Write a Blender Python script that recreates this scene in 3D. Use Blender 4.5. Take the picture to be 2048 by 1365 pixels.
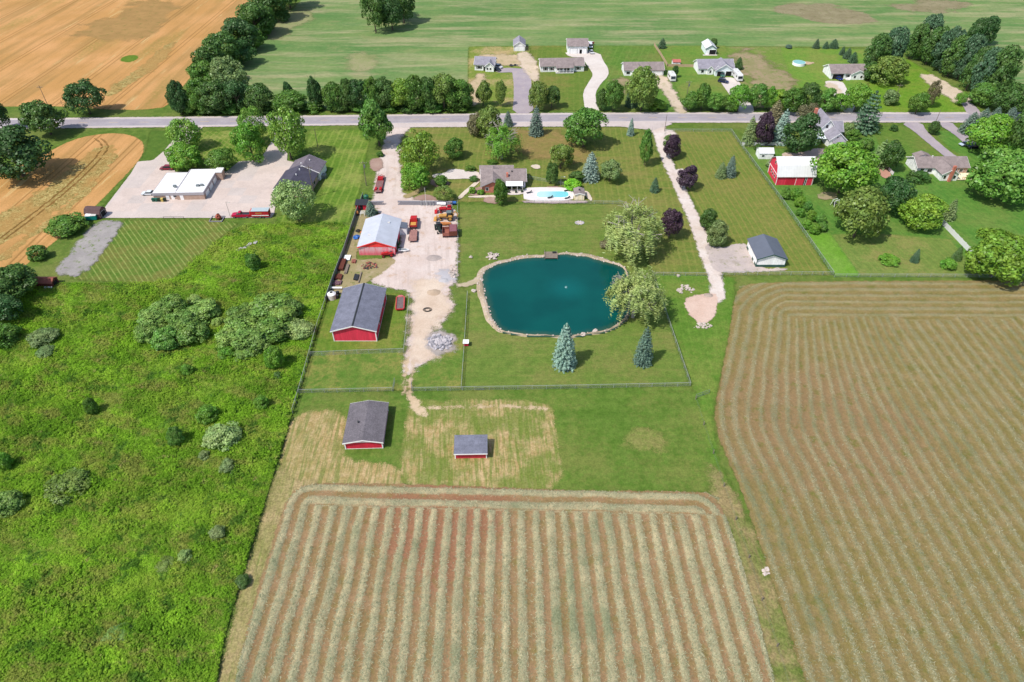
import bpy, math, random
import numpy as np
from math import radians, sin, cos, pi, atan2, hypot, sqrt, tan, asin
from mathutils import Matrix, Vector

for o in list(bpy.data.objects):
    bpy.data.objects.remove(o)
S = bpy.context.scene
random.seed(7)
RNG = np.random.default_rng(11)

# ---------------------------------------------------------------- camera
CAM_H, PITCH, FPX = 115.0, radians(41.0), 1366.0
cam = bpy.data.cameras.new("camera")
cam.lens, cam.sensor_width, cam.sensor_fit = FPX / 2048 * 36.0, 36.0, 'HORIZONTAL'
cam.clip_start, cam.clip_end = 1.0, 6000.0
camo = bpy.data.objects.new("camera", cam)
S.collection.objects.link(camo)
camo.location = (0, 0, CAM_H)
camo.rotation_euler = (pi / 2 - PITCH, 0, 0)
S.camera = camo
S.render.resolution_x, S.render.resolution_y = 1024, 682

# ---------------------------------------------------------------- sky, sun, exposure
SUN_EL, SH_AZ = radians(55.0), radians(35.0)          # shadows fall towards SH_AZ (from +x)
W = bpy.data.worlds.new("World")
S.world = W
W.use_nodes = True
wn = W.node_tree
sky = wn.nodes.new('ShaderNodeTexSky')
sky.sky_type = 'NISHITA'
sky.sun_disc = False
sky.sun_elevation = SUN_EL
sky.sun_rotation = atan2(-cos(SH_AZ), -sin(SH_AZ))
sky.dust_density = 1.5
bg = wn.nodes['Background']
bg.inputs[1].default_value = 0.15
wn.links.new(sky.outputs[0], bg.inputs[0])
sl = bpy.data.lights.new("sun", 'SUN')
sl.energy = 4.0
sl.angle = radians(0.53)
sl.color = (1.0, 0.955, 0.87)
so = bpy.data.objects.new("sun", sl)
S.collection.objects.link(so)
so.location = (-80, -60, 200)
so.rotation_euler = Vector((cos(SH_AZ) * cos(SUN_EL), sin(SH_AZ) * cos(SUN_EL), -sin(SUN_EL))).to_track_quat('-Z', 'Y').to_euler()
S.view_settings.view_transform = 'Standard'
S.view_settings.look = 'None'
S.view_settings.gamma = 1.0
S.view_settings.use_curve_mapping = False
S.view_settings.exposure = 0.17
try:
    S.cycles.transparent_max_bounces = 16
except Exception:
    pass
K = 1.42      # light reaching level ground, so that C() turns a seen colour into a base colour

# ---------------------------------------------------------------- geometry of the view (for laying out positions on the ground)
CT, ST = cos(PITCH), sin(PITCH)

def ray(u, v):
    dx, dy = (u - 1024) / FPX, (682.5 - v) / FPX
    return np.array([dx, CT + dy * ST, -ST + dy * CT])

def P(u, v, z=0.0):
    r = ray(u, v)
    t = (z - CAM_H) / r[2]
    return np.array([r[0] * t, r[1] * t])

def PL(pts):
    return np.array([P(*p) for p in pts])

def hgt(xy, v):
    r = ray(1024, v)
    return CAM_H + xy[1] / r[1] * r[2]

def mpp(xy, z=0.0):        # metres per photo pixel at a point
    return (xy[1] * CT + (CAM_H - z) * ST) / FPX

def srgb(c):
    c = c / 255.0
    return c / 12.92 if c <= 0.04045 else ((c + 0.055) / 1.055) ** 2.4

def C(r, g, b, k=None):
    k = k or K
    return (min(srgb(r) / k, .9), min(srgb(g) / k, .9), min(srgb(b) / k, .9), 1.0)

# ---------------------------------------------------------------- objects
def link(name, me, parent=None, mat=None):
    o = bpy.data.objects.new(name, me)
    S.collection.objects.link(o)
    if parent is not None:
        o.parent = parent
    if mat is not None and me is not None and not me.materials:
        me.materials.append(mat)
    return o

def tag(o, label=None, cat=None, group=None, kind=None):
    if label: o["label"] = label
    if cat: o["category"] = cat
    if group: o["group"] = group
    if kind: o["kind"] = kind
    return o

def empty(name, loc, rz=0.0, label=None, cat=None, group=None):
    o = bpy.data.objects.new(name, None)
    S.collection.objects.link(o)
    o.empty_display_size = 0.3
    o.location = (loc[0], loc[1], loc[2] if len(loc) > 2 else 0.0)
    o.rotation_euler = (0, 0, rz)
    return tag(o, label, cat, group)

def copy_tree(o, parent=None):
    c = o.copy()
    S.collection.objects.link(c)
    c.parent = parent
    for ch in list(o.children):
        copy_tree(ch, c)
    return c

def npmesh(name, V, F, smooth=False, attrs=None):
    """V (n,3) floats, F (m,k) ints"""
    V = np.asarray(V, dtype=np.float32)
    F = np.asarray(F, dtype=np.int32)
    me = bpy.data.meshes.new(name)
    n, k = F.shape
    me.vertices.add(len(V))
    me.vertices.foreach_set("co", V.ravel())
    me.loops.add(n * k)
    me.loops.foreach_set("vertex_index", F.ravel())
    me.polygons.add(n)
    me.polygons.foreach_set("loop_start", np.arange(0, n * k, k, dtype=np.int32))
    try:
        me.polygons.foreach_set("loop_total", np.full(n, k, dtype=np.int32))
    except Exception:
        pass
    if smooth:
        me.polygons.foreach_set("use_smooth", np.ones(n, dtype=bool))
    for an, av in (attrs or {}).items():
        a = me.attributes.new(an, 'FLOAT', 'POINT')
        a.data.foreach_set("value", np.asarray(av, dtype=np.float32))
    me.update(calc_edges=True)
    me.validate()
    return me

class MB:
    def __init__(s):
        s.v, s.f = [], []
    def add(s, vs, fs, M=None):
        b = len(s.v)
        for p in vs:
            p = Vector(p)
            s.v.append(tuple(M @ p) if M else tuple(p))
        s.f += [tuple(b + i for i in f) for f in fs]
        return s
    def box(s, x0, y0, z0, x1, y1, z1, M=None):
        return s.add([(x0, y0, z0), (x1, y0, z0), (x1, y1, z0), (x0, y1, z0), (x0, y0, z1), (x1, y0, z1), (x1, y1, z1), (x0, y1, z1)],
                     [(0, 3, 2, 1), (4, 5, 6, 7), (0, 1, 5, 4), (1, 2, 6, 5), (2, 3, 7, 6), (3, 0, 4, 7)], M)
    def frus(s, b, t, M=None):      # b,t = (x0,y0,x1,y1,z)
        vs = [(b[0], b[1], b[4]), (b[2], b[1], b[4]), (b[2], b[3], b[4]), (b[0], b[3], b[4]),
              (t[0], t[1], t[4]), (t[2], t[1], t[4]), (t[2], t[3], t[4]), (t[0], t[3], t[4])]
        return s.add(vs, [(0, 3, 2, 1), (4, 5, 6, 7), (0, 1, 5, 4), (1, 2, 6, 5), (2, 3, 7, 6), (3, 0, 4, 7)], M)
    def exy(s, prof, y0, y1, M=None):      # profile in x,z extruded along y
        n = len(prof)
        vs = [(p[0], y0, p[1]) for p in prof] + [(p[0], y1, p[1]) for p in prof]
        fs = [tuple(range(n)), tuple(range(2 * n - 1, n - 1, -1))] + [(i, i + n, (i + 1) % n + n, (i + 1) % n) for i in range(n)]
        return s.add(vs, fs, M)
    def exx(s, prof, x0, x1, M=None):      # profile in y,z extruded along x
        n = len(prof)
        vs = [(x0, p[0], p[1]) for p in prof] + [(x1, p[0], p[1]) for p in prof]
        fs = [tuple(range(n - 1, -1, -1)), tuple(range(n, 2 * n))] + [(i, (i + 1) % n, (i + 1) % n + n, i + n) for i in range(n)]
        return s.add(vs, fs, M)
    def prism(s, poly, z0, z1):
        n = len(poly)
        vs = [(p[0], p[1], z0) for p in poly] + [(p[0], p[1], z1) for p in poly]
        fs = [tuple(range(n - 1, -1, -1)), tuple(range(n, 2 * n))] + [(i, (i + 1) % n, (i + 1) % n + n, i + n) for i in range(n)]
        return s.add(vs, fs)
    def cyl(s, p0, p1, r0, r1=None, n=8, cap=True):
        r1 = r0 if r1 is None else r1
        p0, p1 = Vector(p0), Vector(p1)
        d = (p1 - p0)
        q = d.to_track_quat('Z', 'Y')
        vs = [p0 + q @ Vector((r0 * cos(2 * pi * i / n), r0 * sin(2 * pi * i / n), 0)) for i in range(n)]
        vs += [p1 + q @ Vector((r1 * cos(2 * pi * i / n), r1 * sin(2 * pi * i / n), 0)) for i in range(n)]
        fs = [(i, (i + 1) % n, (i + 1) % n + n, i + n) for i in range(n)]
        if cap:
            fs += [tuple(range(n - 1, -1, -1)), tuple(range(n, 2 * n))]
        return s.add(vs, fs)
    def tube(s, pts, r0, r1=None, n=6):
        r1 = r0 if r1 is None else r1
        m = len(pts) - 1
        for i in range(m):
            s.cyl(pts[i], pts[i + 1], r0 + (r1 - r0) * i / m, r0 + (r1 - r0) * (i + 1) / m, n)
        return s
    def rock(s, c, r, seed, flat=.6):
        rr = random.Random(seed)
        n, m = 7, 4
        vs, fs = [], []
        for j in range(m + 1):
            a = -pi / 2 + pi * j / m
            for i in range(n):
                k = r * (0.72 + 0.5 * rr.random())
                b = 2 * pi * (i + .5 * (j % 2)) / n
                vs.append((c[0] + k * cos(a) * cos(b), c[1] + k * cos(a) * sin(b), c[2] + flat * k * sin(a)))
        for j in range(m):
            for i in range(n):
                fs.append((j * n + i, j * n + (i + 1) % n, (j + 1) * n + (i + 1) % n, (j + 1) * n + i))
        return s.add(vs, fs)
    def mesh(s, name="mesh"):
        me = bpy.data.meshes.new(name)
        me.from_pydata(s.v, [], s.f)
        me.update()
        return me
    def build(s, name, mat, parent=None, label=None):
        o = link(name, s.mesh(name), parent, mat)
        if label: o["label"] = label
        return o

# ---------------------------------------------------------------- value noise for geometry
def vnoise(x, y, scale, seed=0):
    r = np.random.default_rng(seed)
    T = r.random((256, 256))
    X, Y = np.asarray(x) / scale + 1000.3, np.asarray(y) / scale + 1000.7
    xi, yi = np.floor(X).astype(int), np.floor(Y).astype(int)
    fx, fy = X - xi, Y - yi
    fx, fy = fx * fx * (3 - 2 * fx), fy * fy * (3 - 2 * fy)
    a, b = T[xi & 255, yi & 255], T[(xi + 1) & 255, yi & 255]
    c, d = T[xi & 255, (yi + 1) & 255], T[(xi + 1) & 255, (yi + 1) & 255]
    return (a * (1 - fx) + b * fx) * (1 - fy) + (c * (1 - fx) + d * fx) * fy

def chaikin(p, n=2, closed=True):
    p = np.asarray(p, float)
    for _ in range(n):
        if closed:
            q = np.roll(p, -1, axis=0)
            p = np.stack([.75 * p + .25 * q, .25 * p + .75 * q], 1).reshape(-1, 2)
        else:
            a, b = p[:-1], p[1:]
            m = np.stack([.75 * a + .25 * b, .25 * a + .75 * b], 1).reshape(-1, 2)
            p = np.vstack([p[:1], m, p[-1:]])
    return p

def seg_dist(X, Y, poly, closed=True):
    n = len(poly)
    d2 = np.full(X.shape, 1e18)
    for i in range(n if closed else n - 1):
        ax, ay = poly[i]
        bx, by = poly[(i + 1) % n]
        ex, ey = bx - ax, by - ay
        L = ex * ex + ey * ey + 1e-12
        t = np.clip(((X - ax) * ex + (Y - ay) * ey) / L, 0, 1)
        d2 = np.minimum(d2, (X - ax - t * ex) ** 2 + (Y - ay - t * ey) ** 2)
    return np.sqrt(d2)

def inside(X, Y, poly):
    r = np.zeros(X.shape, bool)
    n = len(poly)
    for i in range(n):
        ax, ay = poly[i]
        bx, by = poly[(i + 1) % n]
        if ay == by: continue
        c = ((ay > Y) != (by > Y)) & (X < (bx - ax) * (Y - ay) / (by - ay) + ax)
        r ^= c
    return r

def sdist(X, Y, poly):       # negative inside
    d = seg_dist(X, Y, poly)
    return np.where(inside(X, Y, poly), -d, d)

def strip(pts_px, width, world=False):
    c = np.asarray(pts_px, float) if world else PL(pts_px)
    w = np.broadcast_to(np.asarray(width, float), (len(c),))
    d = np.gradient(c, axis=0)
    d /= np.linalg.norm(d, axis=1)[:, None]
    n = np.stack([-d[:, 1], d[:, 0]], 1)
    return np.vstack([c + n * w[:, None] / 2, (c - n * w[:, None] / 2)[::-1]])

# ---------------------------------------------------------------- node helper
class G:
    def __init__(s, name):
        s.m = bpy.data.materials.new(name)
        s.m.use_nodes = True
        s.t = s.m.node_tree
        s.t.nodes.clear()
        s._pos = s._obj = None
    def n(s, typ, **kw):
        x = s.t.nodes.new('ShaderNode' + typ)
        for k, v in kw.items():
            setattr(x, k, v)
        return x
    def put(s, sock, val):
        if isinstance(val, bpy.types.NodeSocket):
            s.t.links.new(val, sock)
        elif val is not None:
            if sock.type == 'VECTOR' and hasattr(val, '__len__'): val = tuple(val)[:3]
            sock.default_value = val
    def pos(s):
        if not s._pos: s._pos = s.n('NewGeometry').outputs['Position']
        return s._pos
    def obj(s):
        if not s._obj: s._obj = s.n('TexCoord').outputs['Object']
        return s._obj
    def attr(s, name):
        return s.n('Attribute', attribute_name=name).outputs['Fac']
    def math(s, op, a, b=None, c=None, clamp=False):
        x = s.n('Math', operation=op, use_clamp=clamp)
        s.put(x.inputs[0], a)
        if b is not None: s.put(x.inputs[1], b)
        if c is not None: s.put(x.inputs[2], c)
        return x.outputs[0]
    def map(s, vec, rz=0.0, sc=(1, 1, 1), loc=(0, 0, 0)):
        # rotate first, then stretch
        a = s.n('Mapping')
        s.put(a.inputs[0], vec)
        a.inputs[2].default_value = (0, 0, rz)
        b = s.n('Mapping')
        s.t.links.new(a.outputs[0], b.inputs[0])
        b.inputs[1].default_value = loc
        b.inputs[3].default_value = sc
        return b.outputs[0]
    def noise(s, scale, detail=3.0, rough=.55, vec=None, dist=0.0):
        x = s.n('TexNoise')
        s.put(x.inputs['Vector'], vec if vec is not None else s.pos())
        x.inputs['Scale'].default_value = scale
        x.inputs['Detail'].default_value = detail
        x.inputs['Roughness'].default_value = rough
        x.inputs['Distortion'].default_value = dist
        return x.outputs[0]
    def vor(s, scale, vec=None, out='Distance'):
        x = s.n('TexVoronoi')
        s.put(x.inputs['Vector'], vec if vec is not None else s.pos())
        x.inputs['Scale'].default_value = scale
        return x.outputs[out]
    def mr(s, v, a, b, c=0.0, d=1.0, smooth=True):
        x = s.n('MapRange', interpolation_type='SMOOTHSTEP' if smooth else 'LINEAR')
        s.put(x.inputs[0], v)
        for i, k in enumerate((a, b, c, d)):
            s.put(x.inputs[i + 1], k)
        return x.outputs[0]
    def mix(s, fac, a, b, blend='MIX'):
        x = s.n('Mix', data_type='RGBA', blend_type=blend)
        s.put(x.inputs[0], fac)
        s.put(x.inputs[6], a)
        s.put(x.inputs[7], b)
        return x.outputs[2]
    def val(s, col, f):          # multiply colour by scalar socket
        x = s.n('VectorMath', operation='SCALE')
        s.put(x.inputs[0], col)
        s.put(x.inputs[3], f)
        return x.outputs[0]
    def sep(s, vec):
        x = s.n('SeparateXYZ')
        s.put(x.inputs[0], vec)
        return x.outputs
    def bump(s, h, strength=.5, dist=.1):
        x = s.n('Bump')
        x.inputs['Strength'].default_value = strength
        x.inputs['Distance'].default_value = dist
        s.put(x.inputs['Height'], h)
        return x.outputs[0]
    def princ(s, col, rough=.8, spec=.3, normal=None, metal=0.0):
        x = s.n('BsdfPrincipled')
        s.put(x.inputs['Base Color'], col)
        s.put(x.inputs['Roughness'], rough)
        x.inputs['Specular IOR Level'].default_value = spec
        s.put(x.inputs['Metallic'], metal)
        if normal is not None: s.put(x.inputs['Normal'], normal)
        return x.outputs[0]
    def out(s, sh):
        o = s.n('OutputMaterial')
        s.t.links.new(sh, o.inputs[0])
        return s.m
    def masked(s, sh, soft=.25, amp=.8, scale=1.2):
        """end the sheet along a ragged, dithered border (attribute sd, metres, negative inside)"""
        nz = s.noise(scale, 4, .65)
        hf = s.noise(7.0, 2, .9)
        d = s.math('ADD', s.attr('sd'), s.math('MULTIPLY', s.math('SUBTRACT', nz, .5), amp * 2))
        d = s.math('ADD', d, s.math('MULTIPLY', s.math('SUBTRACT', hf, .5), soft * 5))
        f = s.math('LESS_THAN', d, 0.0)
        t = s.n('BsdfTransparent')
        x = s.n('MixShader')
        s.put(x.inputs[0], f)
        s.t.links.new(t.outputs[0], x.inputs[1])
        s.t.links.new(sh, x.inputs[2])
        return s.out(x.outputs[0])

LAYER = [0.0]
def sheet(name, poly, mat, label, cat, cell=None, margin=1.6, z=None, zfn=None, attrs=None, px=True, sm=1, kind='structure', smooth=True):
    poly = PL(poly) if px else np.asarray(poly, float)
    if sm: poly = chaikin(poly, sm)
    if z is None:
        LAYER[0] += 0.0025
        z = LAYER[0]
    x0, y0 = poly.min(0) - margin
    x1, y1 = poly.max(0) + margin
    if cell is None:
        cell = max(0.6, sqrt((x1 - x0) * (y1 - y0) / 9000.0))
    nx, ny = int((x1 - x0) / cell) + 2, int((y1 - y0) / cell) + 2
    X, Y = np.meshgrid(x0 + np.arange(nx) * cell, y0 + np.arange(ny) * cell)
    sd = sdist(X, Y, poly)
    idx = np.arange(nx * ny).reshape(ny, nx)
    keep = np.minimum.reduce([sd[:-1, :-1], sd[1:, :-1], sd[:-1, 1:], sd[1:, 1:]]) < margin
    F = np.stack([idx[:-1, :-1], idx[:-1, 1:], idx[1:, 1:], idx[1:, :-1]], -1)[keep]
    used = np.unique(F)
    re = np.full(nx * ny, -1)
    re[used] = np.arange(len(used))
    xf, yf, sf = X.ravel()[used], Y.ravel()[used], sd.ravel()[used]
    at = {'sd': sf}
    if attrs:
        at.update(attrs(xf, yf, sf))
    zz = np.full(len(used), z)
    if zfn is not None:
        zz = zz + zfn(xf, yf, sf, at)
    me = npmesh(name, np.stack([xf, yf, zz], 1), re[F], smooth, at)
    o = link(name, me, None, mat)
    return tag(o, label, cat, kind=kind)

def pdir(a, b):
    d = P(*b) - P(*a)
    return atan2(d[1], d[0])

# ---------------------------------------------------------------- plain materials
def paint(name, col, rough=.6, var=.12, sc=1.5, spec=.3, metal=0.0, dirt=None):
    g = G(name)
    nz = g.noise(sc, 4, .6, g.obj())
    c = g.val(col, g.mr(nz, .25, .75, 1 - var, 1 + var))
    if dirt:
        c = g.mix(g.mr(g.noise(sc * .6, 5, .65, g.obj()), .5, .75, 0, .6), c, dirt)
    return g.out(g.princ(c, rough, spec, None, metal))

def siding(name, col, axis='v', pitch=.3, strength=.12, rough=.55, var=.08, fade=None):
    """ribbed or lapped wall; stripes run in the object's own coordinates"""
    g = G(name)
    o = g.sep(g.obj())
    t = o[2] if axis == 'h' else g.math('ADD', o[0], o[1])
    fr = g.math('FRACT', g.math('DIVIDE', t, pitch))
    rib = g.mr(g.math('ABSOLUTE', g.math('SUBTRACT', fr, .5)), .36, .5)
    nz = g.noise(.8, 4, .6, g.map(g.obj(), 0, (1, 1, .35)))
    c = g.val(col, g.mr(nz, .3, .7, 1 - var, 1 + var))
    c = g.val(c, g.math('SUBTRACT', 1.0, g.math('MULTIPLY', rib, strength)))
    sk = g.noise(2.2, 4, .65, g.map(g.obj(), 0, (1, 1, .08)))
    c = g.val(c, g.mr(sk, .35, .7, .86, 1.08))
    c = g.mix(g.mr(g.math('ADD', o[2], g.math('MULTIPLY', g.noise(1.5, 3, .6, g.obj()), .5)), .65, .15, 0, .35), c, C(150, 130, 110))
    if fade:
        st = g.noise(1.6, 3, .6, g.map(g.obj(), 0, (1.4, 1.4, .12)))
        hz = g.mr(o[2], .0, 2.4, .15, 1.0)
        c = g.mix(g.math('MULTIPLY', g.mr(st, .25, .55), g.math('MULTIPLY', hz, .9)), c, fade)
    return g.out(g.princ(c, rough, .3, g.bump(rib, .5, .03)))

def shingle(name, col, course=.3, var=.16, spots=.0):
    g = G(name)
    z = g.sep(g.obj())[2]
    fr = g.math('FRACT', g.math('DIVIDE', z, course * .4))
    n1 = g.noise(5.0, 3, .7, g.obj())
    n2 = g.noise(.5, 4, .6, g.obj())
    f = g.math('ADD', g.mr(n1, .3, .7, 1 - var, 1 + var), g.mr(n2, .3, .7, -.13, .13))
    f = g.math('ADD', f, g.mr(g.noise(1.4, 3, .6, g.map(g.obj(), 0, (1, 1, .15))), .35, .7, -.07, .07))
    c = g.val(col, f)
    c = g.val(c, g.mr(fr, 0, .25, .9, 1.0))
    return g.out(g.princ(c, .85, .25, g.bump(n1, .4, .03)))

def metalroof(name, col, pitch=.9, axis=1, rough=.4, var=.06, rust=None):
    g = G(name)
    o = g.sep(g.obj())
    fr = g.math('FRACT', g.math('DIVIDE', o[axis], pitch))
    rib = g.mr(g.math('ABSOLUTE', g.math('SUBTRACT', fr, .5)), .42, .5)
    n2 = g.noise(.35, 4, .6, g.obj())
    c = g.val(col, g.mr(n2, .3, .7, 1 - var, 1 + var))
    c = g.val(c, g.math('SUBTRACT', 1.0, g.math('MULTIPLY', rib, .12)))
    if rust:
        c = g.mix(g.mr(g.noise(.9, 5, .7, g.obj()), .55, .75, 0, .7), c, rust)
    return g.out(g.princ(c, rough, .35, g.bump(rib, .6, .04)))

def brick(name, col, mortar):
    g = G(name)
    o = g.sep(g.obj())
    x = g.n('TexBrick')
    cv = g.n('CombineXYZ')
    g.put(cv.inputs[0], g.math('ADD', o[0], o[1]))
    g.put(cv.inputs[1], o[2])
    g.put(x.inputs['Vector'], cv.outputs[0])
    x.inputs['Scale'].default_value = 4.0
    x.inputs['Color1'].default_value = col
    x.inputs['Color2'].default_value = (col[0] * .8, col[1] * .72, col[2] * .7, 1)
    x.inputs['Mortar'].default_value = mortar
    n = g.noise(1.2, 4, .6, g.obj())
    return g.out(g.princ(g.val(x.outputs[0], g.mr(n, .3, .7, .88, 1.1)), .85, .2))

MT = {}
def mats():
    m = MT
    m['white'] = paint('white_paint', (.86, .86, .86, 1), .5, .05)
    m['offwhite'] = paint('off_white_paint', C(232, 228, 222), .6, .07)
    m['trim'] = paint('trim_white', (.84, .82, .82, 1), .5, .05)
    m['concrete'] = paint('concrete', C(226, 214, 206), .9, .07, .6)
    m['glass'] = paint('window_glass', (.025, .03, .035, 1), .08, .1, spec=.6)
    m['dark'] = paint('dark_opening', (.012, .012, .013, 1), .9, .1)
    m['rubber'] = paint('black_rubber', (.02, .02, .02, 1), .8, .2, 5)
    m['steel'] = paint('galvanised_steel', C(150, 158, 160), .45, .1, 3, metal=.4)
    m['fencesteel'] = paint('light_fence_steel', C(178, 184, 180), .5, .06, 3)
    m['darksteel'] = paint('dark_steel', C(60, 62, 66), .5, .15, 3)
    m['wood'] = paint('weathered_wood', C(150, 135, 122), .85, .15, 2)
    m['pole'] = paint('utility_pole_wood', C(135, 120, 108), .85, .12, 2)
    m['rust'] = paint('rusty_iron', C(120, 66, 52), .85, .25, 2.5, dirt=C(75, 45, 40))
    m['rust2'] = paint('pale_rust', C(170, 105, 90), .85, .2, 2.5, dirt=C(110, 62, 52))
    m['redmetal'] = paint('red_machine_paint', C(205, 45, 52), .45, .12, 2)
    m['yellow'] = paint('yellow_machine_paint', C(222, 168, 88), .5, .12, 2, dirt=C(170, 110, 50))
    m['orange'] = paint('orange_paint', C(214, 138, 78), .5, .12, 2)
    m['blue'] = paint('blue_plastic', C(50, 110, 190), .5, .2, 2)
    m['rock'] = paint('pale_rock', C(215, 200, 190), .9, .18, 1.2)
    m['rubble'] = paint('broken_concrete', C(205, 198, 202), .9, .2, 1.0)
    m['bark'] = paint('bark', C(105, 92, 80), .9, .2, 3)
    m['barkpale'] = paint('pale_dead_bark', C(180, 172, 160), .9, .12, 3)
mats()
# ================================================================ ground surfaces
def stripes(g, ang, spacing, wob=.8, sharp=(.4, .95)):
    o = g.sep(g.pos())
    nx, ny = -sin(ang), cos(ang)
    t = g.math('ADD', g.math('MULTIPLY', o[0], nx), g.math('MULTIPLY', o[1], ny))
    t = g.math('ADD', g.math('MULTIPLY', t, 2 * pi / spacing), g.math('MULTIPLY', g.noise(.06, 2, .5), wob * 4))
    return g.mr(g.math('SINE', t), sharp[0], sharp[1])

def lawn(name, c1, c2, dry=None, dryamt=0.0, dryscale=.06, st=None, st2=None, fine=.18, edge=(.8, 1.0, .6), mid=.35, streak=None):
    """c1,c2 greens; dry patches; st=(angle,spacing,strength,colour) mowing lines"""
    g = G(name)
    c = g.mix(g.mr(g.noise(mid, 4, .65), .32, .68), c1, c2)
    if dry:
        d = g.math('ADD', g.noise(dryscale, 4, .6), g.math('MULTIPLY', g.math('SUBTRACT', g.noise(.9, 4, .7), .5), .45))
        c = g.mix(g.math('MULTIPLY', g.mr(d, .42, .68), dryamt), c, dry)
    for q in (st, st2):
        if q:
            br = g.mr(g.noise(.25, 3, .6), .3, .6, .35, 1.0)
            c = g.mix(g.math('MULTIPLY', g.math('MULTIPLY', stripes(g, q[0], q[1]), q[2]), br), c, q[3])
    if streak:       # long streaks along one direction: (angle, scale across, strength, colour)
        sn = g.noise(1.0, 4, .65, g.map(g.pos(), -streak[0], (streak[1] * .05, streak[1], 1)))
        c = g.mix(g.math('MULTIPLY', g.mr(sn, .48, .68), streak[2]), c, streak[3])
    f1 = g.noise(2.6, 4, .75)
    f2 = g.noise(.75, 3, .6)
    c = g.val(c, g.math('ADD', g.mr(f1, .3, .7, 1 - fine, 1 + fine), g.mr(f2, .3, .7, -.09, .09)))
    sh = g.princ(c, .95, .1, g.bump(f1, .5, .12))
    return g.masked(sh, *edge) if edge else g.out(sh)

def gravel(name, c1, c2, spots=None, spotamt=.5, edge=(.25, 1.0, .8), grass=None, tracks=None):
    g = G(name)
    c = g.mix(g.mr(g.noise(.12, 5, .65), .35, .65), c1, c2)
    if spots:
        c = g.mix(g.math('MULTIPLY', g.mr(g.noise(.3, 5, .7), .52, .7), spotamt), c, spots)
    if tracks:
        sn = g.noise(1.0, 4, .6, g.map(g.pos(), -tracks[0], (.05, .8, 1)))
        c = g.mix(g.mr(sn, .5, .7, 0, tracks[1]), c, tracks[2])
    if grass:
        c = g.mix(g.mr(g.noise(.55, 5, .7), .55, .66, 0, grass[0]), c, grass[1])
    f = g.noise(3.5, 4, .75)
    c = g.val(c, g.mr(f, .3, .7, .9, 1.1))
    sh = g.princ(c, .95, .1, g.bump(f, .4, .06))
    return g.masked(sh, *edge) if edge else g.out(sh)

GR1, GR2 = C(92, 118, 48), C(110, 132, 58)
m_ground = lawn('verge_grass', C(86, 116, 44), C(112, 136, 58), C(140, 138, 80), .5, .04, edge=None)
me = npmesh('ground', [(-2500, -600, 0), (2500, -600, 0), (2500, 4500, 0), (-2500, 4500, 0)], [(0, 1, 2, 3)])
tag(link('ground', me, None, m_ground), 'rough green grass ground between the lots and along the road', 'ground', kind='structure')

HOR = 0.0
# ---- far crop field
def farfield():
    g = G('far_crop')
    c = g.mix(g.mr(g.noise(.02, 4, .6), .35, .65), C(104, 140, 78), C(130, 154, 92))
    n = g.noise(1.0, 6, .75, g.map(g.pos(), 0, (.012, .085, 1)))
    c = g.mix(g.mr(n, .45, .64, 0, .75), c, C(180, 174, 132))
    n = g.noise(1.0, 6, .75, g.map(g.pos(), .02, (.03, .16, 1)))
    c = g.mix(g.mr(n, .48, .64, 0, .6), c, C(92, 138, 74))
    n = g.noise(.05, 6, .75, g.map(g.pos(), 0, (1, 1.5, 1), (25, 13, 0)))
    c = g.mix(g.mr(n, .52, .66, 0, .6), c, C(150, 156, 104))
    n = g.noise(.018, 5, .65, g.map(g.pos(), 0, (.6, 1.6, 1), (5, 3, 0)))
    c = g.mix(g.mr(n, .60, .72, 0, .7), c, C(190, 172, 140))
    f = g.noise(.5, 4, .7)
    c = g.val(c, g.mr(f, .3, .7, .9, 1.1))
    return g.masked(g.princ(c, .95, .1), .5, .8, .3)
sheet('far_crop_field', [(-80, -260), (700, -260), (660, -60), (575, 30), (520, 90), (475, 140), (470, 200), (640, 216), (930, 214), (936, 150), (936, 93), (1200, 92), (1500, 93), (1750, 94), (1880, 110), (2030, 165), (2300, 230), (2600, -260)],
      farfield(), 'green young crop field with pale streaks behind the houses', 'field', cell=5, sm=0)
g_mud = gravel('bare_wet_soil', C(146, 136, 104), C(160, 150, 118), C(112, 106, 80), .7, (3, 22, .035), grass=(.8, C(120, 130, 70)))
sheet('bare_soil_patch', [(1530, 12), (1620, 8), (1700, 15), (1760, 40), (1730, 50), (1640, 45), (1560, 30)], g_mud, 'bare brown wet patch in the far green field, nearer one', 'soil', margin=16, cell=3)
sheet('bare_soil_patch', [(1780, 8), (1860, 2), (1960, 4), (1940, 16), (1850, 24), (1800, 22)], g_mud, 'bare brown wet patch in the far green field near top right corner', 'soil', margin=16, cell=3)
g_pale = gravel('pale_dry_soil', C(166, 162, 120), C(152, 158, 106), None, 0, (3, 16, .05), grass=(.9, C(120, 150, 80)))
for i, q in enumerate([[(690, 105), (740, 100), (735, 118), (770, 130), (740, 140), (700, 130)], [(520, 30), (600, 18), (640, 30), (590, 60), (560, 80), (530, 70)]]):
    sheet('pale_soil_patch', q, g_pale, ['pale bare patch in the middle of the far field', 'pale bare patch along the diagonal tree line', 'pale bare streak left of the far houses in the green field'][i], 'soil', margin=14, cell=2.5)

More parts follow.
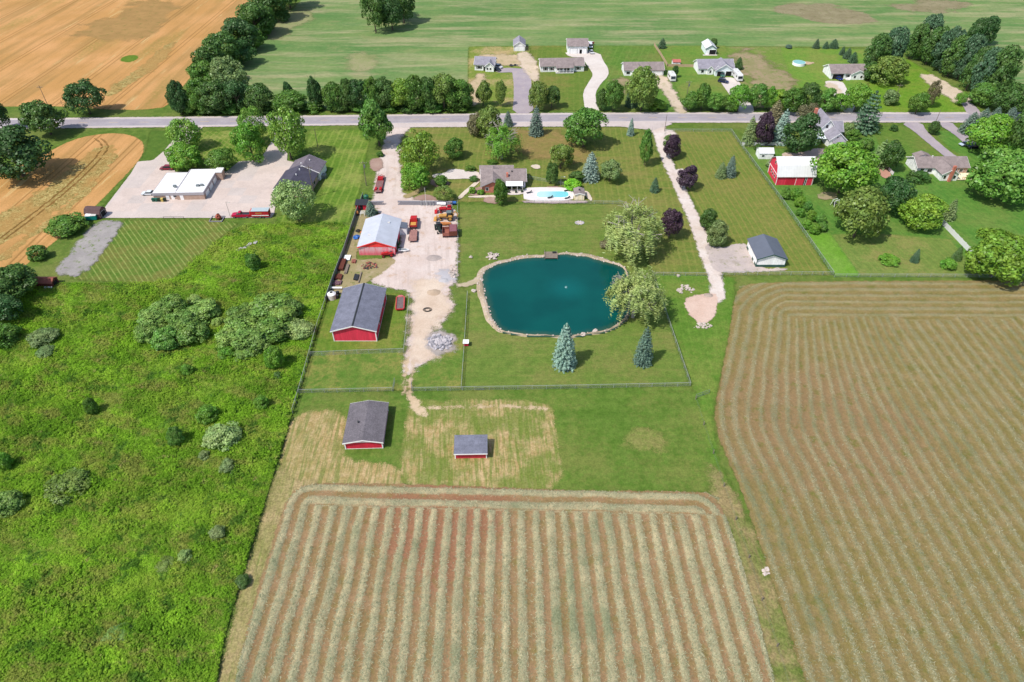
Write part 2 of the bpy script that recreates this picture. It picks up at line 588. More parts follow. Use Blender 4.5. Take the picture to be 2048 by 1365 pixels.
# ---- ripe wheat
def wheat(name, ang, dark=.5, tram=24.0):
    g = G(name)
    c = g.mix(g.mr(g.noise(.03, 4, .6), .35, .65), C(224, 170, 112), C(206, 156, 94))
    n = g.noise(1.0, 5, .65, g.map(g.pos(), -ang, (.008, .12, 1)))
    c = g.mix(g.mr(n, .45, .66, 0, dark), c, C(164, 134, 80))
    n = g.noise(1.0, 6, .75, g.map(g.pos(), -ang, (.025, .25, 1), (17, 12, 0)))
    c = g.mix(g.mr(n, .48, .66, 0, .6), c, C(184, 142, 84))
    n = g.noise(1.0, 5, .7, g.map(g.pos(), -ang, (.02, .2, 1), (7, 2, 0)))
    c = g.mix(g.mr(n, .58, .7, 0, .6), c, C(228, 206, 146))
    # lodged, tangled stalks
    l = g.math('MULTIPLY', g.mr(g.noise(.02, 3, .5, g.map(g.pos(), -ang, (.35, 1.6, 1), (3, 9, 0))), .56, .64), g.mr(g.noise(.8, 5, .8), .4, .6))
    c = g.mix(g.math('MULTIPLY', l, .7), c, C(150, 140, 70))
    o = g.sep(g.pos())
    t = g.math('ADD', g.math('MULTIPLY', o[0], -sin(ang)), g.math('MULTIPLY', o[1], cos(ang)))
    for off in (0.0, 2.2):
        fr = g.math('FRACT', g.math('DIVIDE', g.math('ADD', t, off), tram))
        c = g.mix(g.mr(g.math('ABSOLUTE', g.math('SUBTRACT', fr, .5)), .5 / tram, 0.1 / tram, 0, .55), c, C(140, 105, 55))
    f = g.noise(1.6, 4, .75)
    c = g.val(c, g.mr(f, .3, .7, .88, 1.1))
    return g.masked(g.princ(c, .95, .1, g.bump(f, .5, .2)), .3, .6, .5)
wa = pdir((150, 165), (350, 20))
sheet('wheat_field', [(-500, 214), (-500, -200), (620, -200), (520, 0), (470, 45), (420, 105), (385, 150), (352, 190), (340, 216), (250, 222), (120, 212), (0, 214)],
      wheat('ripe_wheat', wa, .6), 'golden ripe wheat field beyond the road', 'field', cell=5)
g_wp = gravel('weedy_wheat', C(170, 136, 84), C(184, 146, 92), C(132, 126, 64), .7, (4, 30, .03))
sheet('weedy_wheat_patch', [(140, 72), (190, 40), (260, 8), (330, 6), (380, 14), (330, 50), (260, 82), (190, 85)], g_wp, 'dark brownish weedy patch in the far wheat field', 'crop', margin=22, cell=3)
sheet('green_wheat_patch', [(238, 122), (246, 114), (264, 110), (279, 113), (272, 121), (256, 126)], lawn('green_spot', C(98, 130, 40), C(110, 138, 48), edge=(.5, .8, .3)), 'small oval green patch in the far wheat field', 'crop', margin=4)
wa2 = pdir((20, 470), (215, 290))
sheet('wheat_field', [(-300, 760), (-300, 420), (-20, 352), (60, 325), (100, 303), (140, 282), (185, 270), (240, 266), (280, 277), (290, 296), (280, 320), (250, 352), (215, 388), (185, 418), (160, 440), (100, 492), (60, 522), (42, 542), (20, 548), (-20, 540), (-120, 640)],
      wheat('ripe_wheat_near', wa2, .55, 18), 'golden ripe wheat strip left of the concrete lot', 'field', cell=1.5)

g = G('lodged_wheat')
c = g.mix(g.mr(g.noise(.5, 5, .8, None, 1.5), .42, .66), C(166, 138, 80), C(212, 192, 126))
c = g.mix(g.mr(g.noise(.7, 5, .8, g.map(g.pos(), 0, (1, 1, 1), (8, 3, 0)), 1.0), .52, .62, 0, .85), c, C(104, 104, 48))
c = g.mix(g.mr(g.noise(.06, 4, .6), .45, .6, 0, .7), c, C(190, 148, 88))
m_lodge = g.masked(g.princ(c, .95, .1, g.bump(g.noise(.9, 4, .8), 1, .3)), .5, 5, .18)
sheet('lodged_wheat', strip([(215, 292), (185, 330), (150, 362), (100, 400), (40, 440), (-60, 480)], [7, 15, 15, 14, 18, 20]), m_lodge, 'flattened tangled wheat down the middle of the near wheat strip', 'crop', px=False, margin=6)
sheet('lodged_wheat', strip([(205, 325), (180, 372), (130, 420), (95, 450), (50, 480), (0, 520)], [3, 4, 4, 5, 3, 3]), m_lodge, 'thin flattened line along the near wheat strip', 'crop', px=False, margin=4)
sheet('lodged_wheat', strip([(345, 85), (300, 135), (250, 165), (215, 190)], [5, 9, 7, 5]), m_lodge, 'flattened pale streak in the far wheat field', 'crop', px=False, margin=6)
m_rut = gravel('wheat_rut', C(142, 106, 58), C(122, 96, 50), None, 0, (.1, .4, .5))
for i_, o_ in enumerate((0, 12)):
    sheet('tractor_rut', strip([(188 + o_, 276), (200 + o_, 285), (206 + o_, 296), (186 + o_, 322), (140 + o_, 368), (70 + o_, 425), (-20 + o_, 492)], .8), m_rut, ['left', 'right'][i_] + ' tractor rut curving through the near wheat strip', 'track', px=False, cell=.8)
# ---- lawns and lots
YL = C(176, 172, 100)
lawn_items = [
 ('lawn', [(300, 262), (395, 262), (330, 318), (240, 410), (215, 432), (200, 420), (268, 340), (292, 300)], lawn('lawn_a', C(84, 116, 44), C(98, 126, 50)), 'mown strip between wheat and the concrete lot'),
 ('lawn', [(402, 264), (470, 262), (545, 262), (528, 318), (480, 322), (470, 338), (400, 340), (340, 320)], lawn('lawn_b', C(92, 126, 44), C(112, 140, 52), YL, .5, .1, (pdir((400, 330), (460, 262)), 1.9, .35, YL), (pdir((430, 270), (520, 320)), 1.9, .35, YL)), 'cross-mown lawn in front of the white flat-roofed station'),
 ('lawn', [(618, 262), (722, 260), (738, 285), (730, 330), (716, 395), (698, 446), (560, 447), (550, 436), (640, 400), (655, 330), (610, 300)], lawn('lawn_c', C(94, 130, 44), C(112, 142, 52), YL, .5, .08, (pdir((660, 440), (722, 285)), 2.6, .42, C(160, 178, 84))), 'bright striped lawn right of the dark-roofed hall'),
 ('lawn', [(250, 441), (440, 440), (476, 447), (425, 490), (385, 522), (337, 569), (240, 566), (140, 558), (215, 482)], lawn('lawn_d', C(88, 124, 44), C(112, 130, 56), C(130, 126, 66), .8, .09, (pdir((246, 447), (330, 564)), 1.35, .6, C(166, 178, 100))), 'diagonally striped lawn below the concrete lot'),
 ('lawn', [(790, 256), (1000, 255), (1275, 256), (1285, 262), (1310, 300), (1345, 360), (1400, 480), (1424, 552), (1308, 550), (1246, 409), (1170, 404), (905, 404), (798, 400)], lawn('lawn_e', C(108, 130, 56), C(126, 138, 64), C(156, 138, 86), .42, .05, (pdir((1240, 400), (1230, 330)), 2.2, .25, C(172, 162, 94)), streak=(0, .35, .35, C(166, 140, 92))), 'front lawn with brown dry patches around the brick house'),
 ('lawn', [(917, 409), (1100, 410), (1248, 409), (1304, 548), (1380, 770), (1150, 774), (922, 778), (930, 690), (936, 590), (915, 560)], lawn('lawn_f', C(102, 130, 54), C(120, 140, 64), C(142, 138, 80), .6, .07, (pdir((950, 480), (1200, 480)), 1.4, .16, C(96, 116, 50)), streak=(0, .5, .25, C(150, 144, 84))), 'mown lawn around the turquoise pond'),
 ('lawn', [(1338, 262), (1462, 262), (1478, 288), (1560, 400), (1664, 550), (1440, 552), (1424, 500), (1395, 420), (1350, 330)], lawn('lawn_g', C(110, 132, 56), C(128, 138, 64), C(152, 138, 82), .42, .05, (pdir((1480, 290), (1664, 549)), 1.9, .4, C(166, 146, 88))), 'olive striped lawn between gravel lane and red barn'),
 ('lawn', [(1490, 296), (1660, 300), (1760, 262), (1900, 262), (2300, 280), (2300, 560), (1668, 553), (1560, 398)], lawn('lawn_h', C(84, 132, 52), C(102, 144, 60), C(134, 142, 76), .45, .06, (pdir((1850, 400), (2000, 520)), 2.2, .2, C(130, 158, 74))), 'green lawn around the red gambrel barn'),
 ('lawn', [(1745, 254), (1845, 250), (1925, 316), (1800, 330), (1760, 300)], lawn('lawn_h2', C(92, 128, 48), C(108, 138, 56), C(134, 132, 72), .5, .06, (pdir((1790, 270), (1890, 318)), 3, .2, C(124, 146, 66))), 'front lawn of the tan ranch house'),
 ('lawn', [(1700, 468), (1790, 470), (1900, 480), (1960, 555), (1720, 552), (1662, 470)], lawn('lawn_h3', C(112, 136, 64), C(124, 146, 70), C(156, 148, 90), .75, .08, (pdir((1720, 470), (1800, 550)), 2.2, .25, C(152, 156, 84))), 'dry mown lawn left of the white vinyl fence'),
 ('garden_plot', [(1616, 468), (1660, 468), (1720, 553), (1668, 553)], lawn('garden_plot', C(108, 156, 50), C(120, 166, 60), C(140, 166, 84), .4, .1), 'bright green strip beside the chain-link fence'),
 ('lawn', [(938, 94), (1056, 94), (1070, 150), (1062, 222), (935, 214)], lawn('lawn_i', C(112, 140, 54), C(140, 150, 70), C(196, 170, 124), .95, .06), 'patchy half-bare lot of the small white house'),
 ('lawn', [(1058, 92), (1190, 92), (1205, 150), (1185, 180), (1180, 222), (1064, 220), (1078, 150)], lawn('lawn_j', C(100, 128, 50), C(116, 136, 58), C(150, 134, 78), .7, .05, (pdir((1100, 220), (1104, 150)), 2.6, .22, C(140, 146, 76))), 'lawn of the long white house with porch'),
 ('dry_lawn', [(1030, 258), (1120, 262), (1160, 290), (1190, 320), (1150, 328), (1060, 318), (1020, 290)], lawn('lawn_dry', C(150, 132, 80), C(138, 132, 72), C(166, 138, 92), .8, .12, edge=(2, 8, .12)), 'brown dry lawn patch behind the brick house'),
 ('lawn', [(1184, 92), (1310, 92), (1340, 150), (1376, 222), (1190, 222), (1190, 180), (1212, 150)], lawn('lawn_k', C(90, 130, 50), C(106, 140, 58), C(150, 134, 84), .4, .05, (pdir((1200, 150), (1230, 96)), 3.2, .4, C(124, 152, 72))), 'striped lawn behind the grey-roofed house with garage'),
 ('lawn', [(1312, 92), (1450, 92), (1490, 150), (1500, 180), (1460, 222), (1370, 215), (1335, 140)], lawn('lawn_l', C(102, 140, 56), C(118, 148, 62), C(148, 140, 80), .5, .06), 'lawn of the house with the parked motorhome'),
 ('lawn', [(1450, 95), (1590, 95), (1610, 150), (1600, 220), (1490, 215), (1480, 150)], lawn('lawn_m', C(112, 142, 60), C(126, 148, 68), C(168, 144, 112), 1.0, .05), 'rough lot with pinkish bare soil between two far houses'),
 ('lawn', [(1560, 96), (1740, 100), (1745, 160), (1700, 200), (1620, 200), (1580, 150)], lawn('lawn_n', C(106, 148, 56), C(122, 154, 62), C(156, 146, 84), .45, .05), 'green lawn with the round pool'),
 ('weedy_lot', [(1760, 100), (1800, 110), (1900, 170), (1960, 228), (1720, 226), (1740, 160)], lawn('weed_lot', C(100, 144, 40), C(120, 156, 50), C(146, 150, 70), .5, .07, fine=.25), 'bright green overgrown lot by the dirt patch'),
 # near paddocks
 ('lawn', [(655, 600), (690, 585), (800, 588), (818, 600), (812, 640), (806, 700), (624, 706), (640, 650)], lawn('lawn_o', C(96, 130, 44), C(116, 140, 54), C(146, 142, 74), .7, .1, (pdir((650, 690), (672, 600)), 1.6, .2, C(140, 148, 70))), 'fenced lawn around the big red barn'),
 ('lawn', [(624, 706), (806, 702), (820, 745), (920, 670), (934, 600), (924, 776), (810, 782), (602, 784)], lawn('lawn_p', C(92, 128, 48), C(118, 138, 62), C(160, 150, 84), .75, .12), 'grass paddock between the two chain-link fences'),
 ('lawn', [(600, 786), (820, 784), (1100, 778), (1382, 774), (1400, 800), (1440, 940), (1455, 985), (560, 985), (585, 830)], lawn('lawn_q', C(86, 120, 42), C(106, 134, 56), C(136, 138, 74), .6, .06, streak=(0, .6, .25, C(128, 148, 66))), 'green grass strip between the fence and the hay field'),
 ('lawn', [(1304, 548), (1420, 552), (1470, 556), (1466, 640), (1440, 760), (1426, 830), (1440, 930), (1470, 985), (1500, 1080), (1470, 1080), (1425, 930), (1385, 775)], lawn('lawn_r', C(90, 130, 44), C(108, 140, 56), C(150, 148, 80), .4, .06, (pdir((1440, 900), (1420, 800)), 1.8, .2, C(126, 160, 66))), 'green lane of grass right of the pond fence'),
]
for nm, poly, mat, lab in lawn_items:
    sheet(nm, poly, mat, lab, 'lawn', sm=0)

def stubble(name, green, ga, ang, amt=.8):
    g = G(name)
    c = g.mix(g.mr(g.noise(.5, 5, .7), .35, .65), C(212, 184, 138), C(184, 158, 106))
    sn = g.noise(1.0, 5, .7, g.map(g.pos(), -ang, (.12, 1.3, 1)))
    c = g.mix(g.math('MULTIPLY', g.mr(sn, .42, .6), ga), c, green)
    n = g.noise(.09, 5, .7)
    c = g.mix(g.mr(n, .4, .58, 0, amt), c, green)
    f = g.noise(2.2, 5, .8)
    c = g.val(c, g.mr(f, .3, .7, .76, 1.2))
    return g.masked(g.princ(c, .95, .1, g.bump(f, .8, .15)), .7, 1.3, .4)
sheet('corn_stubble', [(588, 826), (694, 820), (688, 880), (684, 922), (800, 930), (812, 985), (700, 985), (610, 985), (575, 1000), (555, 970), (566, 900)], stubble('stubble_a', C(126, 138, 70), .75, pdir((600, 960), (640, 830)), .25), 'pale stubble patch left of the small red barn', 'field')
sheet('corn_stubble', [(818, 800), (900, 803), (1100, 799), (1112, 860), (1128, 982), (1000, 990), (800, 985), (804, 900)], stubble('stubble_b', C(112, 136, 54), .7, pdir((900, 960), (900, 830)), .72), 'patchy straw-coloured plot around the small red shed', 'field')
g_dirt = gravel('bare_dirt', C(222, 198, 166), C(206, 180, 144), C(176, 160, 110), .5, (.6, 1.6, .6))
sheet('dirt_track', strip([(816, 782), (820, 795), (832, 812), (850, 832)], [1.0, 1.6, 2.6, 2.0]), g_dirt, 'bare dirt track turning into the straw plot', 'track', px=False)
sheet('dirt_track', strip([(850, 818), (980, 812), (1095, 818)], [1.0, .3, 1.2]), g_dirt, 'thin bare dirt line across the straw plot', 'track', px=False)
sheet('dry_patch', [(1245, 875), (1290, 856), (1320, 862), (1330, 885), (1300, 895), (1250, 892)], lawn('dry_spot', C(132, 138, 74), C(120, 138, 64), C(150, 142, 86), .7, .15, edge=(2.0, 9, .12), fine=.25), 'straw-coloured dry patch in the green strip', 'grass', margin=9)
sheet('dry_strip', strip([(1420, 930), (1455, 1010), (1490, 1100), (1530, 1240), (1570, 1420)], [2.0, 5.5, 6.5, 7.5, 8]), lawn('verge_dry', C(112, 128, 60), C(138, 138, 82), C(166, 146, 104), .9, .15, edge=(.8, 1.6, .4), fine=.3, streak=(pdir((1530, 1240), (1455, 1010)), .8, .6, C(150, 128, 92))), 'rough weedy strip between the two hay fields', 'grass', px=False)
sheet('field_margin', [(586, 965), (640, 960), (620, 985), (575, 1010), (520, 1200), (480, 1365), (460, 1480), (400, 1480), (440, 1350), (478, 1190), (530, 1020), (562, 920)], lawn('margin_dry', C(146, 142, 84), C(166, 154, 104), C(190, 166, 124), .8, .1, streak=(pdir((480, 1300), (560, 980)), .9, .85, C(112, 130, 60)), fine=.3), 'dry trodden margin along the left hay field edge', 'grass')

m_ddrive0 = gravel('sandy_soil', C(214, 190, 158), C(196, 176, 138), C(150, 150, 92), .7, (1.5, 5, .15))
m_pink = gravel('pinkish_soil', C(172, 152, 122), C(152, 146, 102), C(124, 142, 74), 1.0, (3.5, 16, .06), grass=(1.0, C(122, 144, 70)))
sheet('bare_soil_patch', [(1468, 104), (1505, 98), (1545, 125), (1568, 150), (1592, 200), (1580, 218), (1540, 215), (1500, 165), (1478, 135)], m_pink, 'pinkish bare soil running down the rough lot', 'soil', margin=9, cell=1.5)
sheet('bare_soil_patch', [(944, 150), (975, 148), (968, 180), (958, 212), (942, 212)], m_ddrive0, 'sandy strip below the small white house', 'soil', margin=4, cell=1.2)
sheet('bare_soil_patch', [(950, 112), (1000, 108), (1045, 112), (1050, 130), (1000, 134), (985, 120), (952, 122)], m_ddrive0, 'sandy bare yard behind the small white house', 'soil', margin=5, cell=1.2)
sheet('bare_soil_patch', [(1235, 150), (1255, 160), (1260, 182), (1240, 185)], m_pink, 'brown bare patch on the striped far lawn', 'soil', margin=5, cell=1.2)
# ---- gravel, dirt and concrete
GV1, GV2 = C(232, 214, 204), C(222, 200, 188)
m_gravel = gravel('yard_gravel', C(234, 218, 210), C(222, 202, 192), C(208, 178, 154), .85, (.8, 2.6, .35), grass=(.0, C(130, 138, 80)), tracks=(pdir((860, 640), (850, 440)), .45, C(196, 178, 168)))
sheet('gravel_yard', [(766, 296), (776, 252), (830, 252), (802, 272), (797, 305), (802, 350), (806, 398), (912, 404), (915, 480), (914, 558), (892, 588), (908, 602), (900, 625), (882, 648), (850, 662), (906, 676), (908, 694), (880, 712), (845, 724), (826, 750), (806, 752), (812, 715), (820, 660), (828, 600), (815, 583), (772, 574), (738, 566), (752, 530), (800, 510), (802, 470), (800, 440), (762, 432), (744, 408), (752, 352)],
      m_gravel, 'pale gravel drive and machinery yard', 'yard', cell=.8)
sheet('worn_ground', [(716, 400), (745, 398), (750, 430), (728, 470), (708, 520), (730, 520), (800, 515), (770, 545), (735, 565), (700, 590), (662, 590), (672, 552), (690, 500), (712, 432)], gravel('worn_grass', C(176, 160, 122), C(160, 150, 104), C(196, 178, 150), .6, (.3, 1.0, .6), grass=(.8, C(112, 128, 62))), 'worn dry ground around the white-roofed shop', 'yard', cell=.8)
for i, (w0, w1) in enumerate((((812, 735), (808, 790)), ((826, 735), (818, 792)))):
    sheet('wheel_track', strip([(w0[0] + 2, w0[1] - 20), w0, ((w0[0] + w1[0]) / 2, (w0[1] + w1[1]) / 2), w1], [1.1, .9, .7, .6]), g_dirt, ['left', 'right'][i] + ' wheel rut running to the paddock gate', 'track', px=False)
sheet('sandy_ground', [(826, 560), (880, 560), (902, 604), (894, 628), (860, 668), (880, 710), (840, 730), (818, 720), (824, 640)], gravel('yard_sand', C(234, 214, 194), C(222, 198, 176), C(206, 180, 158), .5, (2.0, 6, .2)), 'sandy lower end of the gravel yard', 'yard', margin=6)
sheet('ash_ground', [(850, 672), (885, 660), (912, 676), (910, 700), (880, 712), (852, 700)], gravel('ash', C(196, 184, 180), C(178, 168, 160), C(160, 150, 140), .6, (1.2, 3, .4)), 'greyish scorched ground around the rubble heap', 'yard', margin=5)
sheet('grey_gravel_patch', [(870, 540), (905, 540), (912, 562), (885, 568)], gravel('bluish_gravel', C(206, 202, 206), C(194, 190, 194), None, 0, (1.0, 3, .4)), 'bluish grey gravel spill at the right yard edge', 'yard', margin=4)
m_lane = gravel('lane_gravel', C(238, 226, 218), C(226, 208, 196), C(206, 188, 168), .5, (.6, 1.4, .5))
sheet('gravel_lane', strip([(1308, 240), (1318, 262), (1322, 290), (1334, 322), (1356, 370), (1382, 425), (1402, 472), (1418, 515), (1428, 548), (1436, 580), (1430, 605)], [9, 5.0, 3.9, 3.7, 3.7, 3.9, 4.3, 5.4, 3.8, 3.6, 4.5]), m_lane, 'pale gravel lane running from the road to the sand patch', 'lane', px=False, cell=.8)
sheet('gravel_pad', [(1408, 486), (1440, 498), (1466, 490), (1494, 486), (1504, 510), (1524, 540), (1575, 536), (1578, 542), (1480, 546), (1430, 548), (1416, 515)], gravel('pad_gravel', C(214, 198, 190), C(198, 184, 180), C(170, 160, 140), .6, (.3, 1.3, .6), grass=(.5, C(130, 140, 80))), 'gravel parking pad beside the white garage', 'yard')
sheet('sand_patch', [(1366, 602), (1384, 592), (1418, 588), (1436, 590), (1434, 625), (1420, 645), (1400, 650), (1378, 630)], gravel('pink_sand', C(232, 204, 188), C(222, 190, 172), C(206, 176, 160), .4, (.3, 1.0, .6)), 'pinkish sand patch at the end of the gravel lane', 'sand')
sheet('sand_patch', strip([(1318, 262), (1345, 264), (1330, 285)], [4, 4.5, 3]), m_lane, 'pale stony patch beside the gravel lane entrance', 'gravel', px=False)
sheet('gravel_turnout', [(1342, 342), (1368, 338), (1370, 350), (1352, 356)], m_lane, 'small pale gravel bay beside the purple tree', 'gravel')
sheet('grey_gravel', [(190, 444), (250, 442), (232, 470), (200, 512), (168, 552), (104, 552), (140, 508)], gravel('grey_gravel', C(180, 174, 170), C(164, 158, 156), C(128, 136, 92), .5, (1.0, 2.6, .3), grass=(.8, C(112, 134, 62))), 'grey gravel strip left of the striped lawn', 'gravel')
m_conc = gravel('lot_concrete', C(226, 210, 202), C(216, 202, 194), C(200, 188, 184), .5, (.12, .2, .5))
LOT = [(196, 437), (216, 408), (262, 348), (276, 324), (306, 322), (328, 303), (352, 274), (366, 254), (410, 252), (398, 262), (372, 296), (346, 326), (350, 345), (452, 345), (478, 324), (520, 321), (545, 282), (552, 256), (600, 254), (586, 268), (576, 300), (574, 322), (590, 326), (556, 380), (548, 430), (542, 437)]
lot = sheet('concrete_lot', LOT, m_conc, 'pale concrete parking lot around the flat-roofed station', 'parking lot', cell=1.0, sm=0, margin=.6)
LOTZ = LAYER[0]
# slabs of the lot
m_slab = gravel('slab_concrete', C(230, 212, 202), C(218, 200, 190), C(206, 192, 186), .5, None)
m_slabd = gravel('slab_concrete_grey', C(221, 207, 200), C(212, 199, 192), C(190, 176, 172), .5, None)
lotw = PL(LOT)
sl_me = MB().box(-2.62, -2.62, -.01, 2.62, 2.62, .012).mesh('slab'); sl_me.materials.append(m_slab)
sl_md = MB().box(-2.62, -2.62, -.01, 2.62, 2.62, .012).mesh('slab_grey'); sl_md.materials.append(m_slabd)
lrot = pdir((200, 437), (540, 437))
lc = P(370, 400)
for i in range(-12, 13):
    for j in range(-6, 10):
        x = lc[0] + 5.3 * (i * cos(lrot) - j * sin(lrot)); y = lc[1] + 5.3 * (i * sin(lrot) + j * cos(lrot))
        a = np.array([x + dx * 2.6 for dx in (-1, 1, 1, -1)]); b = np.array([y + dy * 2.6 for dy in (-1, -1, 1, 1)])
        if inside(a, b, lotw).all():
            o = link('slab', sl_md if random.random() < .16 else sl_me, lot)
            o.location = (x, y, LOTZ - .008 + random.uniform(.0, .003)); o.rotation_euler = (0, 0, lrot)

# ---- the road
m_asph = gravel('asphalt_worn', C(176, 168, 176), C(188, 180, 186), C(160, 154, 162), .5, None, tracks=(0, .4, C(152, 146, 154)))
m_shoulder = gravel('road_shoulder', C(222, 208, 204), C(212, 198, 194), C(190, 176, 160), .4, (.3, .7, .6))
RC = [(-400, 249.5), (-100, 249), (130, 247), (500, 243.5), (750, 240.5), (1000, 237.8), (1300, 236), (1900, 235.8), (2300, 235.5)]
rc = chaikin(PL(RC), 2, False)
sheet('road_shoulder', strip(rc, 10.2, True), m_shoulder, 'pale gravel shoulder along both sides of the road', 'road shoulder', px=False, sm=0, cell=2.0)
sheet('road_shoulder', [(735, 246), (1000, 243), (1250, 242), (1330, 243), (1345, 249), (1305, 262), (1240, 254), (1000, 254.5), (760, 256)], m_shoulder, 'wide pale gravel apron in front of the brick house lot', 'road shoulder', sm=0)
LAYER[0] += .006
sp = strip(rc, 7.2, True)
n = len(rc)
road = MB().add([(p[0], p[1], LAYER[0]) for p in sp], [(i, i + 1, 2 * n - 2 - i, 2 * n - 1 - i) for i in range(n - 1)]).build('road', m_asph)
tag(road, 'two-lane asphalt road crossing the whole picture', 'road', kind='structure')
m_line = paint('road_white', C(240, 236, 236), .7, .08)
m_dash = paint('road_yellow', C(240, 205, 150), .7, .1)
for sgn in (-1, 1):
    d = np.gradient(rc, axis=0); d /= np.linalg.norm(d, axis=1)[:, None]
    off = rc + np.stack([-d[:, 1], d[:, 0]], 1) * 3.4 * sgn
    q = strip(off, .16, True)
    MB().add([(p[0], p[1], LAYER[0] + .006) for p in q], [(i, i + 1, 2 * n - 2 - i, 2 * n - 1 - i) for i in range(n - 1)]).build('edge_line', m_line, road)
dm = MB().add([(-1.8, -.09, 0), (1.8, -.09, 0), (1.8, .09, 0), (-1.8, .09, 0)], [(0, 1, 2, 3)]).mesh('lane_dash'); dm.materials.append(m_dash)
L = np.concatenate([[0], np.cumsum(np.linalg.norm(np.diff(rc, axis=0), axis=1))])
s0 = 4.0
while s0 < L[-1]:
    x, y = np.interp(s0, L, rc[:, 0]), np.interp(s0, L, rc[:, 1])
    if abs(x) < 215:
        o = link('lane_dash', dm, road); o.location = (x, y, LAYER[0] + .007)
        k = min(np.searchsorted(L, s0), n - 1); o.rotation_euler = (0, 0, atan2(rc[k][1] - rc[k - 1][1], rc[k][0] - rc[k - 1][0]))
    s0 += 12.2
# ---- driveways
m_drive = gravel('driveway_concrete', C(236, 226, 218), C(228, 216, 208), C(214, 200, 190), .4, (.1, .15, .5))
m_adrive = gravel('driveway_asphalt', C(176, 164, 172), C(188, 176, 180), C(206, 190, 180), .4, (.15, .3, .5))
m_ddrive = gravel('driveway_dirt', C(226, 206, 184), C(212, 194, 168), C(180, 174, 128), .7, (1.0, 3.0, .2))
drv = [
 (strip([(1046, 228), (1046, 200), (1045, 165), (1042, 138)], [9, 8, 8, 9]), m_adrive, 'grey asphalt drive of the small white house'),
 (strip([(1050, 146), (1030, 141), (990, 142)], [5, 6, 6]), m_adrive, 'grey asphalt spur beside the small white house'),
 (strip([(1070, 165), (1055, 125), (1046, 105)], [3, 9, 5]), m_ddrive, 'sandy track to the small white garage'),
 (strip([(1186, 228), (1180, 205), (1178, 186), (1190, 166), (1202, 152), (1198, 138), (1188, 124), (1180, 106)], [6, 5.4, 5.4, 5.6, 7, 9, 9, 10]), m_drive, 'curving white concrete drive'),
 ([(1128, 104), (1190, 104), (1190, 112), (1165, 116), (1138, 115)], m_drive, 'white concrete apron of the large far garage'),
 (strip([(1366, 228), (1345, 195), (1325, 168), (1318, 152)], [4.6, 5, 6.5, 7]), m_ddrive, 'straight pale drive with grass strip'),
 (strip([(1490, 228), (1487, 205), (1474, 185), (1462, 168), (1452, 156)], [8, 7, 8.5, 8.5, 8]), m_drive, 'concrete drive of the house with motorhome'),
 (strip([(1700, 228), (1682, 190), (1672, 172), (1666, 163)], [6, 7, 8, 8]), m_drive, 'white concrete drive in front of the far right house'),
 ([(1648, 168), (1662, 165), (1685, 182), (1684, 194), (1660, 182)], m_ddrive, 'pale gravel bay by the far right house'),
 ([(1838, 145), (1852, 152), (1868, 150), (1900, 172), (1935, 192), (1940, 205), (1912, 210), (1895, 195), (1870, 175), (1848, 165)], m_ddrive, 'bare dirt patch in the overgrown lot'),
 (strip([(1950, 232), (1938, 212), (1925, 205)], [6, 5, 5]), m_adrive, 'short grey drive to the dirt patch'),
 (strip([(1822, 246), (1838, 262), (1870, 290), (1905, 318), (1925, 322)], [9, 5, 4.4, 4.4, 6]), m_adrive, 'grey cracked drive to the tan ranch house'),
 (strip([(1885, 246), (1900, 256), (1925, 274), (1945, 292)], [8, 5, 4.6, 5]), m_adrive, 'grey drive under the trees on the far right'),
 ([(1562, 306), (1600, 308), (1640, 295), (1665, 305), (1660, 320), (1630, 322), (1565, 318)], gravel('farm_drive', C(222, 196, 184), C(210, 186, 172), C(190, 172, 140), .6, (.3, .9, .6)), 'pinkish gravel court behind the red gambrel barn'),
 ([(900, 338), (935, 342), (962, 346), (962, 362), (935, 358), (905, 360), (868, 358), (862, 350), (890, 348)], m_drive, 'pale concrete drive left of the brick house'),
]
for p, m, lab in drv:
    sheet('driveway', p, m, lab, 'driveway', px=not isinstance(p, np.ndarray), sm=1, cell=.9)

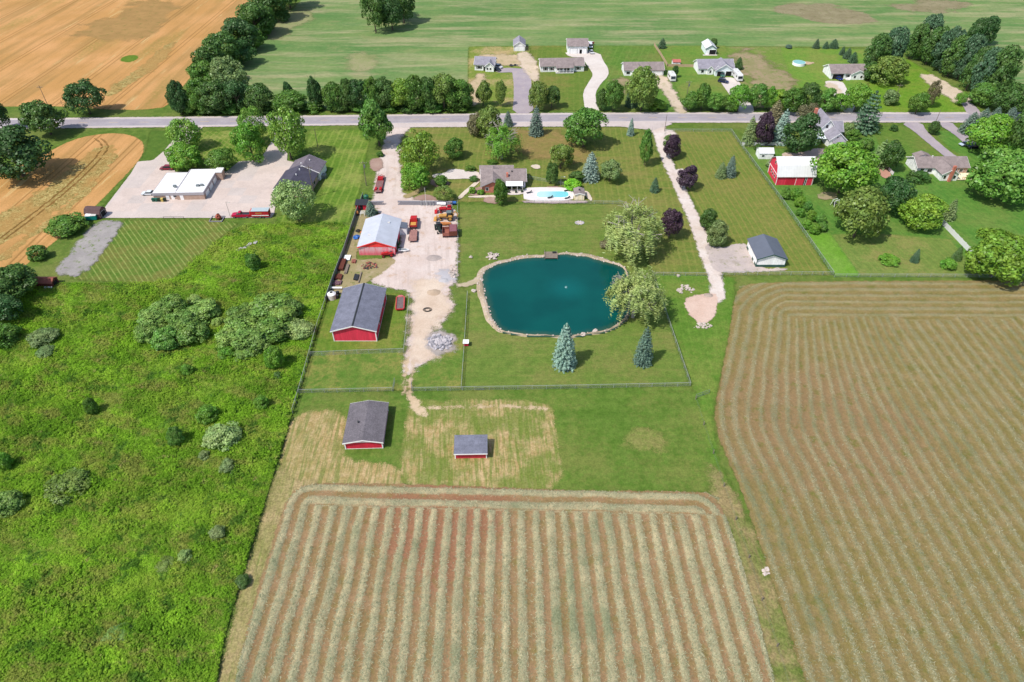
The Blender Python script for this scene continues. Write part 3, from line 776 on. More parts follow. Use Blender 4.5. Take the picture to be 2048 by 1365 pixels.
# ---- overgrown meadow
MEAD = [(714, 446), (690, 500), (666, 566), (640, 645), (621, 706), (599, 786), (584, 832), (558, 918), (528, 1012), (495, 1122), (478, 1178), (452, 1262), (434, 1365), (405, 1500), (-300, 1500), (-330, 560), (-60, 560), (0, 590), (60, 582), (110, 566), (336, 571), (384, 526), (424, 494), (474, 452), (560, 449)]
def meadow_mat(name, leaf):
    g = G(name)
    B = 1.0 if leaf else .8
    q = lambda r, gg, b: C(r, gg, b, K * (.455 if leaf else .6))
    n1 = g.noise(.05, 5, .7)
    c = g.mix(g.mr(n1, .38, .60), q(84, 118, 34), q(106, 142, 40))
    n2 = g.noise(.14, 5, .75, g.map(g.pos(), .6, (1, 1.5, 1), (9, 4, 0)))
    c = g.mix(g.mr(n2, .5, .66, 0, .8), c, q(132, 168, 50))
    n3 = g.noise(.16, 5, .75, g.map(g.pos(), .3, (.7, 1.2, 1), (31, 14, 0)))
    c = g.mix(g.mr(n3, .46, .62, 0, .8), c, q(122, 126, 62))
    n5 = g.noise(.4, 4, .7, g.map(g.pos(), .3, (1, 1, 1), (51, 4, 0)))
    c = g.mix(g.mr(n5, .6, .72, 0, .7), c, q(134, 122, 82))
    n6 = g.noise(.035, 5, .7, g.map(g.pos(), -.5, (.6, 1.8, 1), (90, 20, 0)))
    c = g.mix(g.mr(n6, .5, .64, 0, .45), c, q(136, 156, 58))
    n4 = g.noise(.22, 4, .75, g.map(g.pos(), .3, (1, 1, 1), (71, 44, 0)))
    c = g.mix(g.mr(n4, .54, .64, 0, .85), c, q(64, 98, 36))
    if leaf:
        r = g.attr('rnd')
        c = g.val(c, g.mr(r, 0, 1, .72, 1.28, False))
        d = g.n('BsdfDiffuse'); g.put(d.inputs[0], c)
        t = g.n('BsdfTranslucent'); g.put(t.inputs[0], c)
        x = g.n('MixShader'); x.inputs[0].default_value = .45
        g.t.links.new(d.outputs[0], x.inputs[1]); g.t.links.new(t.outputs[0], x.inputs[2])
        return g.out(x.outputs[0])
    f = g.noise(1.6, 5, .75)
    c = g.val(c, g.mr(f, .3, .7, .62, 1.1))
    return g.masked(g.princ(c, .95, .1, g.bump(f, 1.0, .3)), .2, .5, .8)
MEADW = chaikin(PL(MEAD), 1)
def mead_h(x, y):
    return .5 * vnoise(x, y, 5.0, 3) ** 1.5 + .5 * vnoise(x, y, 2.1, 4) ** 1.5 + .3 * vnoise(x, y, 1.0, 5)
sheet('weedy_meadow', MEAD, meadow_mat('meadow_ground', False), 'overgrown bright green weedy meadow left of the fence', 'meadow', cell=.8, sm=1, zfn=lambda x, y, s, a: .5 * mead_h(x, y) * np.clip(-s / 1.5, 0, 1))
MEADZ = LAYER[0]

def leaf_quads(c, nrm, size, asp, rnd, rng, tip=None):
    """diamond leaves: centres c (n,3), normals (n,3), sizes (n,)"""
    n = len(c)
    up = rng.normal(size=(n, 3)) if tip is None else tip
    a = np.cross(nrm, up); a /= np.linalg.norm(a, axis=1)[:, None] + 1e-9
    b = np.cross(nrm, a); b /= np.linalg.norm(b, axis=1)[:, None] + 1e-9
    s = size[:, None]
    q = np.stack([c + b * s * .5, c + a * s * asp * .5, c - b * s * .5, c - a * s * asp * .5], 1)
    return q.reshape(-1, 3), np.arange(n * 4).reshape(n, 4), np.repeat(rnd, 4)

def weeds():
    rng = np.random.default_rng(5)
    pts = []
    # even density on screen: sample photo pixels over the meadow, then thin by distance
    N = 250000
    u = rng.uniform(-40, 740, N); v = 440 + (1420 - 440) * rng.random(N) ** 1.0
    dy = (682.5 - v) / FPX
    rz = -ST + dy * CT
    t = -CAM_H / rz
    X, Y = (u - 1024) / FPX * t, (CT + dy * ST) * t
    ok = inside(X, Y, MEADW)
    X, Y = X[ok], Y[ok]
    thin = np.clip((90.0 / np.maximum(Y, 40)) ** -1.0 * .42, .2, .8)
    k = rng.random(len(X)) < thin
    X, Y = X[k], Y[k]
    m = len(X)
    big = vnoise(X, Y, 7.0, 8)
    h = mead_h(X, Y) * (.75 + .8 * big)
    C0, Nn, Sz, R = [], [], [], []
    for q in range(4):
        ang = rng.uniform(0, 2 * pi, m); rad = rng.uniform(0, .38, m)
        z = MEADZ + h * rng.uniform(.55, 1.15, m) + .05
        C0.append(np.stack([X + rad * np.cos(ang), Y + rad * np.sin(ang), z], 1))
        nn = np.stack([np.cos(ang) * rng.uniform(.05, .65, m), np.sin(ang) * rng.uniform(.05, .65, m), np.ones(m) * .8], 1)
        Nn.append(nn / np.linalg.norm(nn, axis=1)[:, None])
        Sz.append(rng.uniform(.2, .52, m) * (.6 + .7 * big)); R.append(np.clip(rng.normal(.5, .28, m), 0, 1))
    V, F, A = leaf_quads(np.vstack(C0), np.vstack(Nn), np.concatenate(Sz), .62, np.concatenate(R), rng)
    o = link('meadow_weeds', npmesh('meadow_weeds', V, F, False, {'rnd': A}), None, meadow_mat('meadow_leaves', True))
    tag(o, 'dense broad-leaved weeds covering the meadow', 'weeds', kind='stuff')
weeds()

# ---- hay fields with windrows
def rmin(a, b, r):
    ca, cb = np.maximum(r - a, 0), np.maximum(r - b, 0)
    return np.where((a < r) & (b < r), r - np.sqrt(ca * ca + cb * cb), np.minimum(a, b))
def line_d(x, y, a, b):
    d = b - a; d = d / np.linalg.norm(d)
    return (x - a[0]) * d[1] - (y - a[1]) * d[0]
HS = 3.05
HAY1 = [(455, 1480), (478, 1330), (506, 1215), (545, 1085), (572, 1005), (592, 978), (640, 966), (900, 972), (1150, 984), (1405, 984), (1436, 998), (1474, 1100), (1512, 1230), (1548, 1365), (1570, 1480)]
h1 = [P(500, 1230), P(566, 1015)]; h2 = [P(640, 965), P(1420, 984)]; h3 = [P(1440, 1005), P(1530, 1300)]
def hay1(x, y, s, a=None):
    dl = line_d(x, y, h1[0], h1[1]); dt = line_d(x, y, h2[0], h2[1]); dr = line_d(x, y, h3[0], h3[1])
    W1 = 93.0
    tf = np.clip(dl / np.maximum(dl + dr, 1e-3), -.5, 1.5) * W1
    tl = np.where(tf < W1 / 2, tf, W1 - tf)
    head = np.where(tf < W1 / 2, rmin(tl, dt, 6.0), rmin(tl, dt, 6.0))
    t = np.where(dt < HS * 1.9, head, tf)
    w = vnoise(x, y, 9.0, 21) - .5 + .5 * (vnoise(x, y, 3.0, 22) - .5)
    return {'row': (t + .45 * w) / HS}
HS2 = 2.85
HAY2L = [(1500, 1055), (1534, 1134), (1563, 1221), (1610, 1365), (1660, 1520)]
HAY2 = [(1660, 1520), (1610, 1365), (1563, 1221), (1534, 1134), (1484, 984), (1448, 905), (1430, 850), (1430, 810), (1443, 745), (1458, 675), (1466, 610), (1478, 574), (1520, 566), (1800, 563), (2300, 562), (2600, 640), (2600, 1520)]
h2l = chaikin(PL([(1660, 1520), (1610, 1365), (1563, 1221), (1534, 1134), (1484, 984), (1448, 905), (1430, 850), (1430, 810), (1443, 745), (1462, 660), (1474, 590), (1480, 560), (1500, 480)]), 3, False)
def hay2(x, y, s, a=None):
    dp = seg_dist(x, y, h2l, False)
    ln = line_d(x, y, P(1610, 1365), P(1457, 905))
    w_ = np.clip((dp - 5) / 40, 0, 1); w_ = w_ * w_ * (3 - 2 * w_)
    dl = dp * (1 - w_) + ln * w_
    tp = P(1800, 563)[1]
    dt = tp - y + 0 * x
    t = np.where(dt < HS2 * 6.0 + 2.2 * (vnoise(x, y, 3.0, 77) - .5), rmin(dl, dt, 16.0), dl)
    w = vnoise(x, y, 11.0, 23) - .5 + .5 * (vnoise(x, y, 3.5, 24) - .5)
    return {'row': (t + .55 * w) / HS2}
def rowmask(row, ph=.5):
    f = row - np.floor(row)
    return np.clip(1 - np.abs(f - ph) / .34, 0, 1)
def hay_mat(name, gap1, gap2, red, redamt, wd=(.30, .19), contrast=1.0, green=.4, h1c=(204, 190, 150), h2c=(170, 164, 128), h3c=(138, 150, 114), bri=1.22):
    g = G(name)
    row = g.attr('row')
    fr = g.math('FRACT', row)
    wn_ = g.n('TexWhiteNoise', noise_dimensions='1D'); g.put(wn_.inputs['W'], g.math('FLOOR', row))
    rr_ = wn_.outputs['Value']
    jit = g.math('MULTIPLY', g.math('SUBTRACT', g.noise(.9, 5, .75), .5), .26)
    jit = g.math('ADD', jit, g.math('MULTIPLY', g.math('SUBTRACT', g.noise(.12, 3, .6), .5), .3))
    jit = g.math('ADD', jit, g.math('MULTIPLY', g.math('SUBTRACT', rr_, .5), .1))
    d = g.math('ADD', g.math('ABSOLUTE', g.math('SUBTRACT', fr, .5)), jit)
    m_ = g.mr(d, wd[0], wd[1])
    gap = g.mix(g.mr(g.noise(.25, 5, .65), .35, .65), gap1, gap2)
    rd = g.n('VectorMath', operation='DISTANCE'); g.put(rd.inputs[0], g.pos()); rd.inputs[1].default_value = (red[1][0], red[1][1], 0)
    rdm = g.mr(g.math('ADD', rd.outputs['Value'], g.math('MULTIPLY', g.math('SUBTRACT', g.noise(.1, 3, .6), .5), 30)), red[1][2], red[1][2] * .35)
    gap = g.mix(g.math('MULTIPLY', rdm, redamt), gap, red[0])
    gap = g.mix(g.mr(g.noise(.3, 5, .7, g.map(g.pos(), 0, (1, 1, 1), (40, 3, 0))), .52, .7, 0, green), gap, C(122, 122, 62))
    gap = g.mix(g.mr(g.noise(3.0, 4, .8), .6, .7, 0, .5), gap, C(206, 176, 126))
    hay = g.mix(g.mr(g.noise(.16, 5, .7), .36, .64), C(*h1c), C(*h2c))
    hay = g.mix(g.mr(g.noise(.05, 4, .6, g.map(g.pos(), 0, (1, 1, 1), (17, 5, 0))), .52, .66, 0, .8), hay, C(*h3c))
    hay = g.val(hay, g.mr(rr_, 0, 1, .92, 1.08, False))
    fib = g.noise(2.0, 5, .85, None, 2.0)
    hay = g.val(hay, g.mr(fib, .3, .7, .6, 1.34))
    gap = g.val(gap, g.mr(g.noise(2.2, 5, .8), .3, .7, .8, 1.18))
    m_ = g.math('MULTIPLY', m_, g.mr(g.noise(.3, 4, .7, g.map(g.pos(), 0, (1, 1, 1), (5, 61, 0))), .28, .5, .5, 1.0))
    c = g.val(g.mix(g.math('MULTIPLY', m_, contrast), gap, hay), bri)
    return g.masked(g.princ(c, .95, .1, g.bump(fib, 1.0, .2)), .3, .8, .6)
def hay_z(x, y, s, at):
    m = rowmask(at['row'])
    return (m ** .7 * .2 + .14 * m * vnoise(x, y, .9, 31)) * np.clip(-s / .6, 0, 1)
RED = (C(176, 112, 80), (0, 0, 0))
sheet('hay_field', HAY1, hay_mat('hay_near', C(162, 132, 98), C(148, 124, 84), (C(158, 110, 84), (*P(880, 1060), 18)), .8, (.34, .14), .88, .5), 'cut hay field with straight pale windrows in front', 'hay field', cell=.36, attrs=hay1, zfn=hay_z, margin=1.0)
HZ1 = LAYER[0]
sheet('hay_field', HAY2, hay_mat('hay_right', C(156, 136, 92), C(142, 128, 76), (C(158, 126, 94), (*P(1640, 850), 34)), .6, (.34, .04), .52, .9, (184, 176, 138), (158, 158, 120), (138, 148, 110), 1.1), 'cut hay field with curving windrows on the right', 'hay field', cell=.5, attrs=hay2, zfn=lambda x, y, s, at: .5 * hay_z(x, y, s, at), margin=1.0)
HZ2 = LAYER[0]
def hay_stalks(poly, fn, z, n, name, lab, seed, umin, umax, vmin, sc_=1.0, br_=1.0):
    rng = np.random.default_rng(seed)
    N = n * 5
    u = rng.uniform(umin, umax, N); v = rng.uniform(vmin, 1420, N)
    dy = (682.5 - v) / FPX
    t = -CAM_H / (-ST + dy * CT)
    X, Y = (u - 1024) / FPX * t, (CT + dy * ST) * t
    pw = PL(poly)
    ok = inside(X, Y, pw)
    X, Y = X[ok], Y[ok]
    row = fn(X, Y, None)['row']
    m = rowmask(row)
    k = rng.random(len(X)) < (m ** .8 + .03)
    X, Y, m = X[k][:n], Y[k][:n], m[k][:n]
    q = len(X)
    cz = z + sc_ * m ** .7 * .2 + rng.uniform(.01, .1, q)
    ang = rng.uniform(0, pi, q)
    tip = np.stack([np.cos(ang), np.sin(ang), rng.normal(0, .15, q)], 1)
    nn = np.stack([rng.normal(0, .25, q), rng.normal(0, .25, q), np.ones(q)], 1)
    nn /= np.linalg.norm(nn, axis=1)[:, None]
    V, F, A = leaf_quads(np.stack([X, Y, cz], 1), nn, rng.uniform(.3, .85, q), .13, rng.random(q) ** .8, rng, tip)
    g = G(name)
    r = g.attr('rnd')
    c = g.mix(g.mr(r, 0, 1, 0, 1, False), C(116, 128, 92), C(210, 204, 166))
    c = g.val(g.mix(g.mr(g.noise(.05, 4, .6, g.map(g.pos(), 0, (1, 1, 1), (17, 5, 0))), .52, .66, 0, .6), c, C(132, 146, 108)), br_)
    o = link(name, npmesh(name, V, F, False, {'rnd': A}), None, g.out(g.princ(c, .9, .15)))
    tag(o, lab, 'hay', kind='stuff')
hay_stalks(HAY1, hay1, HZ1, 90000, 'hay_stalks', 'loose cut hay lying in the straight windrows', 3, 440, 1600, 960, 1.0, 1.02)
hay_stalks(HAY2, hay2, HZ2, 36000, 'hay_stalks', 'loose cut hay lying in the curving windrows', 4, 1420, 2060, 560, .6, .84)

# ---- the pond
zp = lambda x, y: (940 + x / 4.55, 380 + y / 4.55)
POND = [zp(*q) for q in [(115, 790), (150, 735), (240, 690), (350, 662), (450, 640), (560, 626), (680, 625), (800, 600), (880, 590), (960, 612), (1050, 612), (1130, 640), (1200, 655), (1290, 680), (1385, 705), (1425, 770), (1440, 900), (1440, 1050), (1425, 1160), (1340, 1230), (1240, 1285), (1100, 1305), (960, 1330), (800, 1340), (680, 1325), (560, 1325), (420, 1310), (300, 1290), (245, 1250), (215, 1190), (180, 1130), (160, 1040), (132, 950), (118, 860)]]
pw = chaikin(PL(POND), 2)
def offs(p, d):
    t = np.roll(p, -1, 0) - np.roll(p, 1, 0)
    t /= np.linalg.norm(t, axis=1)[:, None]
    n = np.stack([t[:, 1], -t[:, 0]], 1)
    ar = np.sum(p[:, 0] * np.roll(p[:, 1], -1) - np.roll(p[:, 0], -1) * p[:, 1])
    d = np.asarray(d)
    return p + n * (d[:, None] if d.ndim else d) * (1 if ar > 0 else -1)
g = G('pond_water')
dcol = g.mix(g.mr(g.noise(.06, 3, .5), .35, .65), C(2, 80, 76), C(4, 90, 84))
vv = g.n('VectorMath', operation='DISTANCE'); g.put(vv.inputs[0], g.pos())
fw = P(1132, 577); vv.inputs[1].default_value = (fw[0], fw[1], .1)
dcol = g.mix(g.mr(vv.outputs['Value'], 8, 0, 0, .45), dcol, C(14, 120, 118))
rip = g.math('SINE', g.math('MULTIPLY', vv.outputs['Value'], 7.0))
rip = g.math('MULTIPLY', rip, g.mr(vv.outputs['Value'], 9, 1, 0, .5))
wv = g.math('ADD', g.noise(2.5, 3, .6), rip)
WZ = .07
dcol = g.mix(g.mr(g.math('ADD', g.attr('sd'), g.math('MULTIPLY', g.math('SUBTRACT', g.noise(.5, 4, .6), .5), 2.4)), -2.4, .4, 0, .75), dcol, C(70, 96, 74))
mw = g.out(g.princ(dcol, .08, .35, g.bump(wv, .25, .05)))
inner = offs(pw, .35)
pond = sheet('pond', inner, mw, 'x', 'pond', cell=.7, margin=.05, z=WZ + LAYER[0], px=False, sm=0)
tag(pond, 'turquoise pond with a rocky shore', 'pond', kind='structure')
nv = len(pw)
wid = 1.0 + 1.3 * vnoise(pw[:, 0], pw[:, 1], 4, 41)
left = np.clip((P(1000, 600)[0] - pw[:, 0]) / 6 + .5, 0, 1); top = np.clip((pw[:, 1] - P(1100, 545)[1]) / 5, 0, 1)
wid = wid * (.3 + .55 * left + .6 * top)
rings = [(offs(pw, 0 * wid), 0.02), (offs(pw, .25 * wid), .22), (offs(pw, .6 * wid), .30), (offs(pw, wid), .03), (offs(pw, wid + .4), -.25)]
bv, bf = [], []
rr = random.Random(3)
for r, (pp, z) in enumerate(rings):
    for x, y in pp:
        bv.append((x + rr.uniform(-.12, .12), y + rr.uniform(-.12, .12), LAYER[0] + z + rr.uniform(-.04, .06) * (r in (1, 2))))
for r in range(len(rings) - 1):
    for i in range(nv):
        j = (i + 1) % nv
        bf.append((r * nv + i, r * nv + j, (r + 1) * nv + j, (r + 1) * nv + i))
m_bank = gravel('pond_bank', C(204, 184, 162), C(180, 162, 136), C(150, 140, 100), .5, None)
tag(link('pond_bank', MB().add(bv, bf).mesh('pond_bank'), None, m_bank), 'sandy stony bank ringing the pond', 'bank', kind='structure')
st = MB()
for i in range(nv):
    for k in range(3):
        if left[i] + top[i] < .3 and rr.random() < .75: continue
        a = rr.random(); q = pw[i] * (1 - a) + pw[(i + 1) % nv] * a
        nrm = rings[3][0][i] - pw[i]
        q = q + nrm * rr.uniform(-.15, .95)
        st.rock((q[0], q[1], LAYER[0] + .2), rr.uniform(.08, .32), i * 7 + k)
tag(st.build('shore_stones', m_st if False else MT['rock']), 'pale stones scattered along the pond shore', 'stones', kind='stuff')
# dry stream bed and rock spout at the shore
sheet('stony_streambed', strip([(915, 572), (935, 570), (950, 565), (966, 556)], [2.2, 2.0, 2.6, 2.6]), gravel('streambed', C(214, 194, 172), C(196, 180, 150), C(150, 146, 100), .6, (.3, 1.2, .6)), 'pale stony runoff reaching the left side of the pond', 'stones', px=False, sm=0)
# ================================================================ trees and shrubs
def foliage_mat():
    g = G('foliage')
    oi = g.n('ObjectInfo')
    r = g.attr('rnd')
    n = g.noise(.6, 4, .65)
    f = g.math('MULTIPLY', g.mr(r, 0, 1, .68, 1.4, False), g.mr(n, .3, .7, .8, 1.2))
    c = g.val(oi.outputs['Color'], f)
    hs = g.n('HueSaturation')
    g.put(hs.inputs['Color'], c)
    g.put(hs.inputs['Hue'], g.mr(g.noise(.35, 3, .6, g.map(g.pos(), 0, (1, 1, 1), (13, 5, 2))), .3, .7, .485, .515))
    c = hs.outputs[0]
    d = g.n('BsdfDiffuse'); g.put(d.inputs[0], c)
    t = g.n('BsdfTranslucent'); g.put(t.inputs[0], c)
    gl = g.n('BsdfGlossy'); gl.inputs['Roughness'].default_value = .45; gl.inputs[0].default_value = (.8, .85, .8, 1)
    x = g.n('MixShader'); x.inputs[0].default_value = .3
    g.t.links.new(d.outputs[0], x.inputs[1]); g.t.links.new(t.outputs[0], x.inputs[2])
    y = g.n('MixShader'); y.inputs[0].default_value = .03
    g.t.links.new(x.outputs[0], y.inputs[1]); g.t.links.new(gl.outputs[0], y.inputs[2])
    return g.out(y.outputs[0])
LEAF = foliage_mat()

def unit(v):
    return v / (np.linalg.norm(v, axis=1)[:, None] + 1e-9)

def crown(kind, seed):
    """unit crown: x,y in -.5...5, z in 0..1"""
    rng = np.random.default_rng(seed)
    cs, ns, sz, asp = [], [], [], .7
    if kind in ('round', 'airy', 'bush', 'oval', 'poplar'):
        cfg = {'round': (80, 95, .16, .055), 'airy': (85, 60, .15, .05), 'bush': (60, 80, .18, .075), 'oval': (120, 75, .15, .058), 'poplar': (105, 75, .13, .055)}[kind]
        nl, per, lr, ls = cfg
        z0 = {'round': .02, 'airy': .08, 'bush': -.12, 'oval': -.06, 'poplar': -.04}[kind]
        zc, zr = (1 + z0) / 2, (1 - z0) / 2
        # big bulges break the outline
        bul = unit(rng.normal(size=(9, 3))); bamp = rng.uniform(-.34, .30, 9)
        D = unit(rng.normal(size=(nl, 3)))
        if kind != 'airy': D[:, 2] = np.where(D[:, 2] < -.72, -D[:, 2], D[:, 2])
        for d in D:
            k = 1 + sum(a * max(0, float(d @ b)) ** 3 for a, b in zip(bamp, bul))
            rad = rng.uniform(.42, 1.0) ** .6 * min(k, 1.12)
            R = .5 - lr * .55
            if kind == 'oval': shape = 1.0 - .06 * max(d[2], 0)
            elif kind == 'poplar': shape = 1.0 - .35 * max(d[2], 0)
            elif kind == 'round': shape = 1.0
            else: shape = 1.0
            c0 = np.array([d[0] * R * rad * shape, d[1] * R * rad * shape, zc + d[2] * (zr - lr * .5) * min(rad, 1.05)])
            lk = rng.uniform(.7, 1.25); m = int(per * lk * lk * rng.uniform(.7, 1.2))
            e = unit(rng.normal(size=(m, 3)))
            e = unit(e + .55 * d + np.array([0, 0, .35]))
            rr = lr * lk * rng.uniform(.55, 1.0, m)[:, None] ** .5
            p = c0 + e * rr * np.array([1, 1, .8])
            cs.append(p); ns.append(unit(e + rng.normal(size=(m, 3)) * .45)); sz.append(rng.uniform(.6, 1.3, m) * ls)
    elif kind in ('spruce', 'pine'):
        lv = 17 if kind == 'spruce' else 13
        asp = .5
        for i in range(lv):
            t = i / (lv - 1)
            z = .04 + .93 * t
            R = (.5 * (1 - t) ** .58 * (.9 + .1 * min(1, t * 6)) + .02) if kind == 'spruce' else .5 * (1 - t ** 1.8) ** .8 * (.72 + .28 * rng.random()) + .03
            nb = int(6 + 16 * (1 - t)) if kind == 'spruce' else int(6 + 12 * (1 - t))
            a0 = rng.uniform(0, 6)
            for j in range(nb):
                a = a0 + 2 * pi * j / nb + rng.normal(0, .12)
                Rb = R * rng.uniform(.78, 1.05)
                ns_ = max(3, int(11 * Rb / .5 + 2))
                for s in range(ns_):
                    q = (s + .6) / ns_
                    if q < .3 and t < .8: continue
                    r = Rb * q
                    dz = -.055 * q * (Rb / .5) * 1.2 + .03 * q * q
                    for side in (-1, 0, 1):
                        w = side * .035 * (1.15 - q * .6) * (1 if Rb > .1 else .5)
                        cs.append(np.array([[r * cos(a) - w * sin(a), r * sin(a) + w * cos(a), z + dz + rng.normal(0, .006) - abs(side) * .006]]))
                        ns.append(unit(np.array([[cos(a) * .5 - side * .5 * sin(a) + rng.normal(0, .25), sin(a) * .5 + side * .5 * cos(a) + rng.normal(0, .25), .8]])))
                        sz.append(np.array([rng.uniform(.055, .085)]))
        for k in range(12):
            cs.append(np.array([[rng.normal(0, .008), rng.normal(0, .008), .93 + .07 * k / 12]])); ns.append(unit(rng.normal(size=(1, 3)))); sz.append(np.array([.03]))
    elif kind == 'willow':
        asp = .26
        nl = 72
        D = unit(rng.normal(size=(nl, 3))); D[:, 2] = np.abs(D[:, 2]) * .9 + .0
        bul = unit(rng.normal(size=(9, 3)) * np.array([1, 1, .6])); bamp = rng.uniform(-.42, .3, 9)
        for d in unit(D):
            k = 1 + sum(a * max(0, float(d @ b)) ** 2 for a, b in zip(bamp, bul))
            k = min(max(k, .45), 1.12)
            R = .46 * rng.uniform(.6, 1) * k
            c0 = np.array([d[0] * R, d[1] * R, .44 + d[2] * .5 * rng.uniform(.7, 1) * k])
            for s in range(15):
                st = c0 + rng.normal(size=3) * np.array([.045, .045, .03])
                Ln = rng.uniform(.08, .36) * (1.15 - .75 * d[2]) * rng.uniform(.5, 1.2)
                m = int(Ln / .026) + 2
                ox, oy = rng.normal(0, .03, 2)
                for q in range(m):
                    f = q / m
                    p = st + np.array([d[0] * .07 * f + ox * f, d[1] * .07 * f + oy * f, -Ln * f ** 1.4])
                    if p[2] < .02: break
                    cs.append(p[None] + rng.normal(size=(1, 3)) * .008)
                    ns.append(unit(np.array([[d[0], d[1], .35 + (1 - f)]]) + rng.normal(size=(1, 3)) * .5)); sz.append(np.array([rng.uniform(.04, .075)]))
    cs, ns, sz = np.vstack(cs), np.vstack(ns), np.concatenate(sz)
    if kind in ('spruce', 'pine'):
        out = cs * np.array([1, 1, 0]); tip = unit(out + np.array([0, 0, -.02]) + rng.normal(size=cs.shape) * .04)
        tip = unit(tip)
        a = np.cross(ns, tip)
        V, F, A = leaf_quads(cs, ns, sz, asp, np.clip(rng.normal(.5, .25, len(cs)), 0, 1), rng, np.cross(tip, ns) if False else unit(a))
    elif kind == 'willow':
        tip = np.tile([0, 0, 1.0], (len(cs), 1)) + rng.normal(size=cs.shape) * .12
        V, F, A = leaf_quads(cs, ns, sz, asp, np.clip(rng.normal(.5, .3, len(cs)), 0, 1), rng, unit(np.cross(ns, unit(tip))))
    else:
        V, F, A = leaf_quads(cs, ns, sz, asp, np.clip(rng.normal(.5, .28, len(cs)), 0, 1), rng)
    me = npmesh('crown', V, F, False, {'rnd': A})
    me.materials.append(LEAF)
    return me

def trunk(kind, seed):
    rng = random.Random(seed)
    m = MB()
    if kind in ('spruce', 'pine'):
        m.cyl((0, 0, -.02), (0, 0, .96), .022, .004, 6)
        return m.mesh('trunk')
    if kind == 'bush':
        for i in range(5):
            a = i * 1.3
            m.cyl((0, 0, -.02), (.22 * cos(a), .22 * sin(a), .55), .02, .006, 5)
        return m.mesh('trunk')
    if kind == 'willow':
        m.tube([(0, 0, -.02), (.01, .0, .2), (-.01, .01, .4)], .035, .02, 7)
        for i in range(16):
            a = i * 2.4 + rng.random(); r = rng.uniform(.28, .47); z = rng.uniform(.2, .42); zt = rng.uniform(.4, .85)
            m.tube([(0, 0, z), (r * .45 * cos(a), r * .45 * sin(a), z + (zt - z) * .7), (r * cos(a + .15), r * sin(a + .15), zt)], .012, .005, 5)
            for j in range(3):
                b = a + rng.uniform(-.5, .5); q = rng.uniform(.5, .9)
                m.tube([(r * q * cos(a), r * q * sin(a), z + (zt - z) * (.7 + .3 * q)), (r * 1.05 * cos(b), r * 1.05 * sin(b), zt + rng.uniform(-.1, .08))], .005, .003, 4)
        return m.mesh('trunk')
    top = {'round': .55, 'airy': .6, 'oval': .8, 'poplar': .85, 'willow': .55}[kind]
    m.tube([(0, 0, -.02), (.008, .004, top * .35), (-.006, .01, top * .7), (0, 0, top)], .03, .012, 7)
    for i in range(9 if kind in ('airy', 'willow') else 6):
        a = i * 2.4 + rng.random(); z = top * rng.uniform(.35, .9); r = rng.uniform(.22, .38)
        p1 = (r * .5 * cos(a), r * .5 * sin(a), z + .1); p2 = (r * cos(a + .2), r * sin(a + .2), z + .26 if kind != 'willow' else z + .18)
        m.tube([(0, 0, z), p1, p2], .012, .004, 5)
    return m.mesh('trunk')

PROTO = {}
for kd, nv_ in (('round', 8), ('airy', 4), ('bush', 5), ('oval', 5), ('poplar', 2), ('spruce', 3), ('pine', 2), ('willow', 2)):
    PROTO[kd] = [(crown(kd, 100 + 7 * i + len(kd)), trunk(kd, i)) for i in range(nv_)]
for kd in PROTO:
    for c_, t_ in PROTO[kd]:
        t_.materials.append(MT['barkpale' if kd == 'willow' else 'bark'])

LC = {'dk': (74, 104, 48), 'dk2': (62, 94, 48), 'md': (84, 118, 46), 'br': (100, 142, 48), 'yg': (112, 142, 48), 'ol': (106, 128, 58), 'gy': (112, 132, 80),
      'bl': (128, 150, 140), 'bl2': (96, 118, 104), 'pu': (70, 52, 68), 'wl': (136, 152, 90), 'bw': (112, 108, 78), 'pg': (132, 152, 90), 'lo': (112, 148, 58), 'pn': (72, 100, 70), 'br2': (92, 132, 56), 'lm': (128, 178, 50)}
LC['th'] = (102, 132, 60)
LC['th2'] = (122, 150, 72)
LC['th3'] = (134, 158, 84)
LCK = {k: C(*v, .80) for k, v in LC.items()}
NM = {'round': 'deciduous_tree', 'airy': 'locust_tree', 'bush': 'shrub', 'oval': 'oval_tree', 'poplar': 'columnar_poplar', 'spruce': 'spruce_tree', 'pine': 'pine_tree', 'willow': 'willow_tree'}
TREEN = [0]
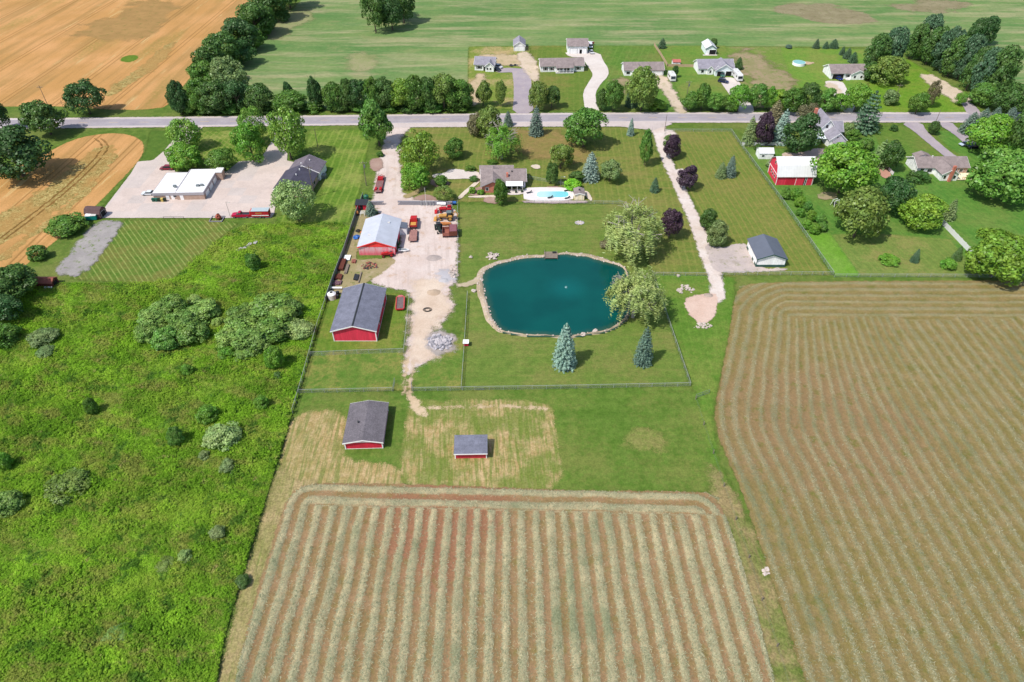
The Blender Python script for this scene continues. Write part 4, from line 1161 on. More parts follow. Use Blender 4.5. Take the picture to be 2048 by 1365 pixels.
def tree(kind, u0, v0, u1, v1, col, label, group=None, lean=0.0, cat=None, name=None):
    uc, vc = (u0 + u1) / 2, (v0 + v1) / 2
    r = ray(uc, vc); ph = asin(-r[2] / np.linalg.norm(r))
    s, c = sin(ph), cos(ph)
    sc = mpp(P(uc, v1)) * .97            # metres per pixel
    a = (u1 - u0) / 2 * sc
    E = (v1 - v0) * sc
    if kind in ('spruce', 'pine', 'poplar'):
        vb = v1 - a * s / sc * (.8 if kind != 'poplar' else .45)
        ub = uc + (1024 - uc) / (2253 - vc) * (vb - vc) * .5
        b = P(ub, vb); h = hgt(b, v0)
    else:
        if kind == 'bush':       # dome, wider than tall
            hh = max((E - 1.0 * a * s) / c, .5 * a) * .82
            off = a * s * .8
            h = hh
        else:
            q = (E / 2) ** 2 - (a * s) ** 2
            bb = sqrt(max(q, (.6 * a * c) ** 2)) / c
            h = 2 * bb
            off = E / 2 - bb * c
        vb = v1 - off / sc
        ub = uc + (1024 - uc) / (2253 - vc) * (vb - vc)
        b = P(ub, vb)
    i = TREEN[0]; TREEN[0] += 1
    rr = random.Random(i * 13 + 5)
    cm, tm = PROTO[kind][rr.randrange(len(PROTO[kind]))]
    root = empty(name or NM[kind], (b[0], b[1], 0), 0, label, cat or ('shrub' if kind == 'bush' else 'tree'), group)
    rz = rr.uniform(0, 2 * pi)
    kx = {'spruce': 1.0, 'pine': 1.0}.get(kind, 1.0)
    for me, nm in ((tm, 'trunk'), (cm, 'crown')):
        o = link(nm, me, root)
        o.scale = (2 * a * kx * rr.uniform(.96, 1.04), 2 * a * kx * rr.uniform(.96, 1.04), h)
        o.rotation_euler = (0, lean, rz) if not lean else (0, lean, 0)
        if nm == 'crown':
            k = LCK[col]; j = [rr.uniform(.88, 1.12) for _ in range(3)]
            q = rr.uniform(.9, 1.1)
            o.color = (k[0] * q * (.5 + j[0] / 2), k[1] * q, k[2] * q * (.5 + j[2] / 2), 1)
    return root

ORD = ['first', 'second', 'third', 'fourth', 'fifth', 'sixth', 'seventh', 'eighth', 'ninth', 'tenth', 'eleventh', 'twelfth', 'thirteenth', 'fourteenth', 'fifteenth', 'sixteenth', 'seventeenth', 'eighteenth', 'nineteenth', 'twentieth']
# -- diagonal hedgerow between wheat and green field (listed from the far top end)
for i, (k, b, cl) in enumerate([('round', (540, -45, 610, 18), 'dk'), ('round', (505, -30, 575, 42), 'dk'), ('round', (470, 8, 545, 75), 'dk'), ('oval', (500, 20, 550, 66), 'dk'), ('round', (438, 38, 515, 105), 'dk2'), ('round', (470, 55, 528, 102), 'md'),
        ('round', (408, 68, 480, 140), 'dk'), ('round', (450, 85, 510, 130), 'dk2'), ('round', (388, 98, 458, 172), 'dk'), ('round', (378, 128, 440, 195), 'md'), ('round', (420, 120, 492, 200), 'gy'), ('oval', (375, 160, 425, 226), 'md'), ('round', (395, 165, 460, 228), 'dk'), ('round', (440, 160, 502, 226), 'dk2')]):
    tree(k, *b, cl, ORD[i] + ' tree from the far end of the diagonal hedgerow beside the wheat', 'trees of the diagonal hedgerow')
tree('oval', 334, 165, 374, 230, 'dk2', 'dark upright tree at the wheat corner of the hedgerow')
# -- row along the far side of the road, left part
for i, (k, b, cl) in enumerate([('round', (490, 168, 548, 226), 'dk'), ('oval', (566, 163, 590, 212), 'dk2'), ('round', (545, 185, 612, 226), 'md'), ('poplar', (616, 150, 648, 224), 'dk2'), ('round', (646, 165, 690, 224), 'md'), ('oval', (676, 160, 712, 224), 'dk'), ('round', (694, 162, 742, 224), 'dk2'), ('oval', (726, 158, 762, 225), 'md'), ('round', (745, 160, 795, 222), 'dk'),
        ('round', (772, 162, 832, 222), 'yg'), ('round', (800, 150, 852, 224), 'md'), ('oval', (838, 152, 880, 224), 'dk'), ('round', (858, 148, 916, 224), 'ol'), ('round', (886, 158, 950, 222), 'md')]):
    tree(k, *b, cl, ORD[i] + ' tree from the left in the roadside row facing the stations', 'trees in the roadside row left of the houses')
for i, b in enumerate([(722, -14, 772, 66), (735, -40, 800, 40), (758, 0, 806, 62), (782, -18, 828, 48)]):
    tree('round', *b, ['dk', 'md', 'dk2', 'dk'][i], ORD[i] + ' tree from the left of the small grove in the far green field', 'grove in the far field')
# -- single trees on the left
tree('round', -30, 198, 14, 262, 'dk2', 'dark tree cut by the left edge beside the road')
tree('round', 42, 195, 130, 272, 'dk', 'dark tree standing on the near road verge at left')
tree('round', 132, 164, 204, 230, 'dk2', 'dark tree on the far road verge before the wheat')
tree('round', -40, 256, 88, 358, 'dk2', 'largest dark tree at the left edge above the wheat strip')
tree('airy', 326, 234, 402, 305, 'lo', 'airy tree over the left station drive, nearest the road')
tree('round', 330, 284, 402, 341, 'br', 'bright round tree behind the flat-roofed station, left one')
tree('round', 414, 297, 474, 344, 'md', 'small round tree right behind the flat-roofed station')
tree('airy', 478, 216, 532, 290, 'lo', 'pale airy tree beside the road left of the second station drive')
tree('round', 468, 250, 530, 326, 'br', 'bright tree on the grass island by the second station drive')
tree('airy', 528, 208, 612, 322, 'lo', 'tall airy tree right of the second station drive')
tree('airy', 545, 360, 632, 446, 'pg', 'light green airy tree in front of the dark-roofed hall')
tree('bush', 94, 426, 166, 474, 'md', 'wide shrub left of the grey gravel strip')
tree('bush', 54, 486, 92, 524, 'md', 'small round shrub beside the wheat below the wide shrub')
for i, (b, cl) in enumerate([((-40, 528, 62, 606), 'dk'), ((-40, 585, 42, 650), 'dk2'), ((-35, 640, 38, 700), 'md')]):
    tree('round' if i < 2 else 'bush', *b, cl, ORD[i] + ' of the trees at the left edge behind the rusty container', 'trees at the left edge', cat='tree')
# -- meadow shrubs
for b, cl, lab in [((54, 655, 113, 695), 'gy', 'rounded grey-green shrub in the meadow at left, larger one'), ((72, 691, 114, 721), 'gy', 'rounded grey-green shrub just below the larger meadow one'),
        ((408, 846, 480, 902), 'pg', 'pale green wide shrub in the open meadow'), ((98, 946, 178, 1002), 'ol', 'olive low shrub in the lower left meadow'),
        ((397, 900, 420, 922), 'gy', 'small grey shrub below the pale green one'), ((438, 919, 472, 948), 'gy', 'dark grey-green shrub right of the small grey one'), ((415, 1050, 452, 1086), 'gy', 'dark blue-green shrub in the lower meadow'),
        ((356, 1098, 384, 1126), 'pg', 'small silvery shrub left of the dark blue-green one'), ((572, 640, 626, 682), 'pg', 'pale shrub between thicket and fence'), ((-20, 980, 42, 1034), 'th', 'dark shrub at the left edge of the lower meadow'),
        ((208, 1262, 268, 1294), 'th', 'low dark shrub near the bottom of the meadow'), ((545, 742, 566, 760), 'dk', 'tiny dark shrub near the fence by the thicket'), ((312, 1120, 350, 1144), 'ol', 'low olive shrub left of the small silvery one'), ((470, 1152, 502, 1178), 'dk', 'dark shrub on the fence line by the hay field')]:
    tree('bush', *b, cl, lab)
for k, b, cl, lab in [('oval', (489, 502, 523, 542), 'md', 'lone round green tree in the upper meadow'), ('oval', (360, 726, 386, 752), 'br', 'small bright sapling in the meadow below the left thicket'), ('oval', (168, 792, 192, 828), 'md', 'small dark sapling in the left meadow'),
        ('oval', (392, 806, 436, 845), 'br', 'bright green sapling above the pale wide shrub'), ('oval', (332, 852, 366, 892), 'br2', 'blue-green young tree in the open meadow'), ('oval', (508, 788, 538, 818), 'br', 'bright sapling beside the chain-link fence'), ('oval', (528, 688, 568, 738), 'br', 'bright green young tree at the right foot of the thicket'),
        ('oval', (-12, 900, 22, 940), 'br', 'green sapling at the left edge of the meadow')]:
    tree(k, *b, cl, lab)
for i, (b, cl) in enumerate([((500, 582, 592, 652), 'th'), ((450, 604, 522, 662), 'th'), ((535, 602, 600, 662), 'th2'), ((500, 630, 580, 692), 'th'), ((440, 634, 515, 694), 'th2'), ((465, 656, 540, 716), 'th'), ((426, 650, 482, 704), 'th2'), ((470, 692, 516, 724), 'th'), ((436, 690, 470, 722), 'br')]):
    tree('bush', *b, cl, ORD[i] + ' shrub, counted from the back, of the right thicket in the meadow', 'shrubs of the right thicket')
for i, (b, cl) in enumerate([((318, 584, 376, 642), 'th'), ((276, 608, 336, 655), 'th2'), ((370, 600, 440, 650), 'th2'), ((330, 620, 400, 676), 'th'), ((300, 646, 362, 704), 'br2'), ((350, 638, 412, 694), 'th'), ((270, 640, 320, 690), 'th2')]):
    tree('bush', *b, cl, ORD[i] + ' shrub, counted from the back, of the left thicket in the meadow', 'shrubs of the left thicket')
for i, (b, cl) in enumerate([((560, 596, 606, 640), 'th'), ((520, 600, 560, 634), 'th3'), ((452, 640, 490, 672), 'th3'), ((548, 640, 590, 676), 'th2'), ((500, 672, 540, 702), 'th'), ((585, 655, 622, 684), 'th3')]):
    tree('bush', *b, cl, ORD[i] + ' small shrub filling the right thicket, from the back', 'small shrubs of the right thicket')
for i, (b, cl) in enumerate([((374, 586, 404, 612), 'th3'), ((396, 596, 430, 622), 'th2'), ((300, 600, 330, 628), 'th3'), ((340, 604, 372, 634), 'th2'), ((376, 616, 408, 642), 'th3'), ((408, 612, 442, 640), 'th2'), ((312, 628, 344, 656), 'th2'), ((384, 640, 416, 668), 'th3'), ((420, 634, 446, 656), 'th2'), ((286, 662, 318, 690), 'th3')]):
    tree('bush', *b, cl, ORD[i] + ' small shrub filling the left thicket, from the back', 'small shrubs of the left thicket')
# -- around the brick house
for k, b, cl, lab in [
 ('round', (716, 196, 790, 294), 'br2', 'big green tree beside the gravel drive at the road'),
 ('airy', (798, 260, 878, 346), 'yg', 'yellowish airy tree right of the gravel drive'),
 ('round', (798, 327, 858, 380), 'br', 'green tree at the drive below the yellowish one'),
 ('round', (886, 274, 930, 318), 'md', 'small round tree on the front lawn of the brick house'),
 ('oval', (934, 228, 968, 274), 'bw', 'brownish dying evergreen by the road'),
 ('oval', (952, 216, 1002, 278), 'ol', 'dark olive tree beside the brownish evergreen'),
 ('willow', (964, 244, 1042, 322), 'br', 'bright weeping tree on the front lawn'),
 ('spruce', (1004, 222, 1028, 256), 'bl2', 'small blue spruce behind the bright weeping tree'),
 ('spruce', (1054, 212, 1090, 276), 'bl2', 'tall blue-grey spruce by the road'),
 ('round', (1124, 216, 1214, 298), 'br2', 'large bright maple on the front lawn near the road'),
 ('round', (1098, 287, 1146, 340), 'ol', 'olive round tree behind the pool'),
 ('oval', (1091, 322, 1120, 370), 'dk', 'slim dark cedar just behind the pool'),
 ('spruce', (1158, 304, 1204, 368), 'bl', 'silvery blue spruce by the pool house'),
 ('bush', (1138, 338, 1172, 370), 'dk', 'dark shrub left of the silvery blue spruce'),
 ('round', (1198, 322, 1242, 366), 'gy', 'grey-green round tree right of the silvery blue spruce'),
 ('bush', (1128, 356, 1162, 384), 'lm', 'lime green shrub behind the pool house'),
 ('oval', (985, 356, 1019, 410), 'md', 'dense green arborvitae in front of the brick house'),
 ('bush', (866, 346, 894, 376), 'md', 'clipped green shrub left of the concrete house drive'),
 ('bush', (938, 350, 957, 366), 'dk', 'round shrub at the garage corner of the brick house'),
 ('bush', (974, 318, 998, 332), 'md', 'shrub behind the brick house roof'),
 ('bush', (930, 330, 952, 345), 'md', 'low shrub in the bed by the concrete house drive'),
 ('airy', (868, 370, 908, 404), 'ol', 'olive small tree above the grey retaining wall'),
 ('bush', (936, 372, 952, 390), 'br', 'bright shrub in the stone garden bed'),
 ('bush', (952, 378, 968, 392), 'br', 'second bright shrub in the stone garden bed'),
 ('spruce', (1253, 236, 1270, 274), 'bl', 'thin young blue spruce at the lane entrance'),
 ('poplar', (1275, 256, 1306, 334), 'br2', 'tall columnar poplar beside the gravel lane'),
 ('bush', (1326, 262, 1350, 302), 'md', 'green shrub behind the upper purple tree'),
 ('round', (1326, 268, 1364, 318), 'pu', 'upper purple-leaved tree right of the gravel lane'),
 ('round', (1356, 330, 1396, 380), 'pu', 'middle purple-leaved tree right of the gravel lane'),
 ('round', (1321, 418, 1364, 478), 'pu', 'purple-leaved tree between willow and gravel lane'),
 ('spruce', (1298, 355, 1320, 388), 'pn', 'small dark conifer left of the gravel lane'),
 ('spruce', (1428, 324, 1456, 360), 'gy', 'left one of the grey spruce pair on the striped lawn'),
 ('spruce', (1446, 311, 1475, 358), 'bl2', 'right one of the grey spruce pair on the striped lawn'),
 ('oval', (1399, 416, 1434, 460), 'dk', 'dark green oval tree by the gravel lane'),
 ('oval', (1414, 438, 1458, 492), 'gy', 'grey-green dense spruce beside the gravel pad'),
 ('willow', (1204, 396, 1336, 520), 'wl', 'large weeping willow above the pond'),
 ('willow', (1214, 524, 1332, 646), 'wl', 'weeping willow overhanging the right side of the pond'),
 ('spruce', (1101, 647, 1158, 746), 'bl', 'blue spruce in front of the pond, left and larger one'),
 ('spruce', (1265, 654, 1309, 738), 'bl2', 'darker spruce in front of the pond, right one'),
 ('bush', (1200, 478, 1226, 500), 'bw', 'brownish shrub at the foot of the windmill'),
 ('spruce', (728, 402, 756, 436), 'bl2', 'blue-grey spruce beside the white-roofed shop'),
 ('bush', (752, 300, 768, 316), 'md', 'small shrub beside the gravel drive'),
]:
    tree(k, *b, cl, lab)
# -- far lots
for k, b, cl, lab in [
 ('round', (947, 160, 984, 214), 'ol', 'round tree on the lot of the small white house, left one'), ('airy', (986, 158, 1014, 214), 'ol', 'thin tree on the lot of the small white house, right one'),
 ('round', (1056, 164, 1098, 222), 'ol', 'left tree of the pair before the long white house'), ('round', (1086, 172, 1122, 218), 'dk', 'right tree of the pair before the long white house'),
 ('oval', (1190, 180, 1216, 222), 'dk', 'small tree beside the curving white drive'), ('round', (1208, 166, 1248, 224), 'md', 'green tree right of the curving white drive'), ('spruce', (1248, 158, 1278, 218), 'pn', 'dark conifer beside the big olive tree'),
 ('round', (1256, 142, 1316, 224), 'ol', 'big olive tree before the grey-roofed house with garage'), ('bush', (1298, 194, 1332, 224), 'yg', 'yellow-green shrub at the foot of the big olive tree'),
 ('spruce', (1314, 76, 1334, 99), 'pn', 'dark spruce at the back corner of the wooden fence'), ('oval', (1344, 132, 1358, 156), 'dk2', 'small clipped arborvitae by the little red-roofed shed'), ('round', (1417, 77, 1436, 98), 'dk', 'dark tree behind the white-roofed far shed'),
 ('spruce', (1466, 114, 1488, 142), 'dk', 'round dark pine right of the house with motorhome'), ('spruce', (1624, 78, 1641, 99), 'pn', 'first dark spruce from the left behind the round pool'), ('spruce', (1644, 83, 1659, 99), 'pn', 'second dark spruce from the left behind the round pool'),
 ('spruce', (1656, 78, 1679, 99), 'pn', 'third dark spruce from the left behind the round pool'), ('spruce', (1677, 93, 1692, 112), 'pn', 'first of the three spruces leading to the far right house'), ('spruce', (1684, 96, 1706, 120), 'pn', 'middle of the three spruces leading to the far right house'),
 ('spruce', (1695, 104, 1717, 128), 'pn', 'last of the three spruces leading to the far right house'), ('bush', (1570, 88, 1584, 99), 'bl2', 'small bluish shrub at the far field edge'),
]:
    tree(k, *b, cl, lab)
for i, (k, b, cl) in enumerate([('round', (1360, 182, 1402, 224), 'md'), ('oval', (1388, 168, 1424, 222), 'md'), ('round', (1408, 188, 1446, 224), 'br2'), ('round', (1434, 190, 1480, 224), 'md'), ('round', (1458, 170, 1502, 226), 'br'), ('round', (1494, 172, 1538, 222), 'br2'), ('oval', (1528, 176, 1556, 222), 'br'), ('round', (1544, 180, 1582, 224), 'yg'),
        ('round', (1560, 178, 1606, 230), 'md'), ('round', (1592, 170, 1640, 226), 'dk'), ('round', (1628, 178, 1674, 226), 'br2'), ('round', (1664, 188, 1700, 224), 'br'), ('round', (1690, 170, 1742, 226), 'br')]):
    tree(k, *b, cl, ORD[i] + ' tree from the left in the roadside row before the house with motorhome', 'trees in the roadside row right of the houses')
# wind-blown trees top right
for i, (b, cl) in enumerate([((1726, 72, 1772, 148), 'dk'), ((1750, 54, 1806, 140), 'pn'), ((1808, 50, 1850, 118), 'dk'), ((1824, 32, 1876, 112), 'pn'), ((1840, 56, 1890, 130), 'dk'), ((1866, 60, 1918, 142), 'pn'), ((1884, 76, 1936, 154), 'dk'), ((1908, 74, 1956, 160), 'pn'), ((1924, 92, 1976, 182), 'dk'), ((1944, 100, 1996, 190), 'pn'), ((1966, 96, 2024, 196), 'dk'), ((1932, 36, 1966, 92), 'dk2'), ((1956, 36, 1990, 90), 'dk2')]):
    tree('oval', *b, cl, ORD[i] + ' tree from the left in the wind-blown row at top right', 'wind-blown trees at top right', lean=.14)
# undergrowth closing the hedgerows
for i, b in enumerate([(350, 196, 400, 232), (392, 200, 446, 234), (440, 200, 490, 230), (480, 200, 530, 230), (520, 200, 566, 228), (560, 204, 616, 228), (606, 200, 650, 228), (650, 196, 700, 228), (690, 198, 736, 228), (756, 200, 806, 226), (800, 198, 850, 228), (842, 198, 896, 228), (886, 196, 944, 226)]):
    tree('bush', *b, ['md', 'dk', 'br2'][i % 3], ORD[i] + ' undergrowth shrub from the left along the far road edge', 'undergrowth along the far road edge')
for i, b in enumerate([(382, 120, 430, 160), (420, 100, 476, 146), (462, 74, 512, 112), (500, 44, 548, 80), (540, 14, 584, 46), (410, 150, 450, 190)]):
    tree('bush', *b, ['dk', 'md'][i % 2], ORD[i] + ' undergrowth shrub of the diagonal hedgerow', 'undergrowth of the diagonal hedgerow')
for k, b, cl, lab in [
 ('round', (1746, 116, 1812, 170), 'ol', 'olive round tree behind the far right house'), ('bush', (1724, 120, 1766, 166), 'dk', 'dark shrub at the right end of the far right house'),
 ('bush', (1768, 172, 1802, 214), 'gy', 'grey-green shrub in the overgrown lot'), ('round', (1818, 186, 1858, 230), 'md', 'round dark shrub by the road in the overgrown lot'), ('airy', (1852, 162, 1878, 216), 'bw', 'half-bare grey tree beside the dirt patch'),
 ('airy', (1912, 184, 1936, 212), 'br', 'small bright sapling on the dirt patch'), ('round', (1940, 165, 1996, 212), 'br2', 'bright tree right of the dirt patch'), ('round', (1986, 172, 2066, 236), 'dk', 'dark tree by the road at the right edge'),
 ('pine', (1700, 182, 1766, 272), 'pn', 'tall dark pine beside the road'),
 ('spruce', (1918, 224, 1958, 272), 'bl2', 'first blue spruce from the left under the right-hand road trees'), ('spruce', (1944, 216, 1980, 262), 'bl2', 'second blue spruce from the left under the right-hand road trees'), ('spruce', (1970, 214, 2004, 254), 'bl2', 'third blue spruce from the left under the right-hand road trees'), ('spruce', (2000, 214, 2034, 254), 'bl2', 'fourth blue spruce from the left under the right-hand road trees'),
 ('round', (1936, 232, 2032, 312), 'br', 'light green big tree at the right edge above the ranch house'), ('round', (1944, 292, 2075, 404), 'br2', 'large green tree at the right edge beside the ranch house'), ('round', (2026, 200, 2100, 330), 'dk', 'dark tall tree cut by the right edge'),
 ('spruce', (1482, 232, 1514, 294), 'gy', 'pale grey-green spruce left of the purple tree by the road'), ('oval', (1509, 225, 1550, 290), 'pu', 'dense purple tree by the white picket fence'), ('spruce', (1540, 219, 1584, 292), 'bl', 'silvery spruce right of the dense purple tree'),
 ('round', (1566, 228, 1642, 308), 'dk2', 'very dark round maple before the grey farmhouse'), ('spruce', (1528, 200, 1570, 256), 'bw', 'brownish conifer behind the silvery spruce'), ('airy', (1596, 205, 1642, 250), 'bw', 'brownish thin tree between road and dark maple'),
 ('bush', (1676, 240, 1710, 276), 'gy', 'grey-green shrub right of the grey farmhouse'), ('bush', (1694, 254, 1724, 284), 'md', 'green shrub below the tall dark pine'), ('bush', (1718, 272, 1748, 304), 'md', 'green shrub left of the grey conifer'),
 ('pine', (1732, 280, 1784, 342), 'gy', 'grey-green conifer behind the pink terrace'), ('round', (1764, 284, 1806, 342), 'dk', 'green tree right of the grey conifer'), ('round', (1636, 290, 1752, 392), 'br', 'big bright green tree right of the red gambrel barn'),
 ('round', (1672, 364, 1782, 480), 'ol', 'large dense tree on the neighbour lawn'), ('round', (1756, 352, 1828, 428), 'dk2', 'very dark round tree between two yellow-green ones'), ('round', (1802, 383, 1892, 458), 'yg', 'yellow-green tree at the end of the white vinyl fence'),
 ('spruce', (1884, 398, 1914, 444), 'gy', 'small grey spruce behind the yellow-green tree'), ('round', (1942, 456, 2070, 562), 'yg', 'large yellow-green tree at the right edge by the hay field'), ('bush', (1818, 338, 1860, 368), 'dk', 'dark rounded shrub before the tan ranch house'),
 ('bush', (1780, 248, 1796, 264), 'dk', 'small round shrub on the front lawn of the ranch house'), ('round', (1858, 244, 1880, 270), 'dk', 'small round tree between the two right-hand drives'),
 ('spruce', (1820, 498, 1840, 528), 'pn', 'small dark spruce in the middle of the neighbour lawn'), ('spruce', (1902, 493, 1926, 524), 'dk', 'small spruce next to the white vinyl fence'), ('bush', (1884, 512, 1913, 542), 'br', 'bright green bushy shrub below the white vinyl fence'),
 ('bush', (1757, 508, 1798, 533), 'br', 'low bright flower bed shrub on the neighbour lawn'), ('bush', (1530, 318, 1550, 338), 'pg', 'pale shrub at the left gable of the red gambrel barn'), ('bush', (1508, 286, 1524, 304), 'dk', 'small dark shrub behind the white shed'),
]:
    tree(k, *b, cl, lab)
for i, b in enumerate([(1562, 374, 1582, 398), (1582, 376, 1606, 402), (1590, 392, 1612, 416), (1606, 402, 1626, 424), (1592, 414, 1612, 434), (1612, 420, 1634, 444), (1630, 426, 1652, 448), (1604, 438, 1626, 458), (1618, 446, 1640, 468), (1636, 444, 1656, 464)]):
    tree('oval', *b, 'br' if i % 3 else 'br2', ORD[i] + ' young fruit tree from the back in the plot below the red gambrel barn', 'young fruit trees', name='fruit_tree')
# ================================================================ buildings
m = MT
m['redwall'] = siding('red_steel_siding', C(192, 50, 72, .74), 'v', .35, .1)
m['redwall2'] = siding('red_board_siding', C(180, 36, 58, .74), 'v', .3, .12)
m['fadewall'] = siding('faded_red_siding', C(206, 78, 92, .74), 'v', .45, .12, fade=C(196, 164, 168, .8))
m['redgable'] = siding('red_gable', C(214, 58, 56, .74), 'v', .45, .06)
m['whitewall'] = siding('white_siding', C(246, 246, 248, .74), 'h', .25, .10)
m['whitesteel'] = siding('white_steel_siding', C(250, 252, 252, .74), 'v', .35, .07)
m['greenband'] = siding('green_steel_band', C(58, 100, 92), 'v', .35, .1)
m['creamwall'] = siding('cream_siding', C(238, 228, 222, .74), 'h', .25, .1)
m['greywall'] = siding('grey_siding', C(204, 212, 220, .74), 'h', .25, .1)
m['tanwall'] = siding('tan_siding', C(232, 200, 170, .74), 'v', .4, .08)
m['brickred'] = brick('red_brick', C(178, 104, 88, .74), C(190, 160, 140))
m['bricktan'] = brick('tan_brick', C(182, 152, 136, 1.0), C(205, 190, 175))
m['shinglegrey'] = shingle('grey_shingles', C(128, 120, 130))
m['shingledark'] = shingle('dark_shingles', C(86, 84, 100))
m['shinglebrown'] = shingle('brown_grey_shingles', C(160, 146, 144))
m['shinglelight'] = shingle('light_grey_shingles', C(164, 160, 172))
m['shingleweather'] = shingle('weathered_shingles', C(122, 116, 122), var=.26)
m['roofgrey'] = shingle('blue_grey_shingles', C(130, 132, 148))
m['metalwhite'] = metalroof('white_metal_roof', C(248, 248, 250), .9, 1)
m['metalwhitex'] = metalroof('white_metal_roof_x', C(250, 250, 252), .9, 0)
m['metalpale'] = metalroof('galvanised_roof', C(216, 220, 232), .9, 1, var=.07)
m['metalgrey'] = metalroof('grey_metal_roof', C(112, 118, 132), .9, 1, .5)
m['membrane'] = paint('white_membrane', C(255, 255, 255), .7, .03, .3)
m['fascia'] = paint('grey_fascia', C(190, 184, 190), .6, .05)
m['doorpanel'] = siding('garage_door', C(242, 242, 244, .74), 'h', .5, .12)
m['lilac'] = siding('pale_lilac_siding', C(206, 200, 214, .74), 'h', .22, .12)

class House:
    def __init__(s, name, A, B, label, cat='house', px=True, group=None):
        a = P(*A) if px else np.asarray(A, float); b = P(*B) if px else np.asarray(B, float)
        s.w = float(np.linalg.norm(b - a))
        s.o = (a + b) / 2
        s.rz = atan2(b[1] - a[1], b[0] - a[0])
        s.a, s.b = a, b
        s.root = empty(name, s.o, s.rz, label, cat, group)
    def loc(s, u, v, z=0.0):            # photo point at height z -> local x,y
        d = P(u, v, z) - s.o
        return (d[0] * cos(s.rz) + d[1] * sin(s.rz), -d[0] * sin(s.rz) + d[1] * cos(s.rz))
    def h(s, v):                        # height above the front edge seen at photo row v
        return hgt(s.o, v)
    def gable(s, x0, x1, y0, y1, hw, rise, axis, wall, roof, ov=.35, trim=None, t=.14, z0=0.0, ridge=None, names=('wall', 'roof')):
        if axis == 'y':
            xc = (x0 + x1) / 2
            w = MB().exy([(x0, z0), (x1, z0), (x1, hw), (xc, hw + rise), (x0, hw)], y0, y1)
            sl = rise / (xc - x0)
            e = hw - ov * sl
            pr = [(x0 - ov, e + .02), (xc, hw + rise + .02), (x1 + ov, e + .02), (x1 + ov, e + .02 + t), (xc, hw + rise + t + .02), (x0 - ov, e + .02 + t)]
            r = MB().exy(pr[::-1], y0 - ov, y1 + ov)
        else:
            yc = (y0 + y1) / 2
            w = MB().exx([(y0, z0), (y1, z0), (y1, hw), (yc, hw + rise), (y0, hw)], x0, x1)
            sl = rise / (yc - y0)
            e = hw - ov * sl
            pr = [(y0 - ov, e + .02), (yc, hw + rise + .02), (y1 + ov, e + .02), (y1 + ov, e + .02 + t), (yc, hw + rise + t + .02), (y0 - ov, e + .02 + t)]
            r = MB().exx(pr[::-1], x0 - ov, x1 + ov)
        s.fix(w.build(names[0], wall, s.root)); ro = s.fix(r.build(names[1], roof, s.root))
        if ridge:
            rc_ = MB()
            if axis == 'y': rc_.exy([(xc - .25, hw + rise + t + .03 - .25 * sl), (xc, hw + rise + t + .07), (xc + .25, hw + rise + t + .03 - .25 * sl)], y0 - ov - .01, y1 + ov + .01)
            else: rc_.exx([(yc - .25, hw + rise + t + .03 - .25 * sl), (yc, hw + rise + t + .07), (yc + .25, hw + rise + t + .03 - .25 * sl)], x0 - ov - .01, x1 + ov + .01)
            s.fix(rc_.build('ridge_cap', ridge, ro))
        if trim:
            if axis == 'y':
                for (yy0, yy1) in ((y0 - ov - .06, y0 - ov - .005), (y1 + ov + .005, y1 + ov + .06)):
                    s.fix(MB().exy([(x0 - ov, e - .16), (xc, hw + rise - .16), (x1 + ov, e - .16), (x1 + ov, e + t), (xc, hw + rise + t), (x0 - ov, e + t)], yy0, yy1).build('rake_trim', trim, ro))
            else:
                for (a0, a1) in ((x0 - ov - .06, x0 - ov - .005), (x1 + ov + .005, x1 + ov + .06)):
                    s.fix(MB().exx([(y0 - ov, e - .16), (yc, hw + rise - .16), (y1 + ov, e - .16), (y1 + ov, e + t), (yc, hw + rise + t), (y0 - ov, e + t)], a0, a1).build('rake_trim', trim, ro))
        return ro
    def fix(s, o):
        me = o.data
        import bmesh
        b = bmesh.new(); b.from_mesh(me); bmesh.ops.recalc_face_normals(b, faces=b.faces[:]); b.to_mesh(me); b.free()
        return o
    def part(s, mb, name, mat, parent=None):
        return s.fix(mb.build(name, mat, parent or s.root))
    def face(s, side, pos, p, z, w, h, d0, d1):
        """box on a wall; side f/b at y=pos, l/r at x=pos; p along the wall"""
        q = MB()
        if side == 'f': q.box(p - w / 2, pos - d1, z, p + w / 2, pos - d0, z + h)
        if side == 'b': q.box(p - w / 2, pos + d0, z, p + w / 2, pos + d1, z + h)
        if side == 'l': q.box(pos - d1, p - w / 2, z, pos - d0, p + w / 2, z + h)
        if side == 'r': q.box(pos + d0, p - w / 2, z, pos + d1, p + w / 2, z + h)
        return q
    def win(s, side, pos, p, z, w, h, frame=None, shut=None):
        f = s.part(s.face(side, pos, p, z - .1, w + .2, h + .2, -.03, .05), 'window', frame or m['trim'])
        s.part(s.face(side, pos, p, z, w, h, .03, .07), 'pane', m['glass'], f)
        if shut:
            for k in (-1, 1):
                s.part(s.face(side, pos, p + k * (w / 2 + .34), z - .05, .4, h + .1, .0, .06), 'shutter', shut, f)
    def door(s, side, pos, p, w, h, mat, z=0.05, name='door', frame=None):
        d = s.part(s.face(side, pos, p, z, w, h, -.02, .06), name, mat)
        if frame:
            q = MB()
            for a, b, c_, e in ((p - w / 2 - .12, z, .12, h + .12), (p + w / 2, z, .12, h + .12), (p - w / 2, z + h, w, .12)):
                q2 = s.face(side, pos, a + c_ / 2, b, c_, e, -.02, .08); q.add(q2.v, q2.f)
            s.part(q, 'frame', frame, d)
        return d
